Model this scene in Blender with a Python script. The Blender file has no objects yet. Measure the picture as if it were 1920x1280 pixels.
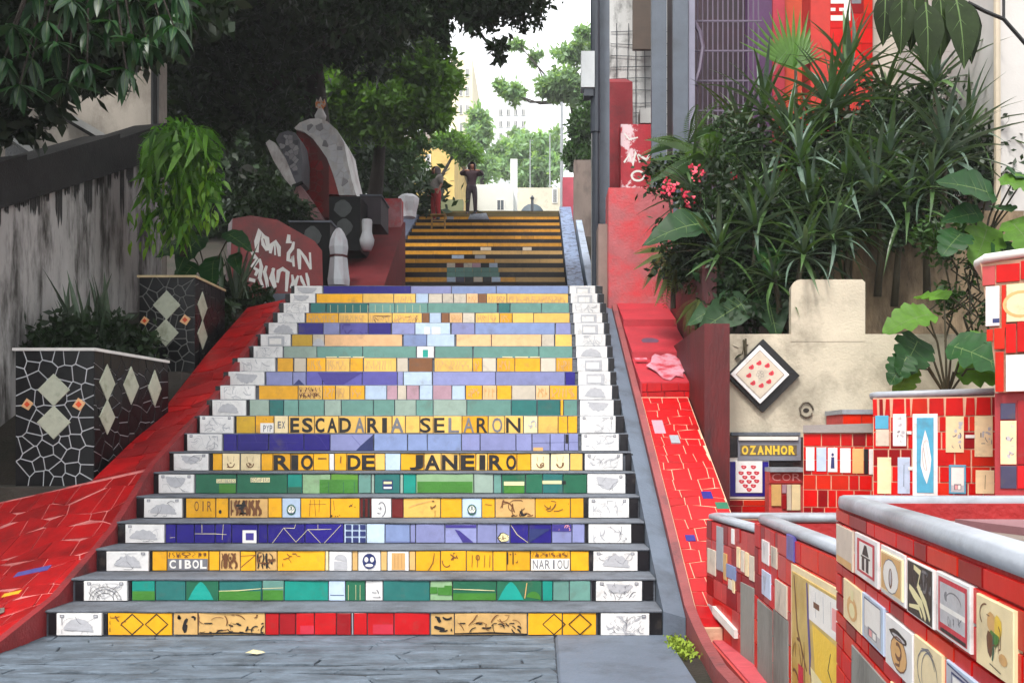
import bpy, math, random
import numpy as np
from mathutils import Vector, Matrix, Euler

sc = bpy.context.scene
C = sc.collection
R = random.Random(11)
RN = np.random.default_rng(5)

# ---------------------------------------------------------------- camera, sky, sun, exposure
F, VX, VY, H = 1686.0, 1010.0, 832.0, 1.21      # focal length and vanishing point in photo pixels, eye height in metres
cam_d = bpy.data.cameras.new("camera"); cam = bpy.data.objects.new("camera", cam_d); C.objects.link(cam)
cam.location = (0, 0, H); cam.rotation_euler = (math.radians(90), 0, 0)
cam_d.sensor_width = 36; cam_d.lens = F / 1920 * 36
cam_d.shift_x = -(VX - 960) / 1920; cam_d.shift_y = (VY - 640) / 1920
cam_d.clip_start = .05; cam_d.clip_end = 4000
sc.camera = cam

SUN_EL, SUN_AZ = 56, 205          # overcast day, soft light from behind and to the left of the camera
w = bpy.data.worlds.new("World"); sc.world = w; w.use_nodes = True
nt = w.node_tree; nt.nodes.clear()
sky = nt.nodes.new("ShaderNodeTexSky"); sky.sky_type = 'NISHITA'; sky.sun_disc = False
sky.sun_elevation = math.radians(SUN_EL); sky.sun_rotation = math.radians(SUN_AZ)
sky.air_density = 1.0; sky.dust_density = 4.0; sky.ozone_density = 1.0
hs = nt.nodes.new("ShaderNodeHueSaturation"); hs.inputs['Saturation'].default_value = .28
bg = nt.nodes.new("ShaderNodeBackground"); bg.inputs['Strength'].default_value = .15
wo = nt.nodes.new("ShaderNodeOutputWorld")
nt.links.new(sky.outputs[0], hs.inputs['Color']); mx = nt.nodes.new("ShaderNodeMix"); mx.data_type = 'RGBA'; mx.inputs['Factor'].default_value = .7; mx.inputs['B'].default_value = (6.0, 6.1, 6.2, 1)   # even white cloud cover
nt.links.new(hs.outputs[0], mx.inputs['A']); nt.links.new(mx.outputs['Result'], bg.inputs[0]); nt.links.new(bg.outputs[0], wo.inputs[0])
sd = bpy.data.lights.new("sun", 'SUN'); sd.energy = 1.4; sd.angle = math.radians(11); sd.color = (1, .96, .9)
so = bpy.data.objects.new("sun", sd); C.objects.link(so); so.location = (0, -10, 30)
so.rotation_euler = (math.radians(90 - SUN_EL), 0, math.radians(180 - SUN_AZ))
sc.view_settings.view_transform = 'Standard'; sc.view_settings.look = 'None'
sc.view_settings.gamma = 1; sc.view_settings.use_curve_mapping = False
sc.view_settings.exposure = 1.35
cy = sc.cycles
cy.max_bounces = 6; cy.diffuse_bounces = 2; cy.glossy_bounces = 2; cy.transmission_bounces = 3; cy.transparent_max_bounces = 4
cy.volume_bounces = 0; cy.caustics_reflective = False; cy.caustics_refractive = False

def P(px, py, Y): return Vector(((px - VX) * Y / F, Y, H + (VY - py) * Y / F))
def XX(px, Y): return (px - VX) * Y / F
def ZZ(py, Y): return H + (VY - py) * Y / F
def srgb(r, g, b): return tuple((c / 255 / 12.92) if c <= 10 else ((c / 255 + .055) / 1.055) ** 2.4 for c in (r, g, b))

# ---------------------------------------------------------------- materials
MATS = {}
def mat(name, col, rough=.55, var=.18, scale=5., rand=.0, bump=.12, bscale=45., dirt=None, dscale=1.6, dlo=.52, dhi=.7, metal=0., spec=.5, trans=0., stretch=None, tint=False):
    """procedural material: base colour with fine noise, optional stains (dirt), random value per object (rand), leaf translucency (trans)"""
    m = bpy.data.materials.new(name); m.use_nodes = True; t = m.node_tree; n = t.nodes; L = t.links; n.clear()
    out = n.new("ShaderNodeOutputMaterial"); b = n.new("ShaderNodeBsdfPrincipled")
    geo = n.new("ShaderNodeNewGeometry"); vec = geo.outputs['Position']
    if stretch:
        mp = n.new("ShaderNodeMapping"); mp.inputs['Scale'].default_value = stretch; L.new(vec, mp.inputs['Vector']); vec = mp.outputs[0]
    no = n.new("ShaderNodeTexNoise"); no.inputs['Scale'].default_value = scale; no.inputs['Detail'].default_value = 5; no.inputs['Roughness'].default_value = .62
    L.new(vec, no.inputs['Vector'])
    mr = n.new("ShaderNodeMapRange"); mr.inputs[1].default_value = .25; mr.inputs[2].default_value = .75
    mr.inputs[3].default_value = 1 - var; mr.inputs[4].default_value = 1 + var; L.new(no.outputs['Fac'], mr.inputs[0])
    val = mr.outputs[0]
    if rand:
        oi = n.new("ShaderNodeObjectInfo"); m2 = n.new("ShaderNodeMapRange"); m2.inputs[3].default_value = 1 - rand; m2.inputs[4].default_value = 1 + rand
        L.new(oi.outputs['Random'], m2.inputs[0]); mu = n.new("ShaderNodeMath"); mu.operation = 'MULTIPLY'; L.new(val, mu.inputs[0]); L.new(m2.outputs[0], mu.inputs[1]); val = mu.outputs[0]
    if tint:
        at = n.new("ShaderNodeAttribute"); at.attribute_name = 'tint'; mu = n.new("ShaderNodeMath"); mu.operation = 'MULTIPLY'; L.new(val, mu.inputs[0]); L.new(at.outputs['Fac'], mu.inputs[1]); val = mu.outputs[0]
    vm = n.new("ShaderNodeVectorMath"); vm.operation = 'SCALE'; vm.inputs[0].default_value = col[:3]; L.new(val, vm.inputs['Scale'])
    c = vm.outputs[0]
    if dirt:
        d = n.new("ShaderNodeTexNoise"); d.inputs['Scale'].default_value = dscale; d.inputs['Detail'].default_value = 8; d.inputs['Roughness'].default_value = .68
        L.new(vec, d.inputs['Vector'])
        r = n.new("ShaderNodeMapRange"); r.inputs[1].default_value = dlo; r.inputs[2].default_value = dhi; L.new(d.outputs['Fac'], r.inputs[0])
        mx = n.new("ShaderNodeMix"); mx.data_type = 'RGBA'; mx.inputs['B'].default_value = (*dirt[:3], 1); L.new(r.outputs[0], mx.inputs['Factor']); L.new(c, mx.inputs['A']); c = mx.outputs['Result']
    L.new(c, b.inputs['Base Color']); b.inputs['Roughness'].default_value = rough; b.inputs['Metallic'].default_value = metal
    b.inputs['Specular IOR Level'].default_value = spec
    if bump:
        bn = n.new("ShaderNodeTexNoise"); bn.inputs['Scale'].default_value = bscale; bn.inputs['Detail'].default_value = 4; L.new(vec, bn.inputs['Vector'])
        bp = n.new("ShaderNodeBump"); bp.inputs['Strength'].default_value = bump; bp.inputs['Distance'].default_value = .02; L.new(bn.outputs['Fac'], bp.inputs['Height']); L.new(bp.outputs[0], b.inputs['Normal'])
    if trans:
        tr = n.new("ShaderNodeBsdfTranslucent"); v2 = n.new("ShaderNodeVectorMath"); v2.operation = 'MULTIPLY'; v2.inputs[1].default_value = (1.5, 1.5, .5); L.new(c, v2.inputs[0]); L.new(v2.outputs[0], tr.inputs[0])
        ms = n.new("ShaderNodeMixShader"); ms.inputs[0].default_value = trans; L.new(b.outputs[0], ms.inputs[1]); L.new(tr.outputs[0], ms.inputs[2]); L.new(ms.outputs[0], out.inputs[0])
    else:
        L.new(b.outputs[0], out.inputs[0])
    MATS[name] = m
    return m

def cer(name, r, g, b, rand=.1, var=.12, rough=.3, dirt=None): return mat(name, srgb(r, g, b), rough, var, 14, rand, .06, 25, dirt=dirt or (.12, .1, .08), dscale=6, dlo=.56, dhi=.95, spec=.35)
K = {  # glazed tile colours by key
 'K': cer('black_glaze', 26, 24, 28), 'W': cer('white_glaze', 222, 220, 218, .04), 'Y': cer('yellow_glaze', 226, 164, 30), 'P': cer('pale_yellow_glaze', 228, 182, 92),
 'y': cer('ochre_glaze', 202, 160, 40), 'T': cer('tan_glaze', 204, 164, 104), 'C': cer('cream_glaze', 228, 208, 164), 'N': cer('navy_glaze', 36, 26, 118), 'V': cer('violet_glaze', 88, 84, 156),
 'L': cer('lavender_glaze', 132, 136, 180), 'B': cer('blue_grey_glaze', 122, 138, 178), 'b': cer('pale_blue_glaze', 178, 196, 218), 'G': cer('green_glaze', 38, 100, 74), 'g': cer('pale_green_glaze', 132, 164, 124),
 't': cer('teal_glaze', 24, 132, 118), 'D': cer('deep_teal_glaze', 40, 104, 100), 'S': cer('sage_glaze', 100, 142, 132), 's': cer('grey_sage_glaze', 142, 160, 148), 'R': cer('red_glaze', 180, 18, 24, .16), 'r': cer('dark_red_glaze', 150, 20, 28), 'q': cer('rose_red_glaze', 180, 56, 56, .1),
 'M': cer('maroon_glaze', 98, 26, 24), 'O': cer('brown_glaze', 126, 82, 50), 'p': cer('peach_glaze', 226, 178, 130), 'm': cer('mauve_glaze', 176, 140, 152), 'E': cer('beige_glaze', 200, 188, 170), 'A': cer('grey_glaze', 150, 154, 160), 'o': cer('orange_glaze', 220, 80, 36), 'Q': cer('turquoise_glaze', 76, 156, 186),
 'U': cer('slate_glaze', 66, 66, 92), 'F': cer('lime_green_glaze', 90, 140, 50)}
INK = {'K': mat('black_print', srgb(24, 20, 20), .4, .2), 'O': mat('brown_print', srgb(104, 62, 30), .4, .2), 'A': mat('grey_print', srgb(176, 176, 180), .35, .12, 30), 'a': mat('dark_grey_print', srgb(110, 110, 116), .4, .2, 30), 'N': mat('blue_print', srgb(34, 44, 96), .4, .2), 'W': mat('white_print', srgb(224, 220, 214), .4, .1),
 'R': mat('red_print', srgb(190, 40, 60), .4, .2), 'Y': mat('yellow_print', srgb(224, 186, 60), .4, .15), 't': mat('teal_print', srgb(20, 150, 136), .3, .15), 'F': mat('leaf_print', srgb(60, 120, 40), .35, .2), 'L': mat('violet_print', srgb(60, 50, 130), .35, .15), 'C': mat('cream_print', srgb(220, 210, 160), .35, .1), 'T': mat('tan_print', srgb(206, 160, 100), .4, .15), 'G': mat('green_print', srgb(40, 90, 70), .4, .15), 'p': mat('pink_print', srgb(222, 150, 150), .4, .15)}
GROUT_G = mat('grey_grout', srgb(120, 120, 118), .9, .2, 8, bump=.3)
GROUT_C = mat('cream_grout', srgb(206, 164, 136), .85, .15, 8, bump=.3)
GROUT_R = mat('red_grout', srgb(190, 70, 66), .8, .2, 8, bump=.3)
GROUT_D = mat('dark_red_paint', srgb(146, 22, 26), .6, .25, 4, bump=.3, dirt=(.09, .02, .02), dlo=.55, dhi=.8)
GROUT_W = mat('white_grout', srgb(205, 205, 208), .85, .12, 8, bump=.3)
CONC = mat('grey_concrete', srgb(96, 101, 110), .85, .22, 7, bump=.5, dirt=srgb(56, 56, 58), dscale=2.6, dlo=.45, dhi=.75)
CONC_S = mat('smooth_grey_concrete', srgb(90, 100, 114), .7, .16, 3, bump=.2, dirt=srgb(60, 64, 70), dscale=2.4, dlo=.5, dhi=.78)
RIMG = mat('polished_cement_rim', srgb(150, 155, 163), .36, .14, 5, bump=.12, bscale=30, dirt=srgb(92, 92, 98), dscale=3.5, dlo=.48, dhi=.8)
RIMW = mat('white_painted_rim', srgb(214, 212, 206), .5, .1, 6, bump=.1)

# ---------------------------------------------------------------- mesh helpers
class MB:
    def __init__(s): s.v = []; s.f = []; s.m = []; s.cur = 0; s.sm = []; s.smooth = False
    def add(s, vs, fs):
        k = len(s.v); s.v += [tuple(p) for p in vs]
        for f in fs: s.f.append(tuple(i + k for i in f)); s.m.append(s.cur); s.sm.append(s.smooth)
    def box(s, x0, x1, y0, y1, z0, z1):
        s.add([(x0, y0, z0), (x1, y0, z0), (x1, y1, z0), (x0, y1, z0), (x0, y0, z1), (x1, y0, z1), (x1, y1, z1), (x0, y1, z1)],
              [(3, 2, 1, 0), (4, 5, 6, 7), (0, 1, 5, 4), (1, 2, 6, 5), (2, 3, 7, 6), (3, 0, 4, 7)])
    def hexa(s, b, t):
        """solid between a bottom and a top loop of the same length"""
        n = len(b); s.add(list(b) + list(t), [tuple(range(n - 1, -1, -1)), tuple(range(n, 2 * n))] + [(i, (i + 1) % n, n + (i + 1) % n, n + i) for i in range(n)])
    def prism(s, pts2, f0, f1): s.hexa([f0(*p) for p in pts2], [f1(*p) for p in pts2])
    def tube(s, pts, rad, n=8, cap=True):
        pts = [Vector(p) for p in pts]; k = len(pts); rad = rad if hasattr(rad, '__len__') else [rad] * k; vs = []; a = None
        for i, p in enumerate(pts):
            d = (pts[min(i + 1, k - 1)] - pts[max(i - 1, 0)]).normalized()
            if a is None: a = d.orthogonal().normalized()
            a = (a - d * a.dot(d)).normalized(); b = d.cross(a)
            vs += [p + (a * math.cos(2 * math.pi * j / n) + b * math.sin(2 * math.pi * j / n)) * rad[i] for j in range(n)]
        fs = [(i * n + j, i * n + (j + 1) % n, (i + 1) * n + (j + 1) % n, (i + 1) * n + j) for i in range(k - 1) for j in range(n)]
        if cap: fs += [tuple(range(n - 1, -1, -1)), tuple((k - 1) * n + j for j in range(n))]
        s.add(vs, fs)
    def lathe(s, prof, c, n=14):
        c = Vector(c); vs = []
        for r, z in prof: vs += [c + Vector((r * math.cos(2 * math.pi * j / n), r * math.sin(2 * math.pi * j / n), z)) for j in range(n)]
        k = len(prof)
        s.add(vs, [(i * n + j, i * n + (j + 1) % n, (i + 1) * n + (j + 1) % n, (i + 1) * n + j) for i in range(k - 1) for j in range(n)] + [tuple(range(n - 1, -1, -1)), tuple((k - 1) * n + j for j in range(n))])
    def build(s, name, mats, parent=None, **kw):
        if not s.v: return None
        v = np.array(s.v); o = v.mean(0) if parent is not None else np.array([(v[:, 0].min() + v[:, 0].max()) / 2, (v[:, 1].min() + v[:, 1].max()) / 2, v[:, 2].min()])
        me = bpy.data.meshes.new(name); me.from_pydata((v - o).tolist(), [], s.f)
        for m in (mats if isinstance(mats, (list, tuple)) else [mats]): me.materials.append(m)
        me.polygons.foreach_set('material_index', s.m); me.polygons.foreach_set('use_smooth', s.sm); me.update()
        return link(name, me, o, parent, **kw)

def wloc(o):
    l = Vector(o.location)
    while o.parent: o = o.parent; l = l + Vector(o.location)
    return l
def link(name, me, loc, parent=None, **kw):
    ob = bpy.data.objects.new(name, me); C.objects.link(ob)
    if parent is not None: ob.parent = parent; ob.location = Vector(loc) - wloc(parent)
    else: ob.location = loc
    return tag(ob, **kw)
def tag(o, label=None, cat=None, group=None, kind=None):
    if label: o['label'] = label
    if cat: o['category'] = cat
    if group: o['group'] = group
    if kind: o['kind'] = kind
    return o
def thing(name, label, cat, loc, group=None): return link(name, None, loc, None, label=label, cat=cat, group=group)

class Plane:
    """flat frame: origin, u (along), v (up), n (out)"""
    def __init__(s, o, u, v): s.o = Vector(o); s.u = Vector(u).normalized(); s.v = Vector(v).normalized(); s.n = s.u.cross(s.v)
    def __call__(s, a, b, h=0.): return s.o + s.u * a + s.v * b + s.n * h

def tile(parent, name, poly, fr, m, th=.008, h0=0., bev=.0016, kw=None):
    """one slab cut to a polygon in frame coordinates, top edge slightly bevelled"""
    c = [sum(p[i] for p in poly) / len(poly) for i in (0, 1)]
    def sh(p, d):
        dx, dy = p[0] - c[0], p[1] - c[1]; l = math.hypot(dx, dy) + 1e-9; k = max(0, 1 - d / l); return (c[0] + dx * k, c[1] + dy * k)
    mb = MB(); n = len(poly)
    A = [fr(*p, h0) for p in poly]; B = [fr(*p, h0 + th - bev) for p in poly]; D = [fr(*sh(p, bev * 1.5), h0 + th) for p in poly]
    mb.add(A + B + D, [(i, (i + 1) % n, n + (i + 1) % n, n + i) for i in range(n)] + [(n + i, n + (i + 1) % n, 2 * n + (i + 1) % n, 2 * n + i) for i in range(n)] + [tuple(range(2 * n, 3 * n))])
    return mb.build(name, m, parent, **(kw or {}))
def rect(x0, x1, y0, y1): return [(x0, y0), (x1, y0), (x1, y1), (x0, y1)]

def clip(poly, a, b, c):
    """keep a*x+b*y<=c"""
    out = []
    for i in range(len(poly)):
        p, q = poly[i], poly[(i + 1) % len(poly)]; dp, dq = a * p[0] + b * p[1] - c, a * q[0] + b * q[1] - c
        if dp <= 0: out.append(p)
        if dp * dq < 0: t = dp / (dp - dq); out.append((p[0] + (q[0] - p[0]) * t, p[1] + (q[1] - p[1]) * t))
    return out
def inset(poly, g):
    out = list(poly); n = len(poly)
    for i in range(n):
        p, q = poly[i], poly[(i + 1) % n]; dx, dy = q[0] - p[0], q[1] - p[1]; l = math.hypot(dx, dy)
        if l < 1e-6: continue
        a, b = dy / l, -dx / l; out = clip(out, a, b, a * p[0] + b * p[1] - g)
        if len(out) < 3: return []
    return out
def voronoi(wd, ht, nx, ny, jit, gap, rng):
    s = [((i + .5 + rng.uniform(-jit, jit)) * wd / nx, (j + .5 + rng.uniform(-jit, jit)) * ht / ny) for i in range(nx) for j in range(ny)]
    res = []
    for i, p in enumerate(s):
        poly = rect(0, wd, 0, ht)
        for j, q in enumerate(s):
            if i == j: continue
            dx, dy = q[0] - p[0], q[1] - p[1]; l = math.hypot(dx, dy)
            if l > 3 * max(wd / nx, ht / ny): continue
            a, b = dx / l, dy / l; poly = clip(poly, a, b, a * (p[0] + q[0]) / 2 + b * (p[1] + q[1]) / 2 - gap / 2)
            if len(poly) < 3: break
        if len(poly) >= 3: res.append(poly)
    return res
def courses(u0, u1, v0, v1, nrow, wmin, wmax, jit, gap, rng):
    """running-bond courses of uneven quads that share wavy joints"""
    ph = [rng.uniform(0, 6.28) for _ in range(nrow + 1)]; hv = (v1 - v0) / nrow; base = [v0 + hv * (i + (rng.uniform(-.15, .15) if 0 < i < nrow else 0)) for i in range(nrow + 1)]
    def row(i, u): return base[i] + (jit * hv * (.5 * math.sin(u * 5.1 + ph[i]) + .5 * math.sin(u * 13.7 + 2 * ph[i])) if 0 < i < nrow else 0)
    out = []
    for i in range(nrow):
        u = u0 - rng.uniform(0, wmin); tl = 0.
        while u < u1:
            wd = rng.uniform(wmin, wmax); tr = rng.uniform(-.3, .3) * jit * wmin; a, b = max(u, u0), min(u + wd, u1)
            if b - a > .03:
                la = tl if u > u0 else 0; lb = tr if u + wd < u1 else 0
                p = inset([(a - la, row(i, a)), (b - lb, row(i, b)), (b + lb, row(i + 1, b)), (a + la, row(i + 1, a))], gap / 2)
                if len(p) >= 3: out.append(p)
            u += wd; tl = tr
    return out

# --- flat print: strokes, shapes and letters laid on a frame
class Print:
    def __init__(s, fr, h): s.fr = fr; s.h = h; s.mb = MB(); s.keys = []
    def ink(s, k):
        if k not in s.keys: s.keys.append(k)
        s.mb.cur = s.keys.index(k); s.h += .00002; return s
    def poly(s, pts, k):
        s.ink(k); s.mb.add([s.fr(*p, s.h) for p in pts], [tuple(range(len(pts)))])
    def line(s, pts, wd, k):
        s.ink(k); n = len(pts); vs = []
        for i, p in enumerate(pts):
            q, r = pts[max(i - 1, 0)], pts[min(i + 1, n - 1)]; dx, dy = r[0] - q[0], r[1] - q[1]; l = math.hypot(dx, dy) + 1e-9
            wv = wd * (1 if 0 < i < n - 1 else .6); ox, oy = -dy / l * wv / 2, dx / l * wv / 2
            vs += [s.fr(p[0] + ox, p[1] + oy, s.h), s.fr(p[0] - ox, p[1] - oy, s.h)]
        s.mb.add(vs, [(2 * i, 2 * i + 1, 2 * i + 3, 2 * i + 2) for i in range(n - 1)])
    def oval(s, cx, cy, rx, ry, k, n=14, a0=0, a1=2 * math.pi, wob=0.):
        s.poly([(cx + rx * math.cos(a0 + (a1 - a0) * i / n) * (1 + wob * math.sin(i * 2.3)), cy + ry * math.sin(a0 + (a1 - a0) * i / n) * (1 + wob * math.cos(i * 1.7))) for i in range(n)], k)
    def ring(s, cx, cy, rx, ry, wd, k, a0=0, a1=6.2832, n=14):
        s.line([(cx + rx * math.cos(a0 + (a1 - a0) * i / n), cy + ry * math.sin(a0 + (a1 - a0) * i / n)) for i in range(n + 1)], wd, k)
    def rect(s, x0, x1, y0, y1, k): s.poly(rect(x0, x1, y0, y1), k)
    def glyph(s, ch, x0, x1, y0, y1, k, heavy=.03):
        vs, fs = glyph_mesh(ch, heavy); s.ink(k); s.mb.add([s.fr(x0 + a * (x1 - x0), y0 + b * (y1 - y0), s.h) for a, b in vs], fs)
    def text(s, st, x0, x1, y0, y1, k, heavy=.03):
        n = len(st); wd = (x1 - x0) / n
        for i, ch in enumerate(st):
            if ch != ' ': s.glyph(ch, x0 + (i + (.35 if ch == 'I' else .08)) * wd, x0 + (i + (.65 if ch == 'I' else .92)) * wd, y0, y1, k, heavy)
    def build(s, name, parent, **kw): return s.mb.build(name, [INK[k] for k in s.keys], parent, **kw) if s.mb.v else None
    def build_each(s, name, parent, cuts):
        """one print per tile: cuts are the tile edges along the frame"""
        g = {}; M = s.mb
        for f, m in zip(M.f, M.m):
            x = sum(M.v[i][0] for i in f) / len(f); k = sum(1 for c in cuts if c < x); g.setdefault(k, []).append((f, m))
        for fs in g.values():
            b = MB(); used = sorted({m for _, m in fs})
            for f, m in fs: b.cur = used.index(m); b.add([M.v[i] for i in f], [tuple(range(len(f)))])
            b.build(name, [INK[s.keys[m]] for m in used], parent)
_G = {}
def glyph_mesh(ch, heavy):
    if (ch, heavy) in _G: return _G[ch, heavy]
    cu = bpy.data.curves.new("letter", 'FONT'); cu.body = ch; cu.offset = heavy; cu.resolution_u = 3; ob = bpy.data.objects.new("letter", cu); C.objects.link(ob)
    me = bpy.data.meshes.new_from_object(ob.evaluated_get(bpy.context.evaluated_depsgraph_get()))
    v = np.array([x.co[:2] for x in me.vertices]); fs = [tuple(p.vertices) for p in me.polygons]
    lo, hi = v.min(0), v.max(0); v = (v - lo) / np.maximum(hi - lo, 1e-6)
    bpy.data.objects.remove(ob); bpy.data.curves.remove(cu); bpy.data.meshes.remove(me)
    _G[ch, heavy] = (v.tolist(), fs); return _G[ch, heavy]
def scribble(pr, x0, x1, y0, y1, k, rng, n=6, wd=.006):
    """loose brush drawing filling a tile"""
    for _ in range(n):
        a, b = rng.uniform(x0, x1), rng.uniform(y0, y1); t = rng.uniform(0, 6.28); pts = []
        L = rng.uniform(.25, .6) * min(x1 - x0, (y1 - y0) * 1.6); tw = rng.uniform(-2.4, 2.4)
        for i in range(7):
            pts.append((min(max(a, x0 + wd), x1 - wd), min(max(b, y0 + wd), y1 - wd))); a += math.cos(t) * L / 6; b += math.sin(t) * L / 6; t += tw / 6
        pr.line(pts, wd * rng.uniform(.5, 1.5), k)
def figures(pr, x0, x1, y0, y1, k, rng, wd=.006):
    """rows of swelling vertical strokes, like carved figures"""
    x = x0 + wd; h = y1 - y0
    while x < x1 - wd * 2:
        b = rng.uniform(-.02, .02); pts = [(min(max(x + b * math.sin(i * 1.1), x0 + wd), x1 - wd), y0 + h * (.08 + .84 * i / 6)) for i in range(7)]
        pr.line(pts, wd * rng.uniform(.7, 2.6), k)
        if rng.random() < .5: pr.oval(x + .01, y0 + h * rng.uniform(.3, .8), .008, .014, k, 8, wob=.2)
        x += rng.uniform(.018, .042)
# ================================================================ ground
inv = lambda n: 1.0905 + .0625 * (n - 1) - .000275 * (n - 1) ** 2
NS = 20
YT = [1143, 1085, 1030, 980, 930, 882, 844, 811, 777, 747, 722, 697, 670, 650, 627, 604, 586, 567, 549, 536]
SY = [None] + [F * 3.1 * inv(n) / 1000 for n in range(1, NS + 2)]
_zs = [H + (VY - YT[n - 1]) * SY[n] / F for n in range(1, NS + 1)]
_pf = np.polyfit([0] + list(range(1, NS + 1)), [0] + _zs, 3, w=[9] + [1] * NS)
SZ = [0.] + [.5 * _zs[n - 1] + .5 * float(np.polyval(_pf, n)) for n in range(1, NS + 1)]
LAND = SZ[20]                                    # landing height
Y2, N2, RISE2, RUN2 = 16.2, 27, (7.83 - SZ[20]) / 27, .36
TOPY, TOPZ = Y2 + (N2 - 1) * RUN2, 7.83
_ny = [4.0, 5.15] + [SY[n] for n in range(1, 21)] + [Y2, TOPY, 60, 3000]
_nz = [-.02, .0] + [SZ[n] for n in range(1, 21)] + [LAND, TOPZ, 7.9, 8.5]
def nose(Y): return float(np.interp(Y, _ny, _nz))

SOIL = mat('dark_soil', srgb(44, 38, 30), .95, .35, 6, bump=.6, dirt=srgb(28, 32, 18), dscale=1.2)
def ground_z(X, Y):
    z = nose(Y)
    if -3.66 < X < 1.2: return z - .45
    if X <= -3.66: return z - .34 if Y > 7.2 else -.05
    return z - .38 if Y > 8.45 else -.06
gx = [-300, -120, -40, -12, -8, -6.5, -5.5, -4.8, -4.2, -3.68, -3.62, -3.4, -3.2, .9, 1.3, 1.6, 2.4, 3.4, 4.5, 6, 9, 14, 40, 120, 300]
gy = [-300, -120, -30, -5, 0, 3, 4.5, 5.3, 5.7, 6.2, 6.8, 7.15, 7.25, 7.8, 8.4, 9, 9.6, 10.2, 10.8, 11.4, 13, 14.5, 16.2, 17.5, 19, 21, 23, 25, 26.5, 32, 45, 80, 200, 320]
mb = MB(); mb.smooth = False
vs = [(x, y, ground_z(x, y) + (R.uniform(-.02, .02) if 7 < y < 27 else 0)) for y in gy for x in gx]
nx = len(gx); mb.add(vs, [(j * nx + i, j * nx + i + 1, (j + 1) * nx + i + 1, (j + 1) * nx + i) for j in range(len(gy) - 1) for i in range(nx - 1)])
mb.build('ground', SOIL, kind='structure')

# ================================================================ pavement at the foot
STONE = mat('blue_grey_stone', srgb(92, 104, 116), .75, .25, 9, .2, .5, 30, dirt=srgb(48, 54, 60), dscale=4, dlo=.42, dhi=.75, stretch=(1, 2.2, 1))
JOINT = mat('dark_joint_mortar', srgb(44, 48, 54), .95, .3, 12, bump=.5)
PINK = mat('faded_red_paving', srgb(186, 76, 84), .7, .16, 8, .08, .2, dirt=srgb(120, 60, 66), dscale=3)
mb = MB(); mb.box(-7, .80, -6, 5.698, -.3, -.014); pav = mb.build('pavement', JOINT, kind='structure')
fr = Plane((0, 0, -.03), (1, 0, 0), (0, 1, 0))
def stones(x0, x1, y0, y1, nr, a, b, par, m):
    for p in courses(x0, x1, y0, y1, nr, a, b, .55, .007, R):
        q = []
        for i in range(len(p)):                 # rough, chipped outline
            s, e = p[i], p[(i + 1) % len(p)]; q.append(s)
            for t in (.35, .7): q.append((s[0] + (e[0] - s[0]) * t + R.uniform(-.006, .006), s[1] + (e[1] - s[1]) * t + R.uniform(-.006, .006)))
        h = .028 + R.uniform(-.004, .003)
        tile(par, 'stone', q, fr, m, h, 0, .004)
stones(-3.3, .1, 4.35, 5.685, 13, .28, .75, pav, STONE)
mb = MB(); mb.hexa([(.1, 3.2, -.02), (.80, 3.2, -.02), (.80, 5.69, -.02), (.1, 5.69, -.02)], [(.105, 3.2, .002), (.795, 3.2, .002), (.80, 5.685, .004), (.12, 5.685, .004)])
mb.build('concrete_slab', CONC_S, pav)
mb = MB(); mb.box(-7, .1, -6, 4.35, -.02, -.004); mb.build('paved_apron', STONE, pav)
mb = MB(); mb.box(.80, 1.02, 2, 5.75, -.2, -.03); mb.build('earth_strip', SOIL, kind='structure')
mb = MB(); mb.box(1.05, 4.5, 1.0, 6.4, -.25, .0); path = mb.build('red_path', GROUT_R, kind='structure')
fr = Plane((0, 0, 0), (1, 0, 0), (0, 1, 0))
for p in courses(1.06, 1.5, 3.4, 6.0, 9, .4, .5, .05, .008, R): tile(path, 'tile', p, fr, PINK, .012, 0, .002)

# moss by the foot of the stairs and a fallen leaf
MOSS = mat('moss_green', srgb(120, 150, 40), .9, .35, 30, bump=.5, tint=True)
mb = MB()
for _ in range(420):
    x, y = R.gauss(.84, .035), R.gauss(5.35, .13); z = -.03 + R.uniform(0, .05); a = R.uniform(0, 6.28); s = R.uniform(.012, .03)
    mb.add([(x, y, z), (x + s * math.cos(a), y + s * math.sin(a), z + s * .8), (x + s * .4 * math.cos(a + 1.2), y + s * .4 * math.sin(a + 1.2), z + s)], [(0, 1, 2)])
mb.build('moss', mat('moss_leaf', srgb(128, 150, 44), .8, .3, 30), kind='stuff')
DRY = mat('dry_leaf', srgb(190, 180, 140), .7, .25, 30)
mb = MB(); lx, ly = (475 - VX) * 5.18 / F, 5.18
mb.add([(lx - .05, ly, .008), (lx - .01, ly + .03, .022), (lx + .04, ly + .02, .016), (lx + .07, ly, .012), (lx + .03, ly - .03, .008), (lx - .02, ly - .025, .014), (lx, ly, .026)], [(0, 5, 6, 1), (1, 6, 2), (2, 6, 3), (3, 6, 4), (4, 6, 5)])
mb.build('fallen_leaf', DRY, label='small pale dry leaf lying on the grey stone pavement', cat='leaf')

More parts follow.
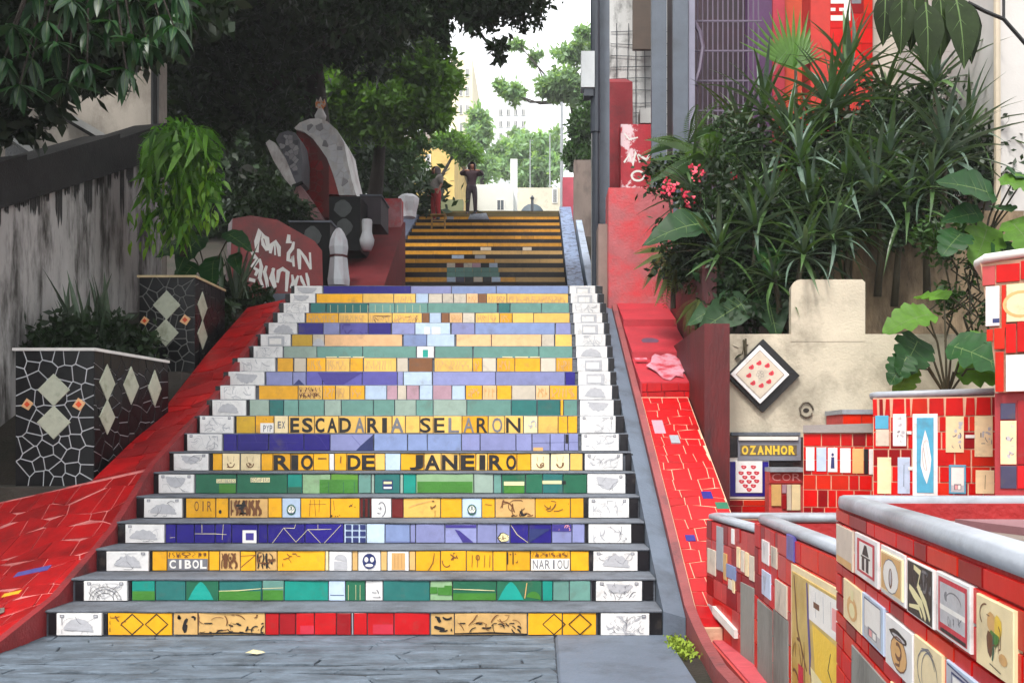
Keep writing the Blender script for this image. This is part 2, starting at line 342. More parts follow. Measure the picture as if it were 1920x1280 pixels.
# ================================================================ lower flight
STAIR_L, STAIR_R = -3.1, .78
stairs = thing('staircase', 'wide lower flight of stairs with risers of yellow, blue, green and red tiles', 'staircase', (-1.2, 5.7, 0))
TILES = {
1: "92-109K,110-195W,196-203K,204-324Y,327-372T,373-498T,499-524R,525-555r,556-590R,591-631R,632-659r,660-663A,664-689R,690-739R,740-806R,808-852T,853-988T,990-1054Y,1055-1118Y,1119-1125K,1126-1217W,1218-1241K",
2: "142-160K,161-242W,243-248K,249-292t,293-349D,350-411G,412-492D,493-533S,534-616t,617-648b,649-685G,686-718W,719-806D,807-848g,849-931G,932-1016G,1017-1036t,1037-1067S,1068-1107S,1109-1116K,1117-1203W,1205-1225K",
3: "183-203K,203-282W,282-286K,287-314Y,315-392Y,393-412Y,413-451T,452-480Y,481-520T,521-610Y,611-617C,618-660W,661-671T,672-714W,715-726T,727-767W,768-779T,780-826Y,827-874Y,875-924Y,925-950Y,951-994Y,995-1069Y,1070-1104Y,1105-1111K,1112-1195W,1196-1217K",
4: "222-237K,238-311W,312-331N,332-365N,366-404N,405-435N,436-484N,485-502N,503-572N,573-645N,646-687b,688-722b,723-769B,770-779L,780-834L,835-894L,895-931L,932-956L,957-991N,992-1034N,1035-1072L,1073-1096L,1097-1102K,1103-1183W,1184-1208K",
5: "255-272K,273-344W,345-349K,350-405Y,406-429Y,430-503T,504-529Y,530-564b,565-620Y,621-675Y,676-696M,697-734W,735-756M,757-826P,827-866Y,867-903b,904-928Y,929-1003T,1004-1069Y,1070-1094Y,1095-1102K,1103-1179W,1180-1196K",
6: "284-299K,300-366W,368-444G,445-539G,540-567t,568-620g,621-672F,673-696S,697-702s,703-750D,751-756s,757-780t,781-888g,889-925s,926-940S,941-985G,986-1017G,1018-1055D,1056-1100G,1101-1172W,1174-1192K",
7: "313-327K,328-393W,394-399K,400-417Y,418-450C,452-489C,491-512Y,513-545Y,546-588Y,589-617Y,618-627W,628-650Y,651-703Y,704-722P,723-751b,752-795Y,796-827P,828-862P,863-892Y,893-914P,915-969Y,970-995Y,996-1030C,1033-1067C,1069-1092P,1093-1095K,1096-1167W,1172-1187K",
8: "343-352K,353-418W,420-445N,446-504N,505-570N,571-619N,620-700L,702-764B,765-801B,802-865B,866-900L,901-967L,968-997L,998-1031L,1032-1058L,1059-1065L,1066-1084L,1090-1160W,1162-1178K",
9: "365-376K,377-440W,441-443K,444-479y,480-514Y,515-541C,542-590P,591-635P,636-685P,686-735P,736-760P,761-787P,788-812P,813-866P,867-915Y,916-946P,947-981P,982-1008C,1009-1046P,1047-1064Y,1065-1082Y,1087-1154W,1155-1170K",
10: "388-398K,400-463W,464-468K,469-505s,506-532D,533-560S,561-608S,609-640s,641-700S,701-740S,741-780s,781-812S,813-875s,876-958S,959-1006D,1008-1050D,1051-1056Y,1057-1082S,1087-1150W,1152-1164K",
11: "404-413K,415-480W,486-559Y,560-605P,606-629Y,630-656P,657-684Y,685-725b,726-745m,746-762E,763-786m,787-811b,812-847m,848-872b,874-904Y,905-931p,932-959Y,960-1004E,1005-1030p,1031-1082Y,1085-1147W,1149-1160K",
12: "419-428K,430-497W,500-549L,550-574L,575-605V,606-679V,680-745V,746-756L,757-810b,812-929L,930-1059L,1060-1078N,1084-1144W,1146-1156K",
13: "436-446K,447-517W,521-550Y,552-574E,576-611Y,612-656P,657-681Y,683-743P,745-765E,767-811O,815-886P,887-904Y,905-930E,932-965Y,966-1013Y,1014-1042E,1043-1073Y,1082-1140W,1142-1152K",
14: "466-475K,477-531W,533-594s,595-680S,681-780S,782-814W,816-886S,888-1010S,1011-1073S,1080-1138W,1140-1149K",
15: "480-489K,490-546W,548-586y,587-608E,609-754p,757-800B,801-852b,856-921p,922-1015p,1016-1039E,1041-1072P,1079-1135W,1137-1146K",
16: "495-503K,505-558W,560-606N,607-637L,638-690V,691-733N,735-778L,779-844b,847-890L,891-1040B,1042-1070L,1077-1132W,1134-1143K",
17: "512-520K,522-572W,575-635Y,636-690P,691-735P,736-791P,792-805O,806-827b,828-842O,843-867p,868-890E,892-936P,937-960Y,961-1000P,1001-1068P,1075-1129W,1131-1140K",
18: "523-532K,533-580W,583-611D,612-690D,692-740S,741-802S,803-932S,935-956D,957-1015S,1016-1067S,1073-1125W,1127-1137K",
19: "535-544K,545-592W,594-680Y,681-738P,739-779P,780-803b,804-829E,830-850E,851-874E,875-896p,897-912O,913-950P,951-1065P,1070-1120W,1122-1133K",
20: "546-552K,553-605W,607-770N,771-846L,847-930B,931-1065B,1068-1116W,1118-1130K"}
MORT = mat('step_mortar', srgb(118, 122, 130), .9, .2, 10, bump=.35, dirt=srgb(70, 70, 74), dscale=4)
STEP_FR = {}; STEP = {}; HH = {n: SZ[n] - SZ[n - 1] - (.0165 if n < 8 else .006) for n in range(1, NS + 1)}
for n in range(1, NS + 1):
    y, z0, z1 = SY[n], SZ[n - 1], SZ[n]; yb = SY[n + 1] + .02 if n < NS else SY[n] + .6
    mb = MB(); mb.box(STAIR_L - .02, STAIR_R, y, yb, z0 - .12, z1 - .022)
    t = .016 if n < 8 else .002                                # tread slab with a soft, slightly worn nose
    xs = [STAIR_L - .02 + (STAIR_R - STAIR_L + .02) * i / 24 for i in range(25)]
    wv = [R.uniform(-.007, .005) for _ in xs]
    for i in range(24):
        a, b = xs[i], xs[i + 1]; p, q = wv[i], wv[i + 1]
        mb.add([(a, y - t + p, z1 - .015), (b, y - t + q, z1 - .015), (b, y - t + q - .003, z1 - .006), (a, y - t + p - .003, z1 - .006), (b, y - t + .008 + q, z1), (a, y - t + .008 + p, z1), (b, yb - .03, z1), (a, yb - .03, z1), (b, y, z1 - .016), (a, y, z1 - .016)],
               [(0, 1, 2, 3), (3, 2, 4, 5), (5, 4, 6, 7), (9, 8, 1, 0)])
    st = mb.build('step', CONC if n > 1 else CONC, stairs); STEP[n] = st
    fr = Plane((0, y, z0), (1, 0, 0), (0, 0, 1)); STEP_FR[n] = fr; hh = HH[n]
    for tk in TILES[n].split(','):
        a, b = tk[:-1].split('-'); k = tk[-1]; x0, x1 = XX(int(a), y), XX(int(b), y)
        g = .0016; lo = .004 + R.uniform(0, .003); hi = hh - R.uniform(.001, .004); sk = lambda: R.uniform(-.0012, .0012)
        if k in 'WK' and (int(b) < VX - 300 and x1 < XX(700, y) and int(a) < YT[0]) and False: pass
        poly = [(x0 + g + sk(), lo), (x1 - g + sk(), lo + sk()), (x1 - g + sk(), hi), (x0 + g + sk(), hi + sk())]
        edge = k == 'K' or (k == 'W' and (x1 < -1.9 or x0 > .2) and (x1 - x0) > .2)
        tile(st, 'side_tile' if edge else 'tile', poly, fr, K[k], (.03 if edge and k == 'W' else .012) + R.uniform(-.002, .002), 0)

def prn(n): return Print(STEP_FR[n], .0148), (lambda px: XX(px, SY[n])), HH[n]
r2 = random.Random(3)
for n in range(1, NS + 1):                                       # drawings on the tiles
    pr, X, h = prn(n)
    # white end blocks: grey worn oval and small corner marks
    pr.h = .0335
    for tk in TILES[n].split(','):
        a, b = map(int, tk[:-1].split('-')); k = tk[-1]
        if k != 'W': continue
        x0, x1 = X(a), X(b); wd = x1 - x0
        if not (wd > .2 and (x1 < -1.9 or x0 > .2)): continue
        up = r2.random() < .6; sty = r2.random()
        if sty < .3: [scribble(pr, x0 + wd * .1, x1 - wd * .1, h * .08, h * .92, 'A', r2, 5, .006) for _ in range(2)]
        elif sty < .45: pr.rect(x0 + wd * .25, x1 - wd * .2, h * .2, h * .85, 'A'); pr.rect(x0 + wd * .3, x1 - wd * .3, h * .3, h * .7, 'W')
        else: pr.oval((x0 + x1) / 2 + r2.uniform(-.015, .015), h * (.2 if up else .88), wd * r2.uniform(.27, .36), h * r2.uniform(.45, .65), 'A', 22, 0 if up else math.pi, math.pi if up else 2 * math.pi, r2.uniform(.03, .1))
        for _ in range(5): scribble(pr, x0 + wd * .12, x1 - wd * .12, h * .1, h * .9, r2.choice('Aa') if n < 8 else 'A', r2, 2, .0025)
        if n <= 9:
            for sx in (x0 + .025, x1 - .05):
                if r2.random() < .8: pr.rect(sx, sx + .025, h * .8 if not up else h * .82, h * .95, 'a'); pr.rect(sx + .004, sx + .021, h * .84, h * .92, 'A')
        if n == 1 and a > 900 or n == 2:
            for i in range(26):
                t = r2.uniform(0, 3.14); ra = r2.uniform(.3, 1.); cx = (x0 + x1) / 2 + wd * .36 * ra * math.cos(t); c2 = h * .15 + h * .7 * ra * math.sin(t)
                pr.line([(cx, c2), (cx + .01 * math.cos(t) * r2.uniform(.5, 2), c2 + .012), (cx + .02 * math.cos(t + r2.uniform(-1, 1)), c2 + .02)], .0028, 'a')
            if a < 400:
                for k2 in (.2, .29, .36): pr.ring((x0 + x1) / 2, h * .05, wd * k2, h * .85 * k2 / .36 * .8, .003, 'K', .05, 3.09)
    pr.h = .0148
    if n == 1:
        for a, b in ((204, 324), (990, 1118)):
            for i in range(2):
                c = X(a + (b - a) * (.38 + .38 * i)); d = X(a + 21) - X(a)
                pr.line([(c - d, h * .5), (c, h * .95), (c + d, h * .5), (c, h * .05), (c - d, h * .5)], .009, 'K')
        scribble(pr, X(206), X(240), .01, h * .9, 'O', r2, 6, .007)
        for a, b in ((327, 372), (808, 852)): scribble(pr, X(a) + .01, X(b), .01, h * .95, 'K', r2, 6, .018)
        for a, b in ((373, 498), (853, 988)):
            for _ in range(5): scribble(pr, X(a), X(b), .012, h * .6, 'K', r2, 3, .008); scribble(pr, X(a), X(b), .03, h * .95, 'O', r2, 2, .005)
            pr.line([(X(a), .012), (X((a + b) / 2), .018), (X(b), .01)], .012, 'K')
        pr.rect(X(564), X(590), .01, h * .45, 'R'); pr.rect(X(700), X(738), .01, h * .5, 'R')
    if n == 2:
        for c in (378, 958): pr.poly([(X(c) + .085 * t, .01 + h * .88 * (1 - abs(t) ** 1.5)) for t in (-1, -.7, -.4, -.15, 0, .15, .4, .7, 1)], 't')
        for a, b, hh in ((250, 292, .5), (412, 490, .5), (494, 532, .55), (850, 930, .4)): pr.rect(X(a), X(b), .008, h * hh, 'F')
        pr.line([(X(412), h * .5), (X(450), h * .53), (X(490), h * .62)], .006, 'C'); pr.line([(X(493), h * .62), (X(532), h * .66)], .006, 'C')
        for a in (654, 668, 676): pr.line([(X(a), .01), (X(a), h * .8)], .004, 'C')
        pr.line([(X(850), h * .6), (X(900), h * .55), (X(928), h * .52)], .006, 'C'); pr.line([(X(984), .02), (X(988), h * .9)], .01, 'T'); pr.oval(X(1000), .012, .05, .055, 'F', 10, 0, 3.14)
        pr.line([(X(620), h * .3), (X(646), h * .3)], .006, 'N'); scribble(pr, X(688), X(716), .02, h * .8, 'a', r2, 4, .006)
        for a in (815, 830, 842): pr.rect(X(a) - .03, X(a) + .02, h * r2.uniform(.2, .5), h * r2.uniform(.55, .8), 'F')
    if n == 3:
        pr.rect(X(316), X(391), .008, h * .62, 'a'); pr.text('CIBOL', X(318), X(390), .02, h * .56, 'W', .03); figures(pr, X(318), X(390), h * .66, h * .95, 'O', r2, .003)
        figures(pr, X(414), X(450), .01, h * .96, 'O', r2, .011); figures(pr, X(482), X(520), .01, h * .96, 'K', r2, .009); scribble(pr, X(482), X(520), .01, h, 'O', r2, 5, .012)
        pr.line([(X(453), h * .2), (X(480), h * .8)], .008, 'O'); pr.line([(X(453), h * .75), (X(480), h * .8)], .006, 'O'); scribble(pr, X(530), X(566), .03, h * .9, 'O', r2, 7, .005)
        pr.rect(X(627), X(652), .012, h * .5, 'A'); pr.oval(X(639.5), h * .5, X(652) - X(639.5), h * .34, 'A', 12, 0, 3.14)
        c = X(693); pr.oval(c, h * .5, .048, h * .38, 'N'); pr.oval(c - .02, h * .58, .014, h * .13, 'W'); pr.oval(c + .02, h * .58, .014, h * .13, 'W'); pr.oval(c, h * .3, .028, h * .08, 'W'); pr.line([(c, h * .8), (c, h * .5)], .008, 'N')
        pr.rect(X(735), X(760), .01, h * .9, 'T'); [pr.line([(X(a), .02), (X(a), h * .85)], .003, 'O') for a in (741, 747, 754)]
        pr.line([(X(803), .005), (X(812), h * .4), (X(815), h * .9)], .006, 'O'); pr.ring(X(838), h * .5, .03, h * .28, .007, 'O', 3, 5.6); scribble(pr, X(842), X(866), h * .5, h * .95, 'O', r2, 7, .008)
        for a in (885, 895, 908, 918): pr.line([(X(a), h * .2), (X(a + 1), h * .8)], .006, 'O')
        pr.ring(X(896), h * .68, .012, h * .12, .006, 'O'); [pr.line([(X(a), h * .35), (X(a), h * .95)], .012, 'K') for a in (952, 962)]; scribble(pr, X(955), X(972), h * .4, h * .9, 'O', r2, 4, .006)
        pr.rect(X(996), X(1068), .008, h * .62, 'W'); pr.text('NARIOU', X(998), X(1067), .018, h * .56, 'a', .01); figures(pr, X(998), X(1068), h * .68, h * .95, 'O', r2, .003)
    if n == 4:
        def ln(*pts): pr.line([(X(a), h * b) for a, b in pts], .0045, 'C')
        ln((366, .5), (404, .5), (426, .46)); ln((380, .55), (380, .98)); ln((418, .2), (420, .98)); ln((320, .3), (330, .32)); ln((512, .03), (533, .8), (556, .08), (578, .72), (602, .03)); ln((609, .03), (640, .94)); ln((533, .8), (553, .78), (555, .98)); ln((578, .72), (597, .72), (622, .74)); ln((597, .72), (597, .98))
        pr.rect(X(456), X(482), .004, h * .68, 'W'); pr.rect(X(462), X(477), h * .17, h * .54, 'L')
        for i in range(3):
            for j in range(3): a = 649 + i * 13.4; pr.rect(X(a), X(a + 10.5), h * (.05 + .33 * j), h * (.3 + .33 * j), 'N')
        pr.rect(X(836), X(893), h * .8, h * .95, 'L'); pr.poly([(X(853), h * .72), (X(862), h * .66), (X(888), h * .06), (X(868), h * .06)], 'L')
        pr.oval(X(944), h * .3, .042, h * .26, 'K', 12, wob=.1); pr.oval(X(945), h * .3, .037, h * .22, 'C', 12, wob=.15); scribble(pr, X(934), X(955), h * .12, h * .5, 'O', r2, 5, .004)
        ln((958, .95), (970, .45), (990, .05)); pr.poly([(X(993), h * .75), (X(1032), h * .75), (X(993), h * .05)], 'N'); pr.rect(X(1035), X(1071), h * .62, h * .97, 'L'); scribble(pr, X(1037), X(1070), h * .65, h * .95, 'p', r2, 5, .004)
        pr.line([(X(724), h * .1), (X(779), h * .08)], .004, 'L')
    if n == 5:
        for ch, a in (('O', 366), ('I', 381), ('R', 390)): pr.glyph(ch, X(a), X(a + (8 if ch != 'I' else 2)), h * .35, h * .85, 'O', .0)
        pr.oval(X(414), h * .32, .012, h * .1, 'K', 8); figures(pr, X(432), X(502), .008, h * .98, 'O', r2, .012); scribble(pr, X(440), X(480), .02, h * .95, 'K', r2, 5, .016); pr.line([(X(431), .005), (X(431), h), ], .008, 'K')
        for a, nn in ((547, 0), (885, 1)):
            c = X(a); pr.oval(c, h * .42, .036, h * .28, 'G', 12); pr.oval(c, h * .44, .027, h * .2, 'W', 12); pr.line([(c, h * .2), (c, h * .65)], .005, 'G'); pr.line([(c - .03, h * .25), (c + .03, h * .25)], .008, 'N'); pr.ring(c - .012, h * .5, .009, h * .1, .004, 'G'); pr.ring(c + .012, h * .5, .009, h * .1, .004, 'G')
        for p in ([(580, .7), (612, .7)], [(581, .1), (583, .95)], [(590, .95), (593, .1)], [(600, .95), (599, .3)], [(626, .9), (628, .4)]): pr.line([(X(a), h * b) for a, b in p], .005, 'O')
        scribble(pr, X(614), X(640), .008, h * .18, 'K', r2, 5, .006); scribble(pr, X(654), X(668), h * .5, h * .75, 'K', r2, 4, .007)
        [pr.rect(X(a), X(a + 4), .006, h * .96, 'K') for a in (681, 690)]; pr.ring(X(716), h * .45, .03, h * .35, .007, 'a', -1.5, 2.4); scribble(pr, X(702), X(722), h * .2, h * .6, 'a', r2, 4, .005)
        pr.line([(X(766), h * .55), (X(782), h * .7), (X(812), h * .9)], .006, 'T'); scribble(pr, X(806), X(820), h * .4, h * .9, 'O', r2, 5, .008); pr.line([(X(816), h * .4), (X(816), .01)], .005, 'O')
        scribble(pr, X(930), X(1002), .01, h * .95, 'O', r2, 12, .008); scribble(pr, X(940), X(1000), .01, h * .6, 'K', r2, 5, .011); scribble(pr, X(1006), X(1068), h * .3, h * .9, 'O', r2, 8, .008)
        pr.line([(X(910), h * .7), (X(922), h * .65)], .007, 'O')
    if n == 6:
        pr.rect(X(407), X(443), h * .55, h * .75, 'C'); pr.text('GARIBERES', X(408), X(442), h * .57, h * .73, 'a', .0); pr.rect(X(471), X(507), h * .58, h * .82, 'C'); pr.text('EDSAFIRA', X(472), X(506), h * .6, h * .8, 'a', .0)
        pr.rect(X(412), X(443), .006, h * .5, 'F'); pr.rect(X(541), X(566), .006, h * .35, 'G'); pr.rect(X(600), X(671), .006, h * .72, 'F'); [pr.line([(X(a), .01), (X(a), h * .6)], .008, 'G') for a in (617, 645, 665)]
        pr.rect(X(718), X(737), h * .22, h * .7, 'N'); pr.rect(X(720), X(735), h * .5, h * .62, 'C'); pr.rect(X(720), X(735), h * .26, h * .36, 'W'); pr.rect(X(783), X(886), .01, h * .62, 'F')
        pr.rect(X(945), X(983), h * .42, h * .62, 'C'); pr.rect(X(1017), X(1053), h * .5, h * .67, 'C'); pr.rect(X(1054), X(1061), h * .48, h * .66, 'K'); pr.rect(X(945), X(983), .006, h * .4, 'F')
    if n == 7:
        for ch, a, b in (('R', 514, 544), ('I', 547, 560), ('O', 565, 588), ('D', 652, 677), ('E', 679, 703), ('J', 768, 794), ('A', 797, 825), ('N', 829, 858), ('E', 864, 890), ('I', 899, 910), ('R', 917, 943), ('O', 949, 968)): pr.glyph(ch, X(a), X(b), h * .06, h * .92, 'K', .035)
        pr.rect(X(597), X(613), h * .68, h * .74, 'K'); pr.line([(X(639), h * .45), (X(640), h * .85)], .014, 'O')
        for a in (434, 470, 1013, 1050): pr.ring(X(a), h * .45, .03, h * .25, .008, 'O', 3.2, 6.2); pr.line([(X(a - 6), h * .85), (X(a - 5), h * .55)], .004, 'O'); pr.line([(X(a + 6), h * .85), (X(a + 5), h * .55)], .004, 'O'); scribble(pr, X(a - 8), X(a + 8), h * .15, h * .5, 'O', r2, 3, .006)
    if n == 8:
        for p in ([(425, .5), (560, .52)], [(500, .05), (502, .5)], [(540, .05), (538, .5)], [(452, .52), (450, .95)], [(482, .52), (478, .97)], [(590, .95), (600, .8), (615, .1)], [(440, .1), (441, .5)]): pr.line([(X(a), h * b) for a, b in p], .0045, 'L')
        pr.poly([(X(676), h * .3), (X(700), h * .95), (X(700), .006), (X(668), .006)], 'N'); pr.line([(X(660), h * .9), (X(676), h * .35)], .004, 'L'); pr.line([(X(998), h * .48), (X(1084), h * .52)], .004, 'N'); pr.rect(X(1060), X(1065), h * .45, h * .97, 'K')
        pr.rect(X(1000), X(1018), 0.004, h * .22, 'T')
    if n == 9:
        for i, (ch, a, b) in enumerate((('E', 545, 562), ('S', 567, 587), ('C', 592, 609), ('A', 614, 633), ('D', 637, 659), ('A', 666, 684), ('R', 689, 711), ('I', 717, 726), ('A', 733, 757), ('S', 788, 808), ('E', 814, 834), ('L', 841, 861), ('A', 869, 889), ('R', 894, 914), ('O', 923, 942), ('N', 949, 976))):
            pr.glyph(ch, X(a), X(b), h * .06, h * .9, 'a' if i in (5, 8, 11, 12, 14) else 'K', .03 if i < 9 else .012)
        pr.rect(X(489), X(514), .006, h * .6, 'W'); pr.text('PYP', X(494), X(512), h * .1, h * .48, 'a', .02); pr.text('EX', X(521), X(536), h * .3, h * .7, 'a'); scribble(pr, X(494), X(514), h * .6, h * .85, 'O', r2, 4, .004); scribble(pr, X(986), X(1006), h * .2, h * .8, 'A', r2, 5, .008)
    if n in (11, 13, 17, 19):
        for tk in TILES[n].split(','):
            a, b = map(int, tk[:-1].split('-'))
            if tk[-1] in 'PYTp' and r2.random() < .7: figures(pr, X(a + 3), X(b - 3), h * .15, h * .9, 'T', r2, .005)
        if n == 11: figures(pr, X(562), X(604), .02, h * .55, 'O', r2, .004); figures(pr, X(562), X(604), h * .55, h * .9, 'O', r2, .004)
        if n == 17: scribble(pr, X(700), X(735), .01, h * .8, 'O', r2, 8, .006); scribble(pr, X(735), X(790), .01, h * .8, 'O', r2, 8, .006)
    if n == 12: pr.poly([(X(548), .006), (X(574), .006), (X(561), h * .5)], 'N'); pr.poly([(X(596), h * .95), (X(680), h * .95), (X(640), .01), (X(612), .01)], 'L')
    if n == 14:
        for a, b in ((612, 632), (636, 658), (662, 683), (942, 961), (966, 990), (994, 1012)): pr.rect(X(a), X(b), .005, h * .25, 'C')
        pr.rect(X(787), X(810), h * .05, h * .95, 'W'); pr.rect(X(793), X(803), h * .2, h * .75, 't')
    if n == 15: pr.oval(X(598), .005, .07, h * .7, 'A', 12, 0, 3.14)
    if n == 16: pr.rect(X(796), X(806), h * .1, h * .7, 'W'); pr.rect(X(810), X(826), h * .1, h * .7, 'W'); scribble(pr, X(640), X(690), .01, h, 'L', r2, 6, .02)
    if n == 18: [pr.line([(X(a), .01), (X(a), h * .85)], .006, 'C') for a in range(620, 800, 14)]
    pr.build_each('print', STEP[n], [X(int(tk[:-1].split('-')[0])) - .0008 for tk in TILES[n].split(',')])
LANDM = mat('landing_paving', srgb(104, 108, 118), .85, .2, 5, bump=.3)
mb = MB(); mb.box(-3.6, 1.2, SY[20] + .58, Y2 + .1, LAND - .5, LAND - .002); mb.build('landing', LANDM, kind='structure')

# ================================================================ upper flight
up = thing('staircase', 'upper flight of ochre striped stairs beyond the landing, two people at its top', 'staircase', (-1.4, Y2, LAND))
UW = (-3.3, .56)
OCH = cer('weathered_ochre_glaze', 212, 152, 50, .14, .2); OLV = cer('dull_olive_glaze', 112, 98, 62, .15); DRK = cer('shade_dark_glaze', 34, 30, 34, .3); PALE = cer('faded_ochre_glaze', 196, 160, 100, .12)  # DRK puts the shade on alternate risers into their colour
TREAD2 = mat('shade_dark_worn_tread', srgb(66, 60, 60), .9, .25, 8, bump=.3)  # tread colour includes the shade lying on the steps
for k in range(N2):
    y, z0, z1 = Y2 + k * RUN2, LAND + k * RISE2, LAND + (k + 1) * RISE2
    mb = MB(); mb.box(UW[0] - .02, UW[1] + .02, y, y + RUN2 + (.01 if k < N2 - 1 else .9), z0 - .1, z1)
    st = mb.build('step', TREAD2, up)
    if k < 8: continue
    fr = Plane((0, y, z0), (1, 0, 0), (0, 0, 1)); yel = k % 2 == 0; h = RISE2
    cuts = [UW[0]] + sorted(R.uniform(UW[0] + .4, UW[1] - .4) for _ in range(3)) + [UW[1]]
    mid = {8: 'bUKEKb', 9: 'SSSSSS', 10: 'SSSSSS', 11: 'EMEmKb', 15: '', 24: 'A'}.get(k, '')
    for a, b in zip(cuts[:-1], cuts[1:]):
        m = (OCH if a < -1.6 or k > 14 else PALE) if yel else DRK
        if k >= 25: m = OLV
        tile(st, 'tile', rect(a + .003, b - .003, .004, h - .012), fr, m, .014)
    x0 = XX(838, y); 
    for i, c in enumerate(mid): tile(st, 'inset_tile', rect(x0 + i * .19, x0 + i * .19 + .185, .006, h - .008), fr, K[c], .022)
    if not yel and k < 16:
        for _ in range(2):
            x = R.uniform(UW[0] + .3, UW[1] - .5); tile(st, 'inset_tile', rect(x, x + R.uniform(.12, .35), .006, h - .02), fr, K[R.choice('AEbsO')], .02)

# ---------------------------------------------------------------- sloping side pieces of the stairs
def slope_solid(mb, x0, x1, ys, top, depth, lift0=0., lift1=0.):
    for a, b in zip(ys[:-1], ys[1:]):
        za, zb = top(a), top(b)
        mb.hexa([(x0, a, za - depth), (x1, a, za - depth), (x1, b, zb - depth), (x0, b, zb - depth)], [(x0, a, za + lift0), (x1, a, za + lift1), (x1, b, zb + lift1), (x0, b, zb + lift0)])
ys2 = [Y2 - .6, Y2, Y2 + 3, Y2 + 6, TOPY, TOPY + .5]
top2 = lambda y: max(LAND, LAND + (y - Y2) / RUN2 * RISE2 + .18)
BLUEC = mat('blue_grey_coping', srgb(104, 112, 134), .7, .2, 4, bump=.25, dirt=srgb(60, 62, 72))
mb = MB(); slope_solid(mb, -3.78, -3.34, ys2, top2, .9); mb.build('stair_parapet', BLUEC, label='blue grey sloping coping along the left of the upper stairs', cat='parapet')
mb = MB(); slope_solid(mb, -4.02, -3.80, ys2, lambda y: top2(y) + .12, 1.2); mb.build('pink_parapet', mat('faded_pink_wall', srgb(170, 112, 112), .8, .25, 3, bump=.3, dirt=srgb(96, 50, 54)), label='faded pink sloping wall outside the grey coping of the upper stairs', cat='parapet')
BLUEM = mat('blue_mosaic', srgb(122, 144, 178), .5, .35, 9, bump=.5, dirt=srgb(52, 62, 84), dscale=7, dlo=.5, dhi=.6)
mb = MB(); slope_solid(mb, .60, .93, ys2, top2, .9); mb.build('stair_parapet', BLUEM, label='mottled blue mosaic ramp along the right of the upper stairs', cat='parapet')
mb = MB(); slope_solid(mb, 1.0, 1.16, ys2, lambda y: top2(y) + .04, .9); mb.build('stair_curb', mat('pale_blue_paint', srgb(168, 184, 204), .6, .15, 5, bump=.2, dirt=srgb(80, 84, 96)), label='narrow pale blue curb beside the blue mosaic ramp', cat='curb')
# ================================================================ left tiled ramp
LY = [4.9, 5.15, 5.84, 6.62, 7.31, 8.62, 9.9, 11.25]; LZ = [-.04, .02, .2, .56, 1.02, 1.60, 2.33, 3.03]
def lz(y): return float(np.interp(y, LY, LZ))
class Ramp:
    """frame on a sloping strip: a = X, b = Y along the strip"""
    def __init__(s, top, side=0.): s.top = top; s.side = side
    def __call__(s, a, b, h=0.):
        e = .02; d = (s.top(b + e) - s.top(b - e)) / (2 * e); l = math.hypot(1, d)
        return Vector((a, b - d / l * h, s.top(b) + s.side * (a + 3.12) + h / l))
RED_T = mat('red_ramp_tile', srgb(160, 14, 18), .4, .22, 6, .26, .1, 18, spec=.3, dirt=srgb(96, 10, 12), dscale=2.5, dlo=.48, dhi=.75)
RED_S = mat('red_smooth_paint', srgb(142, 20, 24), .5, .25, 3, .1, .2, 25, spec=.3, dirt=srgb(98, 18, 20), dscale=2, dlo=.48, dhi=.75)
RIMR = mat('worn_red_brown_rim', srgb(132, 34, 38), .6, .25, 6, bump=.3, dirt=srgb(70, 34, 36), dscale=3)
GROUT_P = mat('pale_pink_grout', srgb(204, 122, 118), .8, .2, 8, bump=.3, dirt=srgb(150, 40, 40), dscale=2.2, dlo=.46, dhi=.6)
lr = thing('tiled_ramp', 'red broken tile slide beside the left end of the lower stairs', 'ramp', (-3.4, 5.2, 0))
f = Ramp(lz, .22)
mb = MB(); ys = [4.9, 5.15, 5.84, 6.62, 7.31]
for a, b in zip(ys[:-1], ys[1:]): mb.hexa([Vector((-6.5, a, -.3)), Vector((-3.17, a, -.3)), Vector((-3.17, b, -.3)), Vector((-6.5, b, -.3))], [f(-6.5, a) - Vector((0, 0, .0)), f(-3.17, a), f(-3.17, b), f(-6.5, b)])
mb.build('base', GROUT_P, lr)
mb = MB(); ys = [7.31, 7.9, 8.62, 9.9, 11.25]
for a, b in zip(ys[:-1], ys[1:]): mb.hexa([f(-3.64, a, -.5), f(-3.17, a, -.5), f(-3.17, b, -.5), f(-3.64, b, -.5)], [f(-3.64, a), f(-3.17, a), f(-3.17, b), f(-3.64, b)])
mb.build('upper_base', GROUT_D, lr)
mb = MB(); ys = [5.02, 5.15, 5.45, 5.84, 6.2, 6.62, 7.0, 7.31, 7.9, 8.62, 9.3, 9.9, 10.6, 11.3]
for a, b in zip(ys[:-1], ys[1:]):
    mb.hexa([(-3.17, a, lz(a) - .55), (-3.121, a, lz(a) - .55), (-3.121, b, lz(b) - .55), (-3.17, b, lz(b) - .55)], [(-3.175, a, lz(a) + .022), (-3.118, a, lz(a) + .03), (-3.118, b, lz(b) + .03), (-3.175, b, lz(b) + .022)])
mb.build('rim', RIMR, lr)
for p in courses(-5.2, -3.18, 5.1, 7.28, 13, .12, .28, .5, .0095, R):
    c = [sum(q[i] for q in p) / 4 for i in (0, 1)]
    if c[0] < -.60 * c[1] - .35: continue                        # off to the left nobody sees the pieces: the base takes over
    tile(lr, 'tile', p, f, RED_T, .005 + R.uniform(-.001, .003), 0, .0015)
for p in courses(-3.63, -3.18, 7.33, 11.2, 22, .16, .46, .5, .007, R): tile(lr, 'tile', p, f, RED_T if R.random() < .5 else RED_S, .010 + R.uniform(-.002, .002), 0, .002)
f2 = f
tile(lr, 'odd_tile', rect(-3.66, -3.42, 6.26, 6.32), f, K['V'], .009, 0); tile(lr, 'odd_tile', rect(-3.60, -3.48, 6.02, 6.06), f, K['y'], .009, 0)
mb = MB()
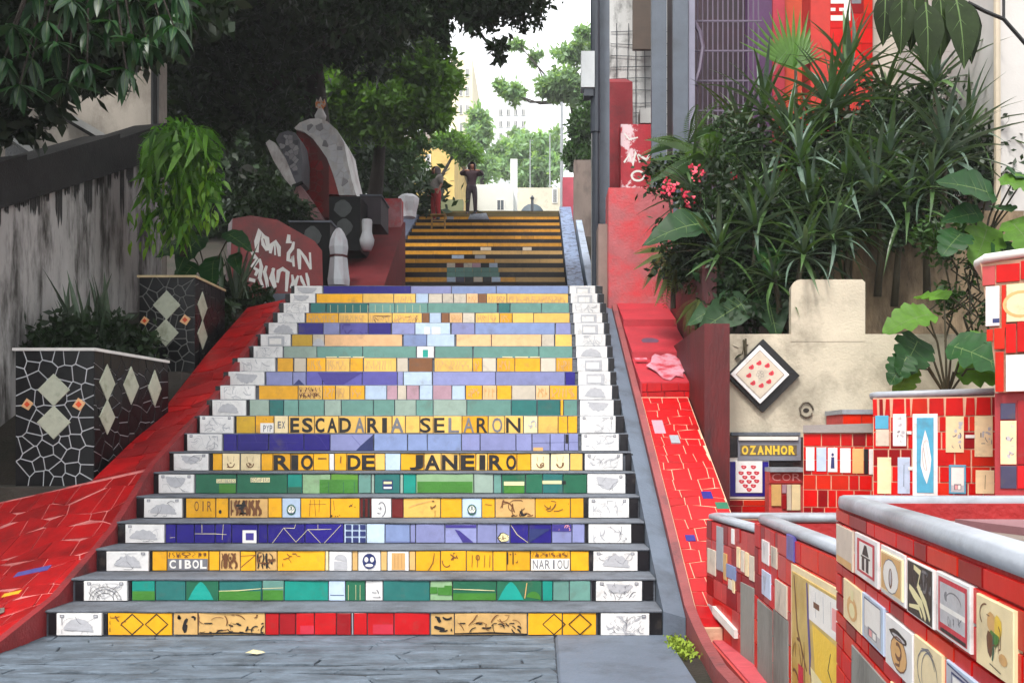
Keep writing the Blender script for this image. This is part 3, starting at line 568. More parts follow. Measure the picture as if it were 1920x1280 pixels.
for (x, y, sx, sy) in ((-3.55, 5.78, .10, .1), (-3.48, 5.66, .06, .08)):
    mb.add([f(x + sx * math.cos(i * .785) * R.uniform(.7, 1.2), y + sy * math.sin(i * .785) * R.uniform(.7, 1.2), .018) for i in range(8)], [tuple(range(8))])
mb.build('bare_patch', mat('bare_mortar', srgb(110, 100, 92), .9, .3, 8, bump=.5), lr)
EDGE = mat('mossy_old_render', srgb(64, 60, 54), .9, .3, 5, bump=.5, dirt=srgb(50, 50, 40))

# ================================================================ right: concrete gutter, coping and red slide
def rz(y): return float(np.interp(y, [4.0, 5.13, 5.72, 6.54, 7.28, 8.66, 11.44, 12.2], [-.0, .0, .13, .55, .92, 1.60, 2.94, 3.02]))
gut = MB(); ys = [5.66, 6.2, 6.54, 7.28, 8.0, 8.66, 9.6, 10.6, 11.4]
for a, b in zip(ys[:-1], ys[1:]):
    gut.hexa([(.785, a, rz(a) - .5), (.925, a, rz(a) - .5), (.925, b, rz(b) - .5), (.785, b, rz(b) - .5)], [(.785, a, rz(a) + .04), (.925, a, rz(a) + .0), (.925, b, rz(b) + .0), (.785, b, rz(b) + .04)])
gut.build('concrete_gutter', CONC_S, label='smooth blue grey concrete gutter along the right of the lower stairs', cat='gutter')
rr = thing('tiled_ramp', 'bright red tile slide with pale joints beside the right end of the lower stairs', 'ramp', (1.2, 5.9, 0))
mb = MB(); ys = [2.6, 4.0, 4.6, 5.13, 5.45, 5.72, 6.1, 6.54, 7.28, 8.0, 8.66, 9.6, 10.6, 11.44]
cx = lambda y: .95 + (.06 if y > 5 else .02 + .03 * (5 - y))
for a, b in zip(ys[:-1], ys[1:]):
    ca, cb = cx(a) - .02, cx(b) - .02; l = lambda y: rz(y) + (.05 if y > 5.2 else .07)
    mb.hexa([(ca - .06, a, rz(a) - .5), (ca, a, rz(a) - .5), (cb, b, rz(b) - .5), (cb - .06, b, rz(b) - .5)], [(ca - .06, a, l(a)), (ca, a, l(a) + .006), (cb, b, l(b) + .006), (cb - .06, b, l(b))])
mb.build('coping', mat('red_brown_coping', srgb(134, 66, 66), .6, .2, 6, bump=.3, dirt=srgb(84, 52, 54), dscale=3), rr)
f = Ramp(rz, 0)
mb = MB(); ys = [5.5, 5.72, 6.54, 7.28, 8.0, 8.66, 8.8]
for a, b in zip(ys[:-1], ys[1:]): mb.hexa([(1.0, a, -.1), (1.46, a, -.1), (1.46, b, -.1), (1.0, b, -.1)], [f(1.0, a), f(1.46, a), f(1.46, b), f(1.0, b)])
mb.build('base', GROUT_C, rr)
RED_B = mat('bright_red_slide_tile', srgb(184, 14, 20), .36, .16, 6, .2, .06, 18, spec=.3, dirt=srgb(130, 10, 16), dscale=2.5, dlo=.5, dhi=.8)
for p in courses(1.005, 1.455, 5.52, 8.78, 24, .11, .21, .22, .007, R): tile(rr, 'tile', p, f, RED_B, .005 + R.uniform(-.001, .002), 0, .0015)
tile(rr, 'odd_tile', rect(1.06, 1.13, 6.46, 6.53), f, K['N'], .009); tile(rr, 'odd_tile', rect(1.28, 1.36, 7.0, 7.1), f, K['N'], .009); tile(rr, 'odd_tile', rect(1.36, 1.455, 6.86, 6.95), f, K['G'], .009); tile(rr, 'odd_tile', rect(1.04, 1.14, 8.05, 8.3), f, K['m'], .009); tile(rr, 'odd_tile', rect(1.16, 1.24, 7.86, 8.0), f, K['A'], .018)
# painted upper slope
PSL = mat('chalky_red_paint', srgb(170, 38, 50), .6, .22, 4, bump=.25, dirt=srgb(150, 34, 46), dscale=1.5)
PWH = mat('worn_pale_paint', srgb(196, 138, 152), .7, .3, 12, bump=.3, dirt=srgb(166, 44, 58), dscale=6, dlo=.42, dhi=.58)
mb = MB(); ys = [8.82, 9.6, 10.6, 11.5]
for a, b in zip(ys[:-1], ys[1:]): mb.hexa([(1.0, a, rz(a) - .6), (1.75, a, rz(a) - .6), (1.75, b, rz(b) - .6), (1.0, b, rz(b) - .6)], [(1.0, a, rz(a) + .14), (1.62, a, rz(a) + .14), (1.62, b, rz(b) + .06), (1.0, b, rz(b) + .06)])
sl = mb.build('painted_slope', PSL, rr)
f3 = lambda a, b, h=0: Vector((a, b, rz(b) + .14 - .08 * max(0, (b - 8.82)) / 2.7 + h))
mb = MB(); mb.add([f3(a, b, .004) for a, b in [(1.33 + .2 * math.cos(i * .349) * R.uniform(.75, 1.15), 9.25 + .36 * math.sin(i * .349) * R.uniform(.7, 1.15)) for i in range(18)]], [tuple(range(18))])
mb.add([f3(a, b, .004) for a, b in ((1.01, 9.42), (1.14, 9.42), (1.14, 9.48), (1.01, 9.48))], [(0, 1, 2, 3)]); mb.build('worn_patch', PWH, rr)
mb = MB(); mb.add([f3(1.24 + .1 * math.cos(i * .6), 10.0 + .1 * math.sin(i * .6), .006) for i in range(10)], [tuple(range(10))]); mb.build('dark_patch', mat('grey_violet_patch', srgb(92, 60, 80), .7, .2, 8), rr)
f4 = Plane((1.0, 8.815, rz(8.8) + .01), (1, 0, 0), (0, 0, 1))
for p in courses(0.01, .61, -.02, .13, 2, .14, .2, .1, .008, R): tile(rr, 'tile', p, f4, RED_B, .012)
# dark red post wall between slide and planters
DRW = mat('dripping_dark_red_wall', srgb(84, 8, 12), .6, .45, 5, bump=.35, dirt=srgb(40, 8, 12), dscale=1.8, dlo=.45, dhi=.65, stretch=(1, 1, .25))
mb = MB(); mb.box(1.475, 1.70, 8.0, 11.2, .6, 2.28); mb.box(1.64, 1.78, 9.0, 11.2, 2.0, 3.0); mb.build('red_wall', DRW, label='dark red streaked wall between the red slide and the concrete wall', cat='wall')

# ================================================================ black mosaic planters on the left
BLK = mat('black_shard', srgb(13, 13, 16), .3, .3, 9, .3, .08, 20, spec=.3)
DIA = mat('pale_sage_diamond', srgb(176, 180, 160), .45, .14, 14, .06, .12, dirt=srgb(130, 134, 110), dscale=6)
def planter(X0, X1, XB, Y0, Y1, z0, z1, fdia, sdia, orange, label, nfx, nfy, nsx, rimm, gr, chips=()):
    t = thing('mosaic_planter', label, 'planter', ((X0 + X1) / 2, Y0, z0))
    mb = MB(); mb.hexa([(X0, Y0, z0), (X1, Y0, z0), (XB, Y1, z0), (X0, Y1, z0)], [(X0, Y0, z1), (X1, Y0, z1), (XB, Y1, z1), (X0, Y1, z1)]); mb.build('body', gr, t)
    mb = MB(); mb.hexa([(X0 - .02, Y0 - .02, z1), (X1 + .02, Y0 - .02, z1), (XB + .02, Y1, z1), (X0 - .02, Y1, z1)], [(X0 - .02, Y0 - .02, z1 + .025), (X1 + .02, Y0 - .02, z1 + .025), (XB + .02, Y1, z1 + .025), (X0 - .02, Y1, z1 + .025)]); mb.build('rim', rimm, t)
    w_, h_ = X1 - X0, z1 - z0; ff = Plane((X0, Y0, z0), (1, 0, 0), (0, 0, 1))
    for p in voronoi(w_, h_, nfx, nfy, .49, .010, R): tile(t, 'shard', p, ff, BLK, .006 + R.uniform(-.001, .002), 0, .0015)
    sl_ = math.hypot(XB - X1, Y1 - Y0); fs = Plane((X1, Y0, z0), (XB - X1, Y1 - Y0, 0), (0, 0, 1))
    for p in voronoi(sl_, h_, nsx, nfy, .49, .006, R): tile(t, 'shard', p, fs, BLK, .006 + R.uniform(-.001, .002), 0, .0015)
    for (u, v, a, b) in fdia: tile(t, 'diamond_tile', [(u - a, v), (u, v - b), (u + a, v), (u, v + b)], ff, DIA, .014)
    for (u, v, a, b) in sdia: tile(t, 'diamond_tile', [(u - a, v), (u, v - b), (u + a, v), (u, v + b)], fs, DIA, .014)
    for (u, v, a) in orange:
        tile(t, 'orange_tile', [(u - a, v - a * .3), (u + a * .2, v - a), (u + a, v + a * .2), (u - a * .1, v + a)], ff, K['p'], .013); tile(t, 'orange_tile', [(u - a * .5, v), (u, v - a * .5), (u + a * .5, v), (u, v + a * .5)], ff, K['o'], .017)
    return t
kz = 7.5 / F
planter(-4.36, -3.71, -3.56, 7.5, 8.63, .86, 1.985, [(.32, .80, .135, .135), (.32, .53, .14, .14)], [(.17, .87, .11, .16), (.17, .58, .11, .15), (.52, .87, .12, .17), (.90, .87, .11, .17)], [(.10, .68, .05), (.53, .68, .055)],
        'black mosaic planter with white rim and pale diamonds, nearest on the left', 6, 10, 9, RIMW, GROUT_W)
planter(-4.35, -3.75, -3.74, 9.8, 10.7, 2.0, 3.02, [(.30, .72, .15, .16), (.29, .42, .14, .15)], [(.2, .74, .14, .16), (.2, .42, .14, .16)], [(.06, .55, .05), (.5, .56, .06)],
        'smaller black mosaic planter with cream rim standing higher up the slope', 6, 9, 7, mat('cream_rim', srgb(190, 170, 130), .5, .2), mat('grey_shade_grout', srgb(120, 120, 116), .8, .2, 8))
mb = MB(); mb.box(-6.2, -3.66, 7.3, 9.75, .2, .86); mb.box(-6.2, -3.66, 9.2, 13, .86, 1.95); mb.build('terrace', EDGE, kind='structure')
# ================================================================ left plaster wall with dark coping
PLAS = mat('weathered_white_plaster', srgb(182, 178, 175), .85, .2, 3, bump=.4, dirt=srgb(72, 68, 64), dscale=1.9, dlo=.47, dhi=.62, stretch=(1, 1.6, .35))
COPE = mat('dark_stained_coping', srgb(42, 40, 40), .9, .35, 5, bump=.6, dirt=srgb(24, 24, 24), dscale=2)
lw = thing('garden_wall', 'weathered white plaster wall with sloping dark coping on the left', 'wall', (-5.3, 9, 0))
wz = lambda y: 3.50 + (y - 8.68) * .45
mb = MB(); ys = [5.0, 7, 9, 11, 12.4]
for a, b in zip(ys[:-1], ys[1:]): mb.hexa([(-5.5, a, 0), (-5.2, a, 0), (-5.2, b, 0), (-5.5, b, 0)], [(-5.5, a, wz(a)), (-5.2, a, wz(a)), (-5.2, b, wz(b)), (-5.5, b, wz(b))])
mb.build('plaster', PLAS, lw)
mb = MB()
for a, b in zip(ys[:-1], ys[1:]): mb.hexa([(-5.58, a, wz(a)), (-5.12, a, wz(a)), (-5.12, b, wz(b)), (-5.58, b, wz(b))], [(-5.58, a, wz(a) + .36), (-5.12, a, wz(a) + .40), (-5.12, b, wz(b) + .46), (-5.58, b, wz(b) + .42)])
mb.build('coping', COPE, lw)
mb = MB(); r3 = random.Random(8); y = 7.6                         # soot runs of uneven length under the coping
while y < 12.3:
    big = r3.random() < .3; l0 = r3.uniform(.25, .8) if big else r3.uniform(.04, .3); w0 = r3.uniform(.06, .2); e = y + w0
    while y < e:
        wd = r3.uniform(.012, .04); l = l0 * r3.uniform(.45, 1.15); zt = wz(y) - .002
        mb.add([(-5.196, y, zt), (-5.196, y + wd, zt + wd * .45), (-5.196, y + wd * .9, zt - l * .8), (-5.196, y + wd * .5, zt - l), (-5.196, y + wd * .1, zt - l * .7)], [(0, 1, 2, 3, 4)]); y += wd
    y += r3.uniform(0, .12)
mb.build('soot_stain', mat('soot', srgb(58, 56, 55), .9, .3, 12), lw)
# house behind the wall
HW = mat('stained_house_render', srgb(176, 168, 158), .85, .15, 2.5, bump=.25, dirt=srgb(96, 88, 78), dscale=1.4, dlo=.5, dhi=.75, stretch=(1, 1, .5))
hs_ = thing('house', 'pale old house behind the garden wall with a sloping eave', 'house', (-8, 13.2, 3))
mb = MB(); mb.box(-12, -5.58, 13.1, 13.5, 2.5, 9.2); mb.build('wall', HW, hs_)
mb = MB()
for (a, b, c, d) in (((-8.6, 5.6)), ((-7.2, 5.9)),) if False else ():
    pass
def fascia(px0, py0, px1, py1, Y, th, m, dy=.5):
    a, b = P(px0, py0, Y), P(px1, py1, Y); q = MB(); v = Vector((0, 0, th))
    q.hexa([a - v, b - v, b - v + Vector((0, dy, 0)), a - v + Vector((0, dy, 0))], [a, b, b + Vector((0, dy, 0)), a + Vector((0, dy, 0))]); return q
FAS = mat('white_fascia', srgb(170, 170, 168), .6, .12, 5, bump=.1)
fascia(-60, 190, 90, 290, 12.9, .14, FAS).build('eave_board', FAS, hs_); fascia(112, 205, 190, 252, 12.95, .12, FAS, .1).build('eave_board', COPE, hs_)
fascia(130, 212, 195, 250, 12.9, .1, FAS, .1).build('eave_board', FAS, hs_)
mb = MB(); a = P(16, 258, 13.08); mb.box(a.x, a.x + .35, 13.0, 13.12, a.z - .5, a.z); mb.build('window', mat('dark_window', srgb(30, 32, 34), .2), hs_)
mb = MB(); mb.tube([P(289, 245, 12.6), P(289, -40, 12.6)], .045, 8); mb.build('drain_pipe', mat('dark_pipe', srgb(22, 22, 24), .5), label='thin dark vertical pipe at the corner of the old house', cat='pipe')
mb = MB(); mb.tube([P(296, 240, 12.7), P(297, 150, 12.7), P(303, 60, 12.7), P(300, -30, 12.7)], .012, 6); mb.build('cable', mat('grey_cable', srgb(110, 110, 108), .6), label='thin grey cable hanging beside the dark vertical pipe', cat='cable')
# ================================================================ right: tiled planters and walls
class Wall(Plane):
    """upright frame from plan point a (left in the photo) to b; ground at v = 0"""
    def __init__(s, a, b, z=0.):
        s.a = Vector((a[0], a[1], 0)); s.b = Vector((b[0], b[1], 0)); s.len = (s.b - s.a).length
        super().__init__((a[0], a[1], z), s.b - s.a, (0, 0, 1))
    def at(s, px, py):
        k = (px - VX) / F; t = (k * s.a.y - s.a.x) / (s.u.x - k * s.u.y); return t, ZZ(py, s.a.y + t * s.u.y)
    def box(s, x0, x1, yt, yb):
        """rectangle on the wall: photo x from x0 to x1, top and bottom read at x0"""
        a, zt = s.at(x0, yt); _, zb = s.at(x0, yb); b, _ = s.at(x1, yt); return a, b, zb, zt
RED1 = mat('glossy_red_tile', srgb(188, 14, 10), .3, .12, 10, .14, .05, 20, spec=.18, dirt=srgb(130, 10, 10), dscale=4, dlo=.55, dhi=.9)
RED2 = mat('deep_red_tile', srgb(132, 6, 12), .3, .14, 10, .12, .05, 20, spec=.18)
RED3 = mat('orange_red_tile', srgb(190, 36, 14), .3, .12, 10, .12, .05, 20, spec=.18)
ROSE = mat('sun_faded_red_tile', srgb(172, 56, 54), .4, .14, 10, .12, .08, 20)
REDB = mat('red_planter_body', srgb(150, 22, 24), .6, .2, 6, bump=.3)
def redm(): return R.choice([RED1, RED1, RED1, RED2, RED3])
def redfield(par, fr, s0, s1, rows, wmin, wmax, pick=redm, gap=.006, th=.008):
    for zt, zb in rows:
        s = s0
        while s < s1 - .01:
            e = min(s1, s + R.uniform(wmin, wmax)); e = s1 if s1 - e < wmin * .5 else e
            if e - s > gap * 2: tile(par, 'tile', rect(s + gap / 2, e - gap / 2, zb + gap / 2, zt - gap / 2), fr, pick(), th + R.uniform(-.001, .001))
            s = e
def pic(par, fr, box, key, border=None, bw=.012, draw=None, inner=None, th=.014, name='picture_tile'):
    x0, x1, y0, y1 = box
    if border: tile(par, 'picture_border', rect(x0, x1, y0, y1), fr, K[border], th - .002); x0, x1, y0, y1 = x0 + bw, x1 - bw, y0 + bw, y1 - bw
    o = tile(par, name, rect(x0, x1, y0, y1), fr, K[key] if isinstance(key, str) else key, th + (.002 if border else 0))
    if draw:
        pr = Print(fr, th + (.0026 if border else .0006)); draw(pr, x0, x1, y0, y1); pr.build('print', par)
    return o
def rim_sweep(par, pts, wd, ht, m, name='rim', closed=False):
    """rounded cement rim laid along a plan line (x, y, z top)"""
    mb = MB(); mb.smooth = True; n = 10; rows = []
    for i, p in enumerate(pts):
        a, b = Vector(pts[max(i - 1, 0)]), Vector(pts[min(i + 1, len(pts) - 1)]); d = (b - a); d.z = 0; d.normalize(); nn = Vector((-d.y, d.x, 0))
        rows.append([Vector(p) + nn * (wd / 2 * math.copysign(abs(math.cos(t)) ** .55, math.cos(t))) + Vector((0, 0, -ht / 2 + ht / 2 * math.copysign(abs(math.sin(t)) ** .55, math.sin(t)))) for t in [2 * math.pi * j / n for j in range(n)]])
    vs = [q for r in rows for q in r]; k = len(rows)
    mb.add(vs, [(i * n + j, i * n + (j + 1) % n, (i + 1) * n + (j + 1) % n, (i + 1) * n + j) for i in range(k - 1) for j in range(n)] + [tuple(range(n - 1, -1, -1)), tuple((k - 1) * n + j for j in range(n))])
    return mb.build(name, m, par)
def body(par, plan, z0, z1, m, name='body'):
    mb = MB(); mb.hexa([(x, y, z0) for x, y in plan], [(x, y, z1) for x, y in plan]); return mb.build(name, m, par)
rp = random.Random(21)
GREYP = mat('bare_grey_panel', srgb(128, 126, 120), .85, .18, 5, bump=.3, dirt=srgb(88, 84, 78), dscale=3, stretch=(1, 1, .35))
PSOIL = mat('planter_soil', srgb(120, 108, 100), .95, .4, 12, bump=.7, dirt=srgb(60, 50, 44), dscale=3)

# ---- front planter A
A = Wall((1.0, 3.0), (.70, 1.02)); t = thing('tiled_planter', 'nearest red tiled planter with thick shiny rim and two rows of picture tiles', 'planter', (1.2, 2.2, 0))
zr = 1.045
body(t, [(1.0, 3.0), (.70, 1.02), (2.3, 1.02), (2.3, 3.0)][::1], -.1, zr - .10, REDB)
tile(t, 'soil', [(1.06, 2.94), (.79, 1.06), (2.25, 1.06), (2.25, 2.94)], Plane((0, 0, zr - .10), (1, 0, 0), (0, 1, 0)), PSOIL, .02, name if False else 0) if False else None
wi = MB()
wi.hexa([(1.0, 3.0, zr - .11), (.70, 1.02, zr - .11), (.76, 1.02, zr - .11), (1.06, 2.94, zr - .11), ][::-1], [(1.0, 3.0, zr - .03), (.70, 1.02, zr - .03), (.76, 1.02, zr - .03), (1.06, 2.94, zr - .03)][::-1]); wi.box(1.0, 2.3, 2.94, 3.0, zr - .11, zr - .03); wi.build('upper_wall', REDB, t)
body(t, [(1.07, 2.93), (.80, 1.1), (2.25, 1.1), (2.25, 2.93)], zr - .102, zr - .085, PSOIL, 'soil')
rim_sweep(t, [(.715, .95, zr), (.87, 1.95, zr), (1.0, 2.86, zr), (1.02, 2.95, zr - .002), (1.07, 2.985, zr - .004), (1.2, 2.99, zr - .006), (2.3, 2.99, zr - .006)], .075, .048, RIMG)
mb = MB(); mb.hexa([(1.5, 1.9, .95), (2.2, 1.85, .95), (2.2, 2.6, .95), (1.25, 2.7, .95)], [(1.5, 1.9, .975), (2.2, 1.85, .975), (2.2, 2.6, .99), (1.25, 2.7, .985)]); mb.build('maroon_board', mat('maroon_board', srgb(122, 84, 88), .7, .25, 4), t)
a0 = A.len
redfield(t, A, 0, a0, [(.996, .955)], .10, .26)
redfield(t, A, 0, a0, [(.955, .885), (.885, .82), (.82, .785), (.785, .72), (.72, .66), (.66, .62), (.62, .55), (.55, .48), (.48, .385)], .07, .2)
redfield(t, A, 0, a0, [(.385, .28), (.28, .17), (.17, .03)], .2, .4)
def dA(kind):
    def d(p, x0, x1, y0, y1):
        w_, h_ = x1 - x0, y1 - y0; X = lambda u: x0 + u * w_; Y = lambda v: y0 + v * h_
        if kind == 'tower':
            p.rect(X(.12), X(.88), Y(.12), Y(.9), 'R'); p.rect(X(.22), X(.8), Y(.18), Y(.84), 'W'); p.poly([(X(.35), Y(.56)), (X(.65), Y(.56)), (X(.55), Y(.8)), (X(.45), Y(.8))], 'K'); [p.rect(X(a), X(a + .12), Y(.2), Y(.5), 'K') for a in (.34, .52)]; p.rect(X(.3), X(.7), Y(.5), Y(.54), 'K')
        if kind == 'vase':
            p.rect(X(.06), X(.94), Y(.05), Y(.95), 'T'); p.oval(X(.5), Y(.45), w_ * .36, h_ * .42, 'W', 14); p.oval(X(.5), Y(.4), w_ * .09, h_ * .26, 'O', 10); p.oval(X(.5), Y(.42), w_ * .05, h_ * .2, 'A', 10); p.ring(X(.5), Y(.45), w_ * .36, h_ * .42, .003, 'a')
        if kind == 'dark':
            p.rect(X(.05), X(.97), Y(.03), Y(.97), 'K')
            p.line([(X(.3), Y(.9)), (X(.55), Y(.85)), (X(.45), Y(.6)), (X(.75), Y(.35)), (X(.9), Y(.12))], .018, 'C'); p.line([(X(.12), Y(.5)), (X(.3), Y(.42)), (X(.6), Y(.3)), (X(.75), Y(.08))], .02, 'C'); p.line([(X(.12), Y(.15)), (X(.5), Y(.22)), (X(.62), Y(.08))], .012, 'C'); scribble(p, X(.55), X(.95), Y(.5), Y(.95), 'a', rp, 8, .006)
        if kind == 'window':
            p.rect(X(.08), X(.93), Y(.05), Y(.94), 'R'); p.rect(X(.13), X(.88), Y(.2), Y(.86), 'A'); p.rect(X(.13), X(.88), Y(.42), Y(.5), 'W'); p.oval(X(.33), Y(.66), .014, .01, 'a', 8); p.rect(X(.35), X(.75), Y(.55), Y(.76), 'A'); p.ring(X(.55), Y(.62), w_ * .22, h_ * .14, .003, 'a', 0, 3.14); p.rect(X(.15), X(.9), Y(.06), Y(.12), 'K'); scribble(p, X(.15), X(.8), Y(.2), Y(.45), 'a', rp, 7, .003)
        if kind == 'fruit':
            p.oval(X(.45), Y(.7), w_ * .13, h_ * .14, 'T', 10, wob=.1); p.oval(X(.62), Y(.68), w_ * .1, h_ * .16, 'Y', 10, wob=.1); p.oval(X(.52), Y(.5), w_ * .14, h_ * .1, 'F', 9, wob=.25); p.oval(X(.4), Y(.4), w_ * .09, h_ * .18, 'O', 9, wob=.15); p.oval(X(.75), Y(.28), w_ * .11, h_ * .08, 'T', 10); p.line([(X(.5), Y(.55)), (X(.5), Y(.3)), (X(.47), Y(.18))], .008, 'G'); p.ring(X(.3), Y(.75), w_ * .18, h_ * .16, .003, 'O', 1.5, 4); p.line([(X(.4), Y(.12)), (X(.7), Y(.08))], .003, 'K'); scribble(p, X(.3), X(.7), Y(.3), Y(.8), 'O', rp, 6, .003)
        if kind == 'cup':
            p.oval(X(.52), Y(.4), w_ * .3, h_ * .32, 'T', 14); p.oval(X(.5), Y(.74), w_ * .32, h_ * .1, 'K', 12, wob=.1); p.oval(X(.52), Y(.72), w_ * .24, h_ * .04, 'A', 10); p.ring(X(.5), Y(.45), w_ * .12, h_ * .14, .010, 'O', -2.5, 2.2); p.line([(X(.6), Y(.45)), (X(.55), Y(.2)), (X(.4), Y(.16))], .009, 'O'); p.ring(X(.52), Y(.4), w_ * .3, h_ * .32, .004, 'O')
        if kind == 'bottle':
            p.oval(X(.5), Y(.4), w_ * .28, h_ * .3, 'T', 12); p.rect(X(.42), X(.58), Y(.6), Y(.86), 'C'); p.oval(X(.5), Y(.36), w_ * .16, h_ * .18, 'C')
        if kind == 'blue':
            p.rect(X(.1), X(.9), Y(.06), Y(.94), 'A'); p.rect(X(.14), X(.86), Y(.3), Y(.9), 'W'); p.rect(X(.3), X(.72), Y(.14), Y(.34), 'a'); p.rect(X(.36), X(.5), Y(.16), Y(.3), 'p'); p.rect(X(.53), X(.68), Y(.16), Y(.3), 'W'); p.line([(X(.12), Y(.1)), (X(.12), Y(.92)), (X(.88), Y(.92))], .004, 'N')
        if kind == 'arch':
            p.ring(X(.5), Y(.5), w_ * .36, h_ * .38, .004, 'a'); p.ring(X(.55), Y(.45), w_ * .25, h_ * .4, .003, 'a', .5, 4); p.line([(X(.3), Y(.85)), (X(.55), Y(.92)), (X(.7), Y(.86))], .004, 'a')
        if kind == 'bluedoor':
            p.rect(X(.05), X(.95), Y(.05), Y(.95), 'A'); p.rect(X(.25), X(.85), Y(.0), Y(.82), 'W'); p.line([(X(.2), Y(.0)), (X(.2), Y(.86)), (X(.88), Y(.86)), (X(.88), Y(.0))], .006, 'N'); p.line([(X(.05), Y(.95)), (X(.95), Y(.9))], .006, 'N')
        if kind == 'blank': p.rect(X(.05), X(.95), Y(.02), Y(.2), 'T')
        if kind == 'stroke': p.line([(X(.5), Y(.2)), (X(.52), Y(.8))], .005, 'K')
        if kind == 'grey': scribble(p, X(.3), X(.98), Y(.1), Y(.95), 'A', rp, 6, .02); scribble(p, X(.3), X(.98), Y(.1), Y(.7), 'a', rp, 4, .006)
        if kind == 'person': p.oval(X(.5), Y(.72), .010, .014, 'N', 8); p.poly([(X(.3), Y(.15)), (X(.7), Y(.15)), (X(.66), Y(.62)), (X(.36), Y(.62))], 'N')
    return d
def rowA(specs, zt, zb):
    for x0, x1, key, border, kind in specs:
        s0, _ = A.at(x0, 1000); s1, _ = A.at(x1, 1000); dz = rp.uniform(-.004, .004)
        pic(t, A, (max(s0, .012), min(s1, a0 - .01), zb + dz, zt + dz), key, border, .012, dA(kind))
rowA([(1576, 1607, 'E', None, 'blank'), (1612, 1656, 'W', None, 'tower'), (1661, 1707, 'C', 'W', 'vase'), (1712, 1763, 'W', None, 'dark'), (1769, 1834, 'W', None, 'window'), (1846, 1918, 'C', None, 'fruit')], .950, .828)
rowA([(1590, 1625, 'C', None, 'bottle'), (1626, 1667, 'b', None, 'blue'), (1671, 1723, 'W', None, 'cup'), (1726, 1780, 'C', None, 'arch'), (1788, 1848, 'b', None, 'bluedoor'), (1868, 1935, 'C', None, 'arch')], .788, .665)
rowA([(1680, 1722, 'C', None, 'blue'), (1728, 1782, 'W', None, 'cup'), (1790, 1850, 'E', None, 'tower'), (1866, 1930, 'b', None, 'vase')], .625, .50)
s0, _ = A.at(1604, 1200); s1, _ = A.at(1676, 1200); pic(t, A, (s0, s1, .1, .605), GREYP, th=.012, name='grey_panel')

# ---- middle planters B1, B2
t = thing('tiled_planter', 'faded red tiled planter with grey rim and bare grey panel at its base', 'planter', (1.4, 5.3, 0))
B1 = Wall((1.10, 5.86), (1.185, 4.87)); z1 = .765
body(t, [(1.10, 5.86), (1.185, 4.87), (1.25, 4.87), (1.17, 5.80)], -.1, z1 - .05, GROUT_R); body(t, [(1.10, 5.86), (1.17, 5.80), (2.0, 5.80), (2.0, 5.86)][::-1], -.1, z1 - .05, REDB, 'back_wall')
body(t, [(1.17, 5.80), (1.25, 4.87), (2.0, 4.87), (2.0, 5.80)], .3, z1 - .12, PSOIL, 'soil')
rim_sweep(t, [(1.215, 4.87, z1), (1.16, 5.5, z1), (1.135, 5.78, z1), (1.16, 5.83, z1), (1.25, 5.835, z1), (2.0, 5.835, z1)], .09, .04, RIMG)
pk = lambda: R.choice([RED1, RED2, ROSE, ROSE])
redfield(t, B1, 0, B1.len, [(.72, .60), (.60, .47), (.47, .36), (.36, .24), (.24, .12), (.12, .01)], .09, .22, pk)
for x0, x1, yt, yb, k in ((1330, 1345, 1026, 1072, 'E'), (1347, 1359, 985, 1066, 'A'), (1360, 1366, 1036, 1085, 'T'), (1365, 1383, 1055, 1080, 'B'), (1369, 1376, 1084, 1102, 'E'), (1377, 1381, 1084, 1110, 'C'), (1385, 1391, 1024, 1062, 'C'), (1393, 1399, 1030, 1070, 'E'), (1401, 1407, 1034, 1078, 'C'), (1409, 1418, 1040, 1086, 'E'), (1385, 1391, 990, 1015, 'r'), (1375, 1380, 990, 1018, 'W')):
    pic(t, B1, B1.box(x0, x1, yt, yb), k)
pic(t, B1, B1.box(1392, 1417, 1090, 1238), GREYP, th=.012, name='grey_panel')
mb = MB(); p0 = B1.at(1344, 1135); p1 = B1.at(1386, 1180); mb.hexa([B1(p0[0], p0[1] - .05, .0), B1(p1[0], p1[1] - .05, .0), B1(p1[0], p1[1], .0), B1(p0[0], p0[1], .0)], [B1(p0[0], p0[1] - .05, .03), B1(p1[0], p1[1] - .05, .03), B1(p1[0], p1[1], .03), B1(p0[0], p0[1], .03)]); mb.build('cream_strip', RIMW, t)
pic(t, B1, B1.box(1329, 1346, 1130, 1170), 'A')

t = thing('tiled_planter', 'red planter with tall golden framed picture panel, between two other red planters', 'planter', (1.3, 4.0, 0))
B2 = Wall((1.175, 4.865), (1.095, 3.02)); z2 = .835
body(t, [(1.175, 4.865), (1.095, 3.02), (1.16, 3.02), (1.24, 4.80)], -.1, z2 - .05, GROUT_R); body(t, [(1.175, 4.865), (1.24, 4.80), (2.0, 4.80), (2.0, 4.865)][::-1], -.1, z2 - .05, REDB, 'back_wall')
body(t, [(1.24, 4.80), (1.16, 3.02), (2.0, 3.02), (2.0, 4.80)], .3, z2 - .13, PSOIL, 'soil')
rim_sweep(t, [(1.135, 3.02, z2), (1.17, 3.9, z2), (1.205, 4.75, z2), (1.225, 4.82, z2), (1.3, 4.835, z2), (2.0, 4.835, z2)], .09, .045, RIMG)
pk = lambda: R.choice([RED1, RED3, RED3, ROSE])
redfield(t, B2, 0, .56, [(.785, .66), (.66, .52), (.52, .40), (.40, .27)], .09, .2, lambda: R.choice([ROSE, RED1, RED2]))
redfield(t, B2, .56, B2.len, [(.785, .69)], .16, .3, pk); redfield(t, B2, .56, B2.len, [(.69, .57), (.57, .45), (.45, .3), (.3, .15), (.15, .01)], .12, .3, pk); redfield(t, B2, 0, .56, [(.27, .14), (.14, .01)], .2, .3, pk)
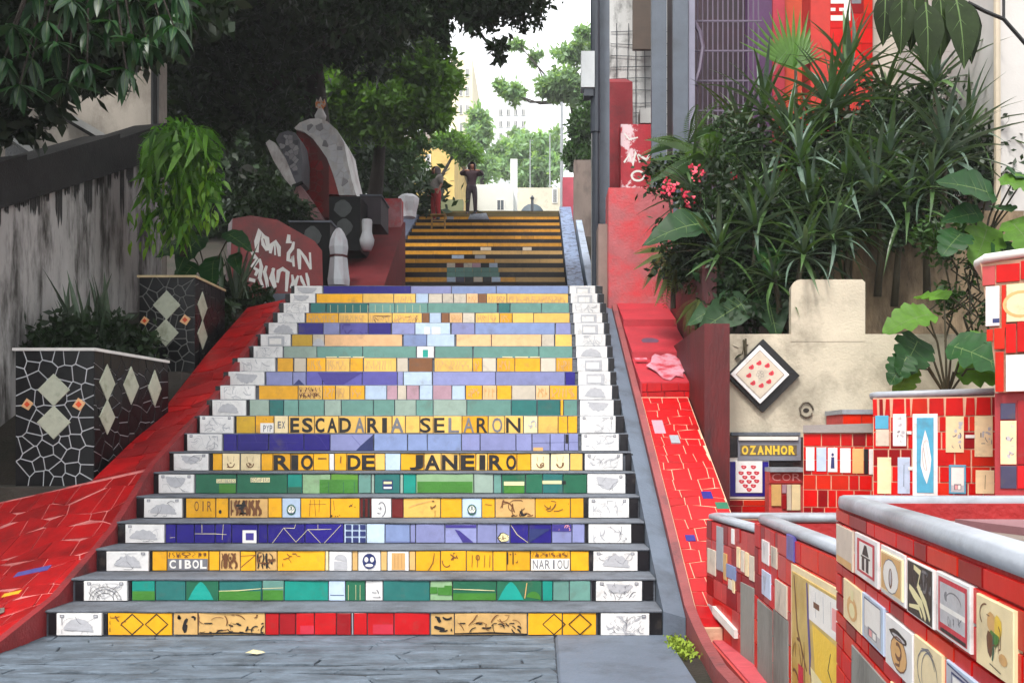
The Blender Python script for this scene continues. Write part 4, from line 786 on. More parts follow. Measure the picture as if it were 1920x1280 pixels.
for x0, x1, yt, yb, k in ((1433, 1446, 1010, 1052, 'W'), (1450, 1461, 1022, 1060, 'E'), (1480, 1494, 1000, 1046, 'V'), (1433, 1449, 1066, 1112, 'b'), (1458, 1480, 1084, 1142, 'E')):
    pic(t, B2, B2.box(x0, x1, yt, yb), k, draw=(lambda p, a, b, c, d: p.line([(a + .3 * (b - a), c + .1), (a + .4 * (b - a), c + .2 * (d - c)), (a + .5 * (b - a), d - .2 * (d - c))], .01, 'a')))
pic(t, B2, B2.box(1424, 1452, 1122, 1300), GREYP, th=.012, name='grey_panel'); pic(t, B2, B2.box(1454, 1482, 1141, 1330), GREYP, th=.012, name='grey_panel')
GOLD = mat('golden_picture_glaze', srgb(196, 170, 96), .35, .2, 6, 0, .06, 20, dirt=srgb(168, 128, 40), dscale=4, dlo=.45, dhi=.7)
def gold(p, x0, x1, y0, y1):
    X = lambda u: x0 + u * (x1 - x0); Y = lambda v: y0 + v * (y1 - y0)
    p.poly([(X(.34), Y(.98)), (X(1), Y(.98)), (X(1), Y(.72)), (X(.34), Y(.74))], 'W'); [p.line([(X(a), Y(.95)), (X(a + .01), Y(.78))], .012, 'A') for a in (.45, .58, .7, .82, .92)]; p.rect(X(.42), X(.52), Y(.84), Y(.88), 'O'); p.rect(X(.72), X(.78), Y(.78), Y(.92), 'p')
    p.line([(X(.3), Y(.98)), (X(.33), Y(.7)), (X(.36), Y(.5)), (X(.36), Y(.36))], .03, 'L'); p.line([(X(.05), Y(.98)), (X(.12), Y(.6)), (X(.3), Y(.36))], .02, 'O'); p.poly([(X(.4), Y(.72)), (X(.98), Y(.68)), (X(.98), Y(.3)), (X(.45), Y(.4))], 'Y')
    p.poly([(X(.36), Y(.42)), (X(.62), Y(.38)), (X(.6), Y(.1)), (X(.4), Y(.12))], 'C'); p.line([(X(.36), Y(.44)), (X(.4), Y(.2)), (X(.62), Y(.14))], .014, 'O'); p.oval(X(.62), Y(.16), .03, .03, 'O', 9)
    for q in ([(.7, .62), (.66, .5), (.74, .42)], [(.82, .55), (.92, .3), (.8, .12), (.86, .02)], [(.9, .5), (.78, .36), (.88, .2), (.95, .04)], [(.7, .3), (.72, .1), (.66, .02)], [(.15, .5), (.22, .3), (.14, .12)], [(.25, .55), (.27, .2), (.2, .02)]): p.line([(X(a), Y(b)) for a, b in q], .012, 'K' if q[0][0] > .6 else 'O')
    p.oval(X(.86), Y(.42), .03, .018, 'K', 9); scribble(p, X(.02), X(.3), Y(.02), Y(.55), 'O', rp, 10, .01); scribble(p, X(.6), X(.98), Y(.02), Y(.6), 'G', rp, 8, .006); p.rect(X(.14), X(.24), Y(.1), Y(.36), 'R')
s0 = B2.at(1489, 1060)[0]; pic(t, B2, (s0, 1.80, .03, .68), GOLD, 'C', .03, gold, th=.016)

# ---- concrete wall behind, and the pieces on its foot
PALEC = mat('pale_beige_concrete', srgb(192, 182, 162), .85, .14, 3, bump=.25, dirt=srgb(100, 94, 80), dscale=1.2, dlo=.5, dhi=.75)
cw = thing('concrete_wall', 'pale stained concrete wall behind the red planters on the right', 'wall', (3, 8.6, 0))
Yw = 8.45; mb = MB(); mb.box(XX(1350, Yw), 5.2, Yw, Yw + .25, .2, ZZ(626, Yw)); mb.build('lower_wall', PALEC, cw)
mb = MB(); x0, x1, zb, zt = XX(1483, Yw), XX(1622, Yw), ZZ(640, Yw), ZZ(524, Yw); r_ = .09
pts = [(x0, zb), (x1, zb), (x1, zt - r_ * .3), (x1 - r_ * .3, zt)] + [(x0 + r_ - r_ * math.sin(i * .39), zt - r_ + r_ * math.cos(i * .39)) for i in range(5)]
mb.hexa([(a + .02, Yw + .14, b) for a, b in pts], [(a, Yw - .004, b) for a, b in pts]); mb.build('raised_block', PALEC, cw)
mb = MB(); mb.box(XX(1350, Yw), XX(1366, Yw), Yw - .03, Yw - .002, .3, ZZ(627, Yw) + .004); mb.build('edge_strip', mat('pale_grey_edge', srgb(188, 188, 184), .7, .12), cw)
c = P(1512, 768, Yw - .012); mb = MB(); mb.smooth = True
mb.tube([c + Vector((.062 * math.cos(i * .42) * (1 + .1 * math.sin(i * 3)), 0, .07 * math.sin(i * .42))) for i in range(15)], .008, 6); mb.build('hole_rim', mat('damp_ring', srgb(92, 84, 72), .9, .3, 20), cw)
mb = MB(); mb.add([c + Vector((.03 * math.cos(i * .6), .008, .022 * math.sin(i * .6) - .005)) for i in range(10)], [tuple(range(9, -1, -1))]); mb.build('pipe_hole', mat('dark_hole', srgb(40, 34, 30), .9, .4, 20), cw)
mb = MB(); 
mb.hexa([(XX(1369, Yw), Yw - .05, ZZ(816, Yw)), (XX(1498, Yw), Yw - .05, ZZ(816, Yw)), (XX(1498, Yw), Yw - .001, ZZ(816, Yw)), (XX(1369, Yw), Yw - .001, ZZ(816, Yw))], [(XX(1369, Yw), Yw - .05, ZZ(810, Yw)), (XX(1498, Yw), Yw - .05, ZZ(810, Yw)), (XX(1498, Yw), Yw - .001, ZZ(810, Yw)), (XX(1369, Yw), Yw - .001, ZZ(810, Yw))]); mb.build('ledge', CONC, cw)
BWALL = mat('brown_stained_wall', srgb(140, 120, 94), .9, .25, 2.5, bump=.6, dirt=srgb(58, 46, 36), dscale=2.2, dlo=.42, dhi=.66, stretch=(1, 1, .4))
mb = MB(); mb.box(XX(1470, 9.3), XX(1920, 9.3), 9.3, 9.5, 1.0, ZZ(395, 9.3)); mb.build('retaining_wall', BWALL, label='tall brown stained wall under the palms behind the concrete wall', cat='wall')
# diamond panel
dt = thing('wall_tile', 'diamond hung tile with black border and ring of small red figures on the concrete wall', 'wall tile', P(1430, 770, Yw))
c = P(1431, 704, Yw - .05); s2 = math.sqrt(.5); fd = Plane(c, (s2, 0, s2), (-s2, 0, s2)); q = .342 * s2 * 1.0
mb = MB(); mb.prism(rect(-q, q, -q, q), lambda a, b: fd(a, b, -.048), lambda a, b: fd(a, b, 0)); mb.build('board', mat('black_board', srgb(16, 16, 18), .5, .2), dt)
tile(dt, 'frame', rect(-q + .03, q - .07, -q + .08, q - .015), fd, K['W'], .03)
tile(dt, 'picture', rect(-q + .065, q - .105, -q + .115, q - .05), fd, K['E'], .034); pr = Print(fd, .0346); cu, cv = -.02, .0325
for p4 in ([(-q + .065, -q + .115), (q - .105, -q + .115), (q - .105, q - .05), (-q + .065, q - .05), (-q + .065, -q + .115)],): pr.line(p4, .005, 'O')
for i in range(8):
    a = i * .785 + .1; pr.oval(cu + .105 * math.cos(a), cv + .105 * math.sin(a), .027, .021, 'R', 9, wob=.25); pr.oval(cu + .105 * math.cos(a), cv + .105 * math.sin(a), .006, .006, 'O', 6)
for i in range(5): a = i * 1.257; pr.ring(cu + .024 * math.cos(a), cv + .024 * math.sin(a), .014, .014, .0025, 'a', n=10)
pr.build('print', dt)
# small sign with yellow letters, dotted panel, poster wall
Ys = 8.3; sg = thing('sign', 'small grey sign with a row of yellow letters under the concrete wall', 'sign', P(1440, 862, Ys)); fs = Wall((XX(1300, Ys), Ys), (XX(1600, Ys), Ys))
def flat(par, name, x0, x1, yt, yb, m, th, h0=0.): a, b, c_, d = fs.box(x0, x1, yt, yb); return tile(par, name, rect(a, b, c_, d), fs, m, th, h0)
mb = MB(); mb.box(XX(1366, Ys), XX(1640, Ys), Ys + .0, Ys + .14, .2, ZZ(819, Ys)); mb.build('sign_wall', mat('dark_foot_wall', srgb(60, 46, 46), .8, .3, 6, bump=.3), label='low dark foot wall carrying the small sign and the dotted tile panel', cat='wall')
flat(sg, 'board', 1382, 1500, 819, 863, mat('grey_sign_board', srgb(118, 120, 130), .5, .12), .03); flat(sg, 'top_strip', 1383, 1494, 818, 825, RIMW, .05); flat(sg, 'letter_band', 1387, 1492, 834, 853, mat('sign_band', srgb(104, 92, 70), .5, .3, 20), .034)
pr = Print(fs, .035); a, b, c_, d = fs.box(1388, 1490, 835, 852); pr.text('OZANHOR', a, b, c_, d, 'Y', .05); pr.build('lettering', sg)
flat(sg, 'black_tile', 1367, 1380, 822, 856, K['K'], .03)
dp = thing('tile_panel', 'white tile with small red dots framed in dark blue below the sign', 'tile panel', P(1404, 933, Ys))
flat(dp, 'white_edge', 1366, 1441, 857, 934, RIMW, .016); flat(dp, 'frame', 1368, 1440, 865, 930, K['N'], .022); flat(dp, 'white_tile', 1378, 1428, 864, 923, K['W'], .03)
pr = Print(fs, .0308)
for x, y in ((1393, 875), (1411, 875), (1388, 886), (1403, 886), (1417, 886), (1395, 894), (1410, 894), (1389, 902), (1403, 902), (1417, 901), (1396, 910), (1411, 910), (1403, 917)): u, v = fs.at(x, y); pr.oval(u, v, .026, .018, 'R', 9, wob=.2); pr.oval(u, v, .009, .006, 'p', 6)
pr.build('print', dp)
rs = thing('tiled_ledge', 'strip of red tiles at the foot of the dotted panel', 'ledge', P(1404, 960, 8.25))
mb = MB(); mb.box(XX(1366, 8.28), XX(1441, 8.28), 8.262, 8.295, .3, ZZ(936, 8.28)); mb.build('body', GROUT_C, rs)
fl = Wall((XX(1366, 8.26), 8.26), (XX(1441, 8.26), 8.26)); redfield(rs, fl, 0, fl.len, [(ZZ(937, 8.26), ZZ(948, 8.26)), (ZZ(948, 8.26), ZZ(962, 8.26))], .12, .2)
pw = thing('poster_wall', 'faded pink tiled wall with pale lettering and posters between sign and planters', 'wall', P(1475, 955, 8.1))
fp = Wall((XX(1441, 8.1), 8.1), (XX(1580, 8.1), 8.1)); mb = MB(); mb.box(XX(1442, 8.1), XX(1590, 8.1), 8.1, 8.25, .2, ZZ(884, 8.1)); mb.build('body', GROUT_R, pw)
mb = MB(); mb.box(XX(1442, 8.1), XX(1506, 8.1), 8.04, 8.26, ZZ(884, 8.1), ZZ(876, 8.1)); mb.build('rim', RIMG, pw); flat(pw, 'black_tile', 1446, 1486, 864, 875, K['K'], .02)
pic(pw, fp, fp.box(1442, 1505, 884, 905), K['q'], draw=lambda p, a, b, c, d: p.text('COR', a + .05 * (b - a), b - .04 * (b - a), c + .2 * (d - c), d - .15 * (d - c), 'p', .0))
for x0, x1, yt, yb, k in ((1446, 1464, 908, 948, 'T'), (1466, 1474, 908, 924, 'm'), (1475, 1483, 908, 956, 'E'), (1484, 1500, 908, 956, 'C'), (1516, 1531, 910, 956, 'A'), (1533, 1546, 912, 956, 'E'), (1508, 1514, 905, 955, 'q'), (1466, 1474, 927, 954, 'r')): pic(pw, fp, fp.box(x0, x1, yt, yb), k)

# ---- small planter D, planter C, tall planter E, sliver F
t = thing('tiled_planter', 'small red planter with a row of narrow white picture tiles left of the turquoise one', 'planter', P(1570, 950, 7.3))
D = Wall((XX(1506, 7.3), 7.3), (XX(1650, 7.15), 7.15)); zt = ZZ(811, 7.3)
body(t, [(D.a.x, 7.3), (D.b.x, 7.15), (D.b.x + .3, 7.9), (D.a.x + .2, 7.9)], .2, zt, GROUT_C)
mb = MB(); mb.hexa([(D.a.x - .01, 7.27, zt), (D.b.x, 7.12, zt), (D.b.x + .2, 7.9, zt), (D.a.x + .2, 7.9, zt)], [(D.a.x - .01, 7.27, zt + .06), (D.b.x, 7.12, zt + .075), (D.b.x + .2, 7.9, zt + .06), (D.a.x + .2, 7.9, zt + .06)]); mb.build('rim', mat('dull_grey_rim', srgb(140, 136, 132), .6, .15, 5), t)
redfield(t, D, 0, D.len, [(zt - .005, zt - .11)], .07, .16, redm, .009); redfield(t, D, 0, D.len, [(zt - .11, zt - .22), (zt - .22, zt - .34), (zt - .34, zt - .46), (zt - .46, zt - .6), (zt - .6, zt - .74)], .06, .16, redm, .008)
for x0, x1, k, kd in ((1511, 1527, 'W', None), (1531, 1549, 'b', None), (1552, 1570, 'W', 'person'), (1575, 1595, 'W', None), (1598, 1619, 'T', None), (1620, 1628, 'K', None), (1629, 1641, 'W', None)):
    pic(t, D, D.box(x0, x1, 838 + (x0 - 1511) * .03, 882 + (x0 - 1511) * .06), k, draw=dA(kd) if kd else None)
t = thing('tiled_planter', 'red planter with a turquoise framed picture tile and grey rim below the large leaves', 'planter', P(1750, 920, 6.8))
Cw = Wall((XX(1637, 6.9), 6.9), (XX(1868, 6.6), 6.6)); zt = ZZ(746, 6.9)
body(t, [(Cw.a.x, 6.9), (Cw.b.x, 6.6), (Cw.b.x + .6, 8.0), (Cw.a.x + .45, 8.0)], .2, zt, GROUT_C)
rim_sweep(t, [(Cw.b.x, 6.63, zt + .06), (2.9, 6.83, zt + .055), (Cw.a.x + .05, 6.925, zt + .05), (Cw.a.x + .06, 7.0, zt + .05), (Cw.a.x + .45, 7.9, zt + .05)], .10, .055, RIMG)
for a, b in ((1637, 1645), (1649, 1656), (1659, 1669), (1673, 1696), (1699, 1707), (1709, 1739), (1742, 1770), (1773, 1806), (1810, 1828), (1830, 1858), (1860, 1868)):
    s0, _ = Cw.at(a, 760); s1, _ = Cw.at(b, 760); tile(t, 'tile', [(s0, zt - .14), (s1, zt - .14), (s1 - .004, zt - .01), (s0 + R.uniform(-.004, .01), zt - .01)], Cw, redm(), .009)
redfield(t, Cw, 0, Cw.len, [(zt - .145, zt - .26), (zt - .26, zt - .39), (zt - .39, zt - .52), (zt - .52, zt - .64), (zt - .64, zt - .76), (zt - .76, zt - .9)], .07, .14, redm, .010)
def turq(p, x0, x1, y0, y1):
    X = lambda u: x0 + u * (x1 - x0); Y = lambda v: y0 + v * (y1 - y0)
    p.poly([(X(.5), Y(.84)), (X(.68), Y(.7)), (X(.86), Y(.45)), (X(.8), Y(.3)), (X(.6), Y(.12)), (X(.42), Y(.22)), (X(.24), Y(.36)), (X(.28), Y(.62))], 'W'); p.ring(X(.55), Y(.5), (x1 - x0) * .2, (y1 - y0) * .2, .006, 'A', 1, 5); p.line([(X(.4), Y(.6)), (X(.6), Y(.3))], .005, 'a'); p.line([(X(.5), Y(.7)), (X(.75), Y(.4))], .005, 'A')
for x0, x1, yt, yb, k, kd in ((1641, 1666, 779, 804, 'Q', None), (1642, 1667, 805, 836, 'E', None), (1674, 1699, 776, 836, 'W', 'grey'), (1773, 1807, 781, 848, 'C', 'grey'), (1827, 1861, 780, 856, 'C', 'grey'), (1645, 1671, 857, 925, 'C', None), (1683, 1706, 857, 925, 'b', 'stroke'), (1779, 1811, 871, 925, 'Q', 'blue'), (1829, 1864, 881, 925, 'C', 'stroke')):
    pic(t, Cw, Cw.box(x0, x1, yt, yb), k, draw=dA(kd) if kd else None)
a_ = Cw.box(1711, 1758, 776, 930); pic(t, Cw, a_, 'Q', 'W', .028, turq)
s0, _ = Cw.at(1811, 800)
for a, b, yy in ((1810, 1828, 815), (1700, 1709, 808), (1703, 1711, 875)): q0 = Cw.box(a, b, yy, yy + 6); tile(t, 'grout_lump', rect(*q0[:2], *q0[2:]), Cw, RIMW, .018)
t = thing('tiled_planter', 'tall narrow red planter with white rim leaning in at the right edge', 'planter', (3.2, 6.0, .3))
E = Wall((XX(1840, 6.0), 6.0), (3.75, 5.6)); 
zE = ZZ(492, 6.0)
ep = lambda k, z: None
bot = [(XX(1872, 6.0), 6.0), (3.75, 5.6), (4.3, 6.8), (XX(1872, 6.0) + .47, 6.8)]; top = [(XX(1838, 6.0), 6.0), (3.75, 5.6), (4.3, 6.8), (XX(1838, 6.0) + .44, 6.8)]
mb = MB(); zc = ZZ(736, 6.0); mb.hexa([(x, y, zc) for x, y in bot], [(x, y, zE) for x, y in top]); mb.build('body', GROUT_C, t)
mb = MB(); mb.hexa([(XX(1868, 6.0), 6.02, .3), (3.75, 5.62, .3), (4.3, 6.8, .3), (XX(1868, 6.0) + .46, 6.8, .3)], [(XX(1868, 6.0), 6.02, zc), (3.75, 5.62, zc), (4.3, 6.8, zc), (XX(1868, 6.0) + .46, 6.8, zc)]); mb.build('foot', mat('dull_red_wall', srgb(150, 40, 46), .6, .2), t)
rim_sweep(t, [(3.75, 5.62, zE + .09), (3.3, 5.86, zE + .08), (XX(1840, 6.0) + .02, 5.99, zE + .05), (XX(1840, 6.0) + .04, 6.08, zE + .04), (XX(1840, 6.0) + .42, 6.7, zE + .03)], .10, .06, RIMW)
def eq(x0, x1, yt, yb, m, name='tile', th=.010): q0 = E.box(x0, x1, yt, yb); return tile(t, name, rect(*q0[:2], *q0[2:]), E, m, th)
def skew(x0, x1, yt, yb): return 0
for x0, x1, yt, yb, m in ((1842, 1866, 500, 536, ROSE), (1868, 1912, 497, 530, RED1), (1914, 1960, 490, 524, RED1), (1878, 1886, 535, 616, RED3), (1850, 1862, 618, 640, RED3), (1864, 1884, 616, 655, RED3), (1886, 1905, 608, 662, RED1), (1907, 1950, 604, 660, RED1), (1866, 1882, 660, 735, RED3), (1950, 1990, 520, 735, RED1)): eq(x0, x1, yt, yb, m)
eq(1848, 1874, 538, 612, K['W'], 'picture_tile'); eq(1887, 1948, 534, 604, K['C'], 'picture_tile'); eq(1886, 1950, 666, 734, K['W'], 'picture_tile')
pr = Print(E, .0106); u, v = E.at(1861, 606); pr.rect(u, u + .04, v, v + .03, 'N'); u, v = E.at(1915, 570); pr.ring(u, v, .1, .08, .02, 'T', .5, 5); pr.build('print', t)
Ef = Wall((XX(1868, 6.02), 6.018), (3.75, 5.618)); 
for x0, x1, yt, yb, k in ((1876, 1904, 756, 786, 'U'), (1876, 1906, 789, 870, 'C'), (1876, 1906, 873, 915, 'U'), (1908, 1990, 873, 915, 'R'), (1908, 1990, 750, 870, 'r')): pic(t, Ef, Ef.box(x0, x1, yt, yb), k, draw=dA('grey') if k == 'C' else None)
t = thing('tiled_planter', 'low red planter mostly hidden behind the small white tiled one', 'planter', P(1610, 810, 7.95)); fF = Wall((XX(1580, 7.95), 7.95), (XX(1640, 7.95), 7.95)); zt = ZZ(774, 7.95)
mb = MB(); mb.box(XX(1580, 7.95), XX(1645, 7.95), 7.955, 8.4, .2, zt - .01); mb.build('body', GROUT_R, t); mb = MB(); mb.box(XX(1578, 7.95), XX(1645, 7.95), 7.93, 8.42, zt - .01, zt + .03); mb.build('rim', RIMG, t); redfield(t, fF, 0, fF.len, [(zt - .01, zt - .13), (zt - .13, zt - .3)], .1, .2)

# ================================================================ right: upper walls, posts, gate, houses
PINKW = mat('peeling_pink_wall', srgb(176, 92, 96), .75, .22, 6, bump=.4, dirt=srgb(206, 60, 66), dscale=2.2, dlo=.45, dhi=.65)
mb = MB(); Yp = 11.5; mb.box(XX(1141, Yp), XX(1262, Yp), Yp, Yp + .5, 2.4, ZZ(352, Yp)); pp = mb.build('pink_pillar', PINKW, label='broad peeling pink pillar at the top right of the lower stairs', cat='pillar')
mb = MB(); mb.box(XX(1122, 11.7), XX(1140, 11.7), 11.7, 12.1, 2.7, ZZ(420, 11.7)); mb.build('grey_pillar', mat('pale_brown_render', srgb(136, 116, 108), .8, .2, 4), label='slim brown grey pillar left of the pink pillar', cat='pillar')
MUR = mat('red_mural_paint', srgb(170, 20, 40), .6, .25, 6, bump=.3, dirt=srgb(226, 196, 200), dscale=2.6, dlo=.56, dhi=.6)
mb = MB(); Ym = 13; mb.box(XX(1164, Ym), XX(1240, Ym), Ym, Ym + .3, 3, ZZ(233, Ym)); mu = mb.build('mural_wall', MUR, label='red wall with white painted marks above the pink pillar', cat='wall')
pr = Print(Plane((0, Ym, 0), (1, 0, 0), (0, 0, 1)), .004); m_ = lambda a, b: (XX(a, Ym), ZZ(b, Ym))
pr.ring(*m_(1196, 330), .09, .07, .03, 'W'); pr.line([m_(1170, 305), m_(1180, 290), m_(1186, 310), m_(1192, 285), m_(1200, 305)], .05, 'W'); pr.line([m_(1196, 290), m_(1212, 300), m_(1222, 285)], .05, 'W'); pr.line([m_(1170, 250), m_(1180, 262), m_(1196, 258)], .03, 'W'); pr.build('print', mu)
DPOL = mat('dark_blue_grey_metal', srgb(46, 52, 62), .45, .2, 6, metal=.0, bump=.1); GPOL = mat('grey_painted_steel', srgb(80, 88, 100), .45, .22, 4, bump=.1, dirt=srgb(64, 70, 78), dscale=2)
up_ = thing('utility_pole', 'dark utility pole with a white meter box at the top right of the stairs', 'pole', (XX(1117, 12.4), 12.4, 3)); x = XX(1117, 12.4)
mb = MB(); mb.tube([(x, 12.4, 2.9), (x, 12.4, 5.5)], [.055, .05], 10); mb.tube([(x - .005, 12.4, 5.5), (x - .01, 12.4, 9.5)], [.07, .06], 10); mb.build('pole', DPOL, up_)
mb = MB(); mb.box(XX(1089, 12.4), XX(1114, 12.4), 12.28, 12.5, ZZ(170, 12.4), ZZ(103, 12.4)); mb.build('meter_box', mat('white_meter_box', srgb(190, 194, 196), .5, .08), up_); mb = MB(); mb.box(XX(1094, 12.4), XX(1112, 12.4), 12.3, 12.48, ZZ(185, 12.4), ZZ(171, 12.4)); mb.build('bracket', DPOL, up_)
def post(px0, px1, pyt, pyb, Y, m, label, d=.1):
    mb = MB(); mb.box(XX(px0, Y), XX(px1, Y), Y, Y + d, ZZ(pyb, Y), ZZ(pyt, Y)); return mb.build('steel_post', m, label=label, cat='post')
post(1124, 1143, -90, 545, 12.6, GPOL, 'tall grey steel post behind the dark utility pole'); post(1222, 1250, -90, 420, 12.5, GPOL, 'grey steel post left of the gate, beside the brown shutter'); post(1262, 1290, -90, 420, 12.45, GPOL, 'wide grey steel post on the hinge side of the barred gate'); post(1291, 1303, -90, 420, 12.5, mat('violet_grey_steel', srgb(124, 122, 140), .5, .15), 'slim violet grey post touching the wide gate post')
SW = mat('stained_white_wall', srgb(196, 196, 194), .85, .14, 3, bump=.3, dirt=srgb(70, 70, 68), dscale=1.7, dlo=.52, dhi=.66, stretch=(1, 1, .6))
wh = thing('house', 'stained white house wall between the grey steel posts', 'house', (1.7, 15, 4)); mb = MB(); mb.box(1.05, 2.3, 15, 18, 3, 11); mb.build('wall', SW, wh)
mb = MB(); 
for k in range(9): z = ZZ(60 + k * 22, 14.97); mb.tube([(1.2, 14.98, z), (1.7, 14.97, z + R.uniform(-.03, .03)), (2.2, 14.98, z)], .006, 5)
for k in range(6): x = 1.3 + k * .16; mb.tube([(x, 14.97, 6.4), (x + R.uniform(-.04, .04), 14.96, 8.2)], .006, 5)
mb.build('wire_grid', DPOL, wh)
mb = MB(); mb.box(XX(1186, 14.6), XX(1222, 14.6), 14.55, 14.62, ZZ(95, 14.6), 9); mb.build('shutter', mat('brown_shutter', srgb(72, 58, 48), .7, .2), label='brown board shutter hanging between the white wall and grey post', cat='shutter')
for i, (a, b) in enumerate(((1165, 1186), (1199, 1222))):
    mb = MB(); mb.box(XX(a, 13.8), XX(b, 13.8), 13.7, 14.0, ZZ(235, 13.8), ZZ(208, 13.8)); mb.build('flower_box', mat('white_box_%d' % i, srgb(180, 182, 180), .6, .1), label=('left' if i == 0 else 'right') + ' white flower box on top of the red mural wall', cat='planter')
PUR = mat('dark_purple_wall', srgb(44, 12, 32), .7, .3, 4, bump=.2, dirt=srgb(24, 12, 22), dscale=1.5, dlo=.4, dhi=.65); PUL = mat('violet_wall_stripe', srgb(84, 48, 92), .6, .2, 4)
ph = thing('house', 'dark purple house front behind the barred gate', 'house', (3.5, 14, 3)); mb = MB(); mb.box(XX(1268, 14), XX(1440, 14), 14, 17, 3, 10); mb.build('wall', PUR, ph)
mb = MB(); mb.box(XX(1400, 13.9), XX(1446, 13.9), 13.85, 14.0, 3, 10); mb.build('violet_stripe', PUL, ph); mb = MB(); mb.box(XX(1446, 13.9), XX(1468, 13.9), 13.8, 14.0, 3, 10); mb.build('red_stripe', mat('crimson_stripe', srgb(176, 40, 62), .6, .2), ph)
mb = MB(); mb.box(XX(1468, 13.95), XX(1545, 13.95), 13.9, 14.1, 3, 10); mb.build('orange_stripe', mat('orange_red_wall', srgb(196, 66, 30), .6, .2), ph)
gt = thing('barred_gate', 'tall violet barred gate in front of the dark purple house', 'gate', (3, 12.8, 3)); BAR = mat('violet_grey_bar', srgb(92, 80, 100), .5, .15)
for i in range(13):
    x = XX(1308 + i * 9.5, 12.8); mb = MB(); mb.tube([(x, 12.8, 3.2), (x, 12.8, 9.4)], .011, 6); mb.build('bar', BAR, gt)
for py in (40, 96, 152, 208, 262):
    mb = MB(); mb.box(XX(1303, 12.8), XX(1428, 12.8), 12.79, 12.81, ZZ(py, 12.8) - .012, ZZ(py, 12.8) + .012); mb.build('rail', BAR, gt)
mb = MB(); mb.tube([P(1300, 40, 12.6), P(1312, 60, 12.6), P(1318, 90, 12.6), P(1312, 130, 12.6), P(1303, 160, 12.6)], .03, 6); mb.build('scroll', BAR, gt)
rt = thing('red_tile_wall', 'bright red tiled wall with white emblem at the top right', 'wall', P(1580, 120, 12)); x0, x1 = XX(1556, 12), XX(1636, 12)
mb = MB(); mb.box(XX(1520, 12), x1, 12.0, 12.4, 3, 9); mb.build('body', mat('orange_red_render', srgb(186, 34, 20), .6, .2, 4), rt)
ft = Wall((x0, 12), (x1, 12)); redfield(rt, ft, 0, ft.len, [(ZZ(a, 12), ZZ(a + 28, 12)) for a in (-30, -2, 26, 54, 82)], .18, .26)
pr = Print(ft, .012); e = lambda a, b: ft.at(a, b)
for x_, y_, x2, y2 in ((1557, -10, 1594, 8), (1582, 8, 1594, 40), (1557, 30, 1594, 40), (1557, 16, 1566, 22), (1573, 16, 1590, 22)): a, b = e(x_, y_); c_, d = e(x2, y2); pr.rect(a, c_, d, b, 'W')
a, b = e(1596, -12); c_, d = e(1614, 8); pr.rect(a, c_, d, b, 'a'); pr.build('emblem', rt)
BEI = mat('smooth_beige_house_wall', srgb(206, 196, 184), .8, .08, 2, bump=.1, dirt=srgb(178, 166, 152), dscale=1)
mb = MB(); mb.box(XX(1637, 12.5), XX(1862, 12.5) + 1, 12.5, 16, 2, 11); mb.build('house', BEI, label='smooth pale beige house wall behind the palms', cat='house')
nh = thing('house', 'near pale house wall along the right edge with a slim corner pipe', 'house', (5.4, 9.6, 2)); mb = MB(); mb.box(XX(1872, 9.7), 8, 9.7, 12.4, 1, 9); mb.build('wall', mat('pale_grey_house_wall', srgb(196, 192, 188), .8, .08, 2, bump=.1), nh)
mb = MB(); mb.tube([(XX(1868, 9.65), 9.62, 1.5), (XX(1866, 9.65), 9.62, 8)], .035, 8); mb.build('corner_pipe', mat('cream_pipe', srgb(186, 172, 150), .5, .1), nh)
mb = MB(); q = [P(1815, 5, 8.6), P(1848, 22, 8.6), P(1882, 36, 8.6), P(1925, 85, 8.6)]; mb.tube(q, .018, 7); mb.tube([P(1882, 36, 8.6), P(1882, -40, 8.6)], .014, 7); mb.build('wire_bracket', mat('black_iron', srgb(16, 16, 18), .5), label='forked black iron bracket at the top right corner', cat='bracket')
# ================================================================ left bank: lettered wall, boxes, pots, curved shelter
GRW = mat('glossy_red_painted_wall', srgb(128, 16, 14), .45, .3, 4, bump=.25, dirt=srgb(84, 22, 16), dscale=1.5, dlo=.46, dhi=.7)
GW = Wall((XX(428, 12.2), 12.2), (XX(606, 12.8), 12.8))
pts = [(428, 560), (606, 552), (604, 470), (590, 452), (548, 428), (520, 412), (470, 404), (436, 410)]
q = [GW.at(*p) for p in pts]; mb = MB(); mb.hexa([GW(a, b, -.35) for a, b in q], [GW(a, b, 0) for a, b in q]); gw = mb.build('lettered_wall', GRW, label='red painted wall with large white hand lettering left of the landing', cat='wall')
pr = Print(GW, .004)
for s_, wd in (([(490, 560), (488, 440), (525, 310), (560, 385), (600, 400), (622, 540)], .07), ([(545, 400), (560, 470), (600, 540)], .05), ([(640, 570), (652, 480), (700, 440), (735, 500), (742, 605)], .06), ([(690, 470), (695, 590)], .04), ([(850, 360), (840, 450), (880, 440)], .07), ([(905, 440), (890, 510), (845, 570), (840, 650), (870, 660), (890, 600), (905, 720)], .05), ([(955, 520), (965, 620), (970, 750)], .06), ([(965, 530), (1030, 620), (1095, 750)], .05), ([(1085, 560), (1095, 750)], .05),
    ([(430, 550), (470, 620), (500, 640), (440, 720), (500, 760), (470, 820)], .06), ([(400, 860), (470, 880)], .08), ([(520, 630), (540, 720), (520, 850), (560, 950)], .05), ([(600, 710), (575, 780), (600, 880), (612, 985)], .05), ([(680, 735), (650, 850), (690, 960)], .06), ([(665, 740), (700, 950)], .05), ([(720, 900), (735, 770), (780, 745), (835, 780), (820, 1000)], .06), ([(885, 810), (900, 890), (870, 960)], .05), ([(955, 820), (925, 900), (915, 980)], .05), ([(980, 820), (1000, 880), (1040, 960)], .05), ([(1045, 790), (1060, 860), (1075, 960)], .05)):
    pr.line([GW.at(400 + a / 6, 380 + b / 6) for a, b in s_], wd, 'W')
pr.build('lettering', gw)
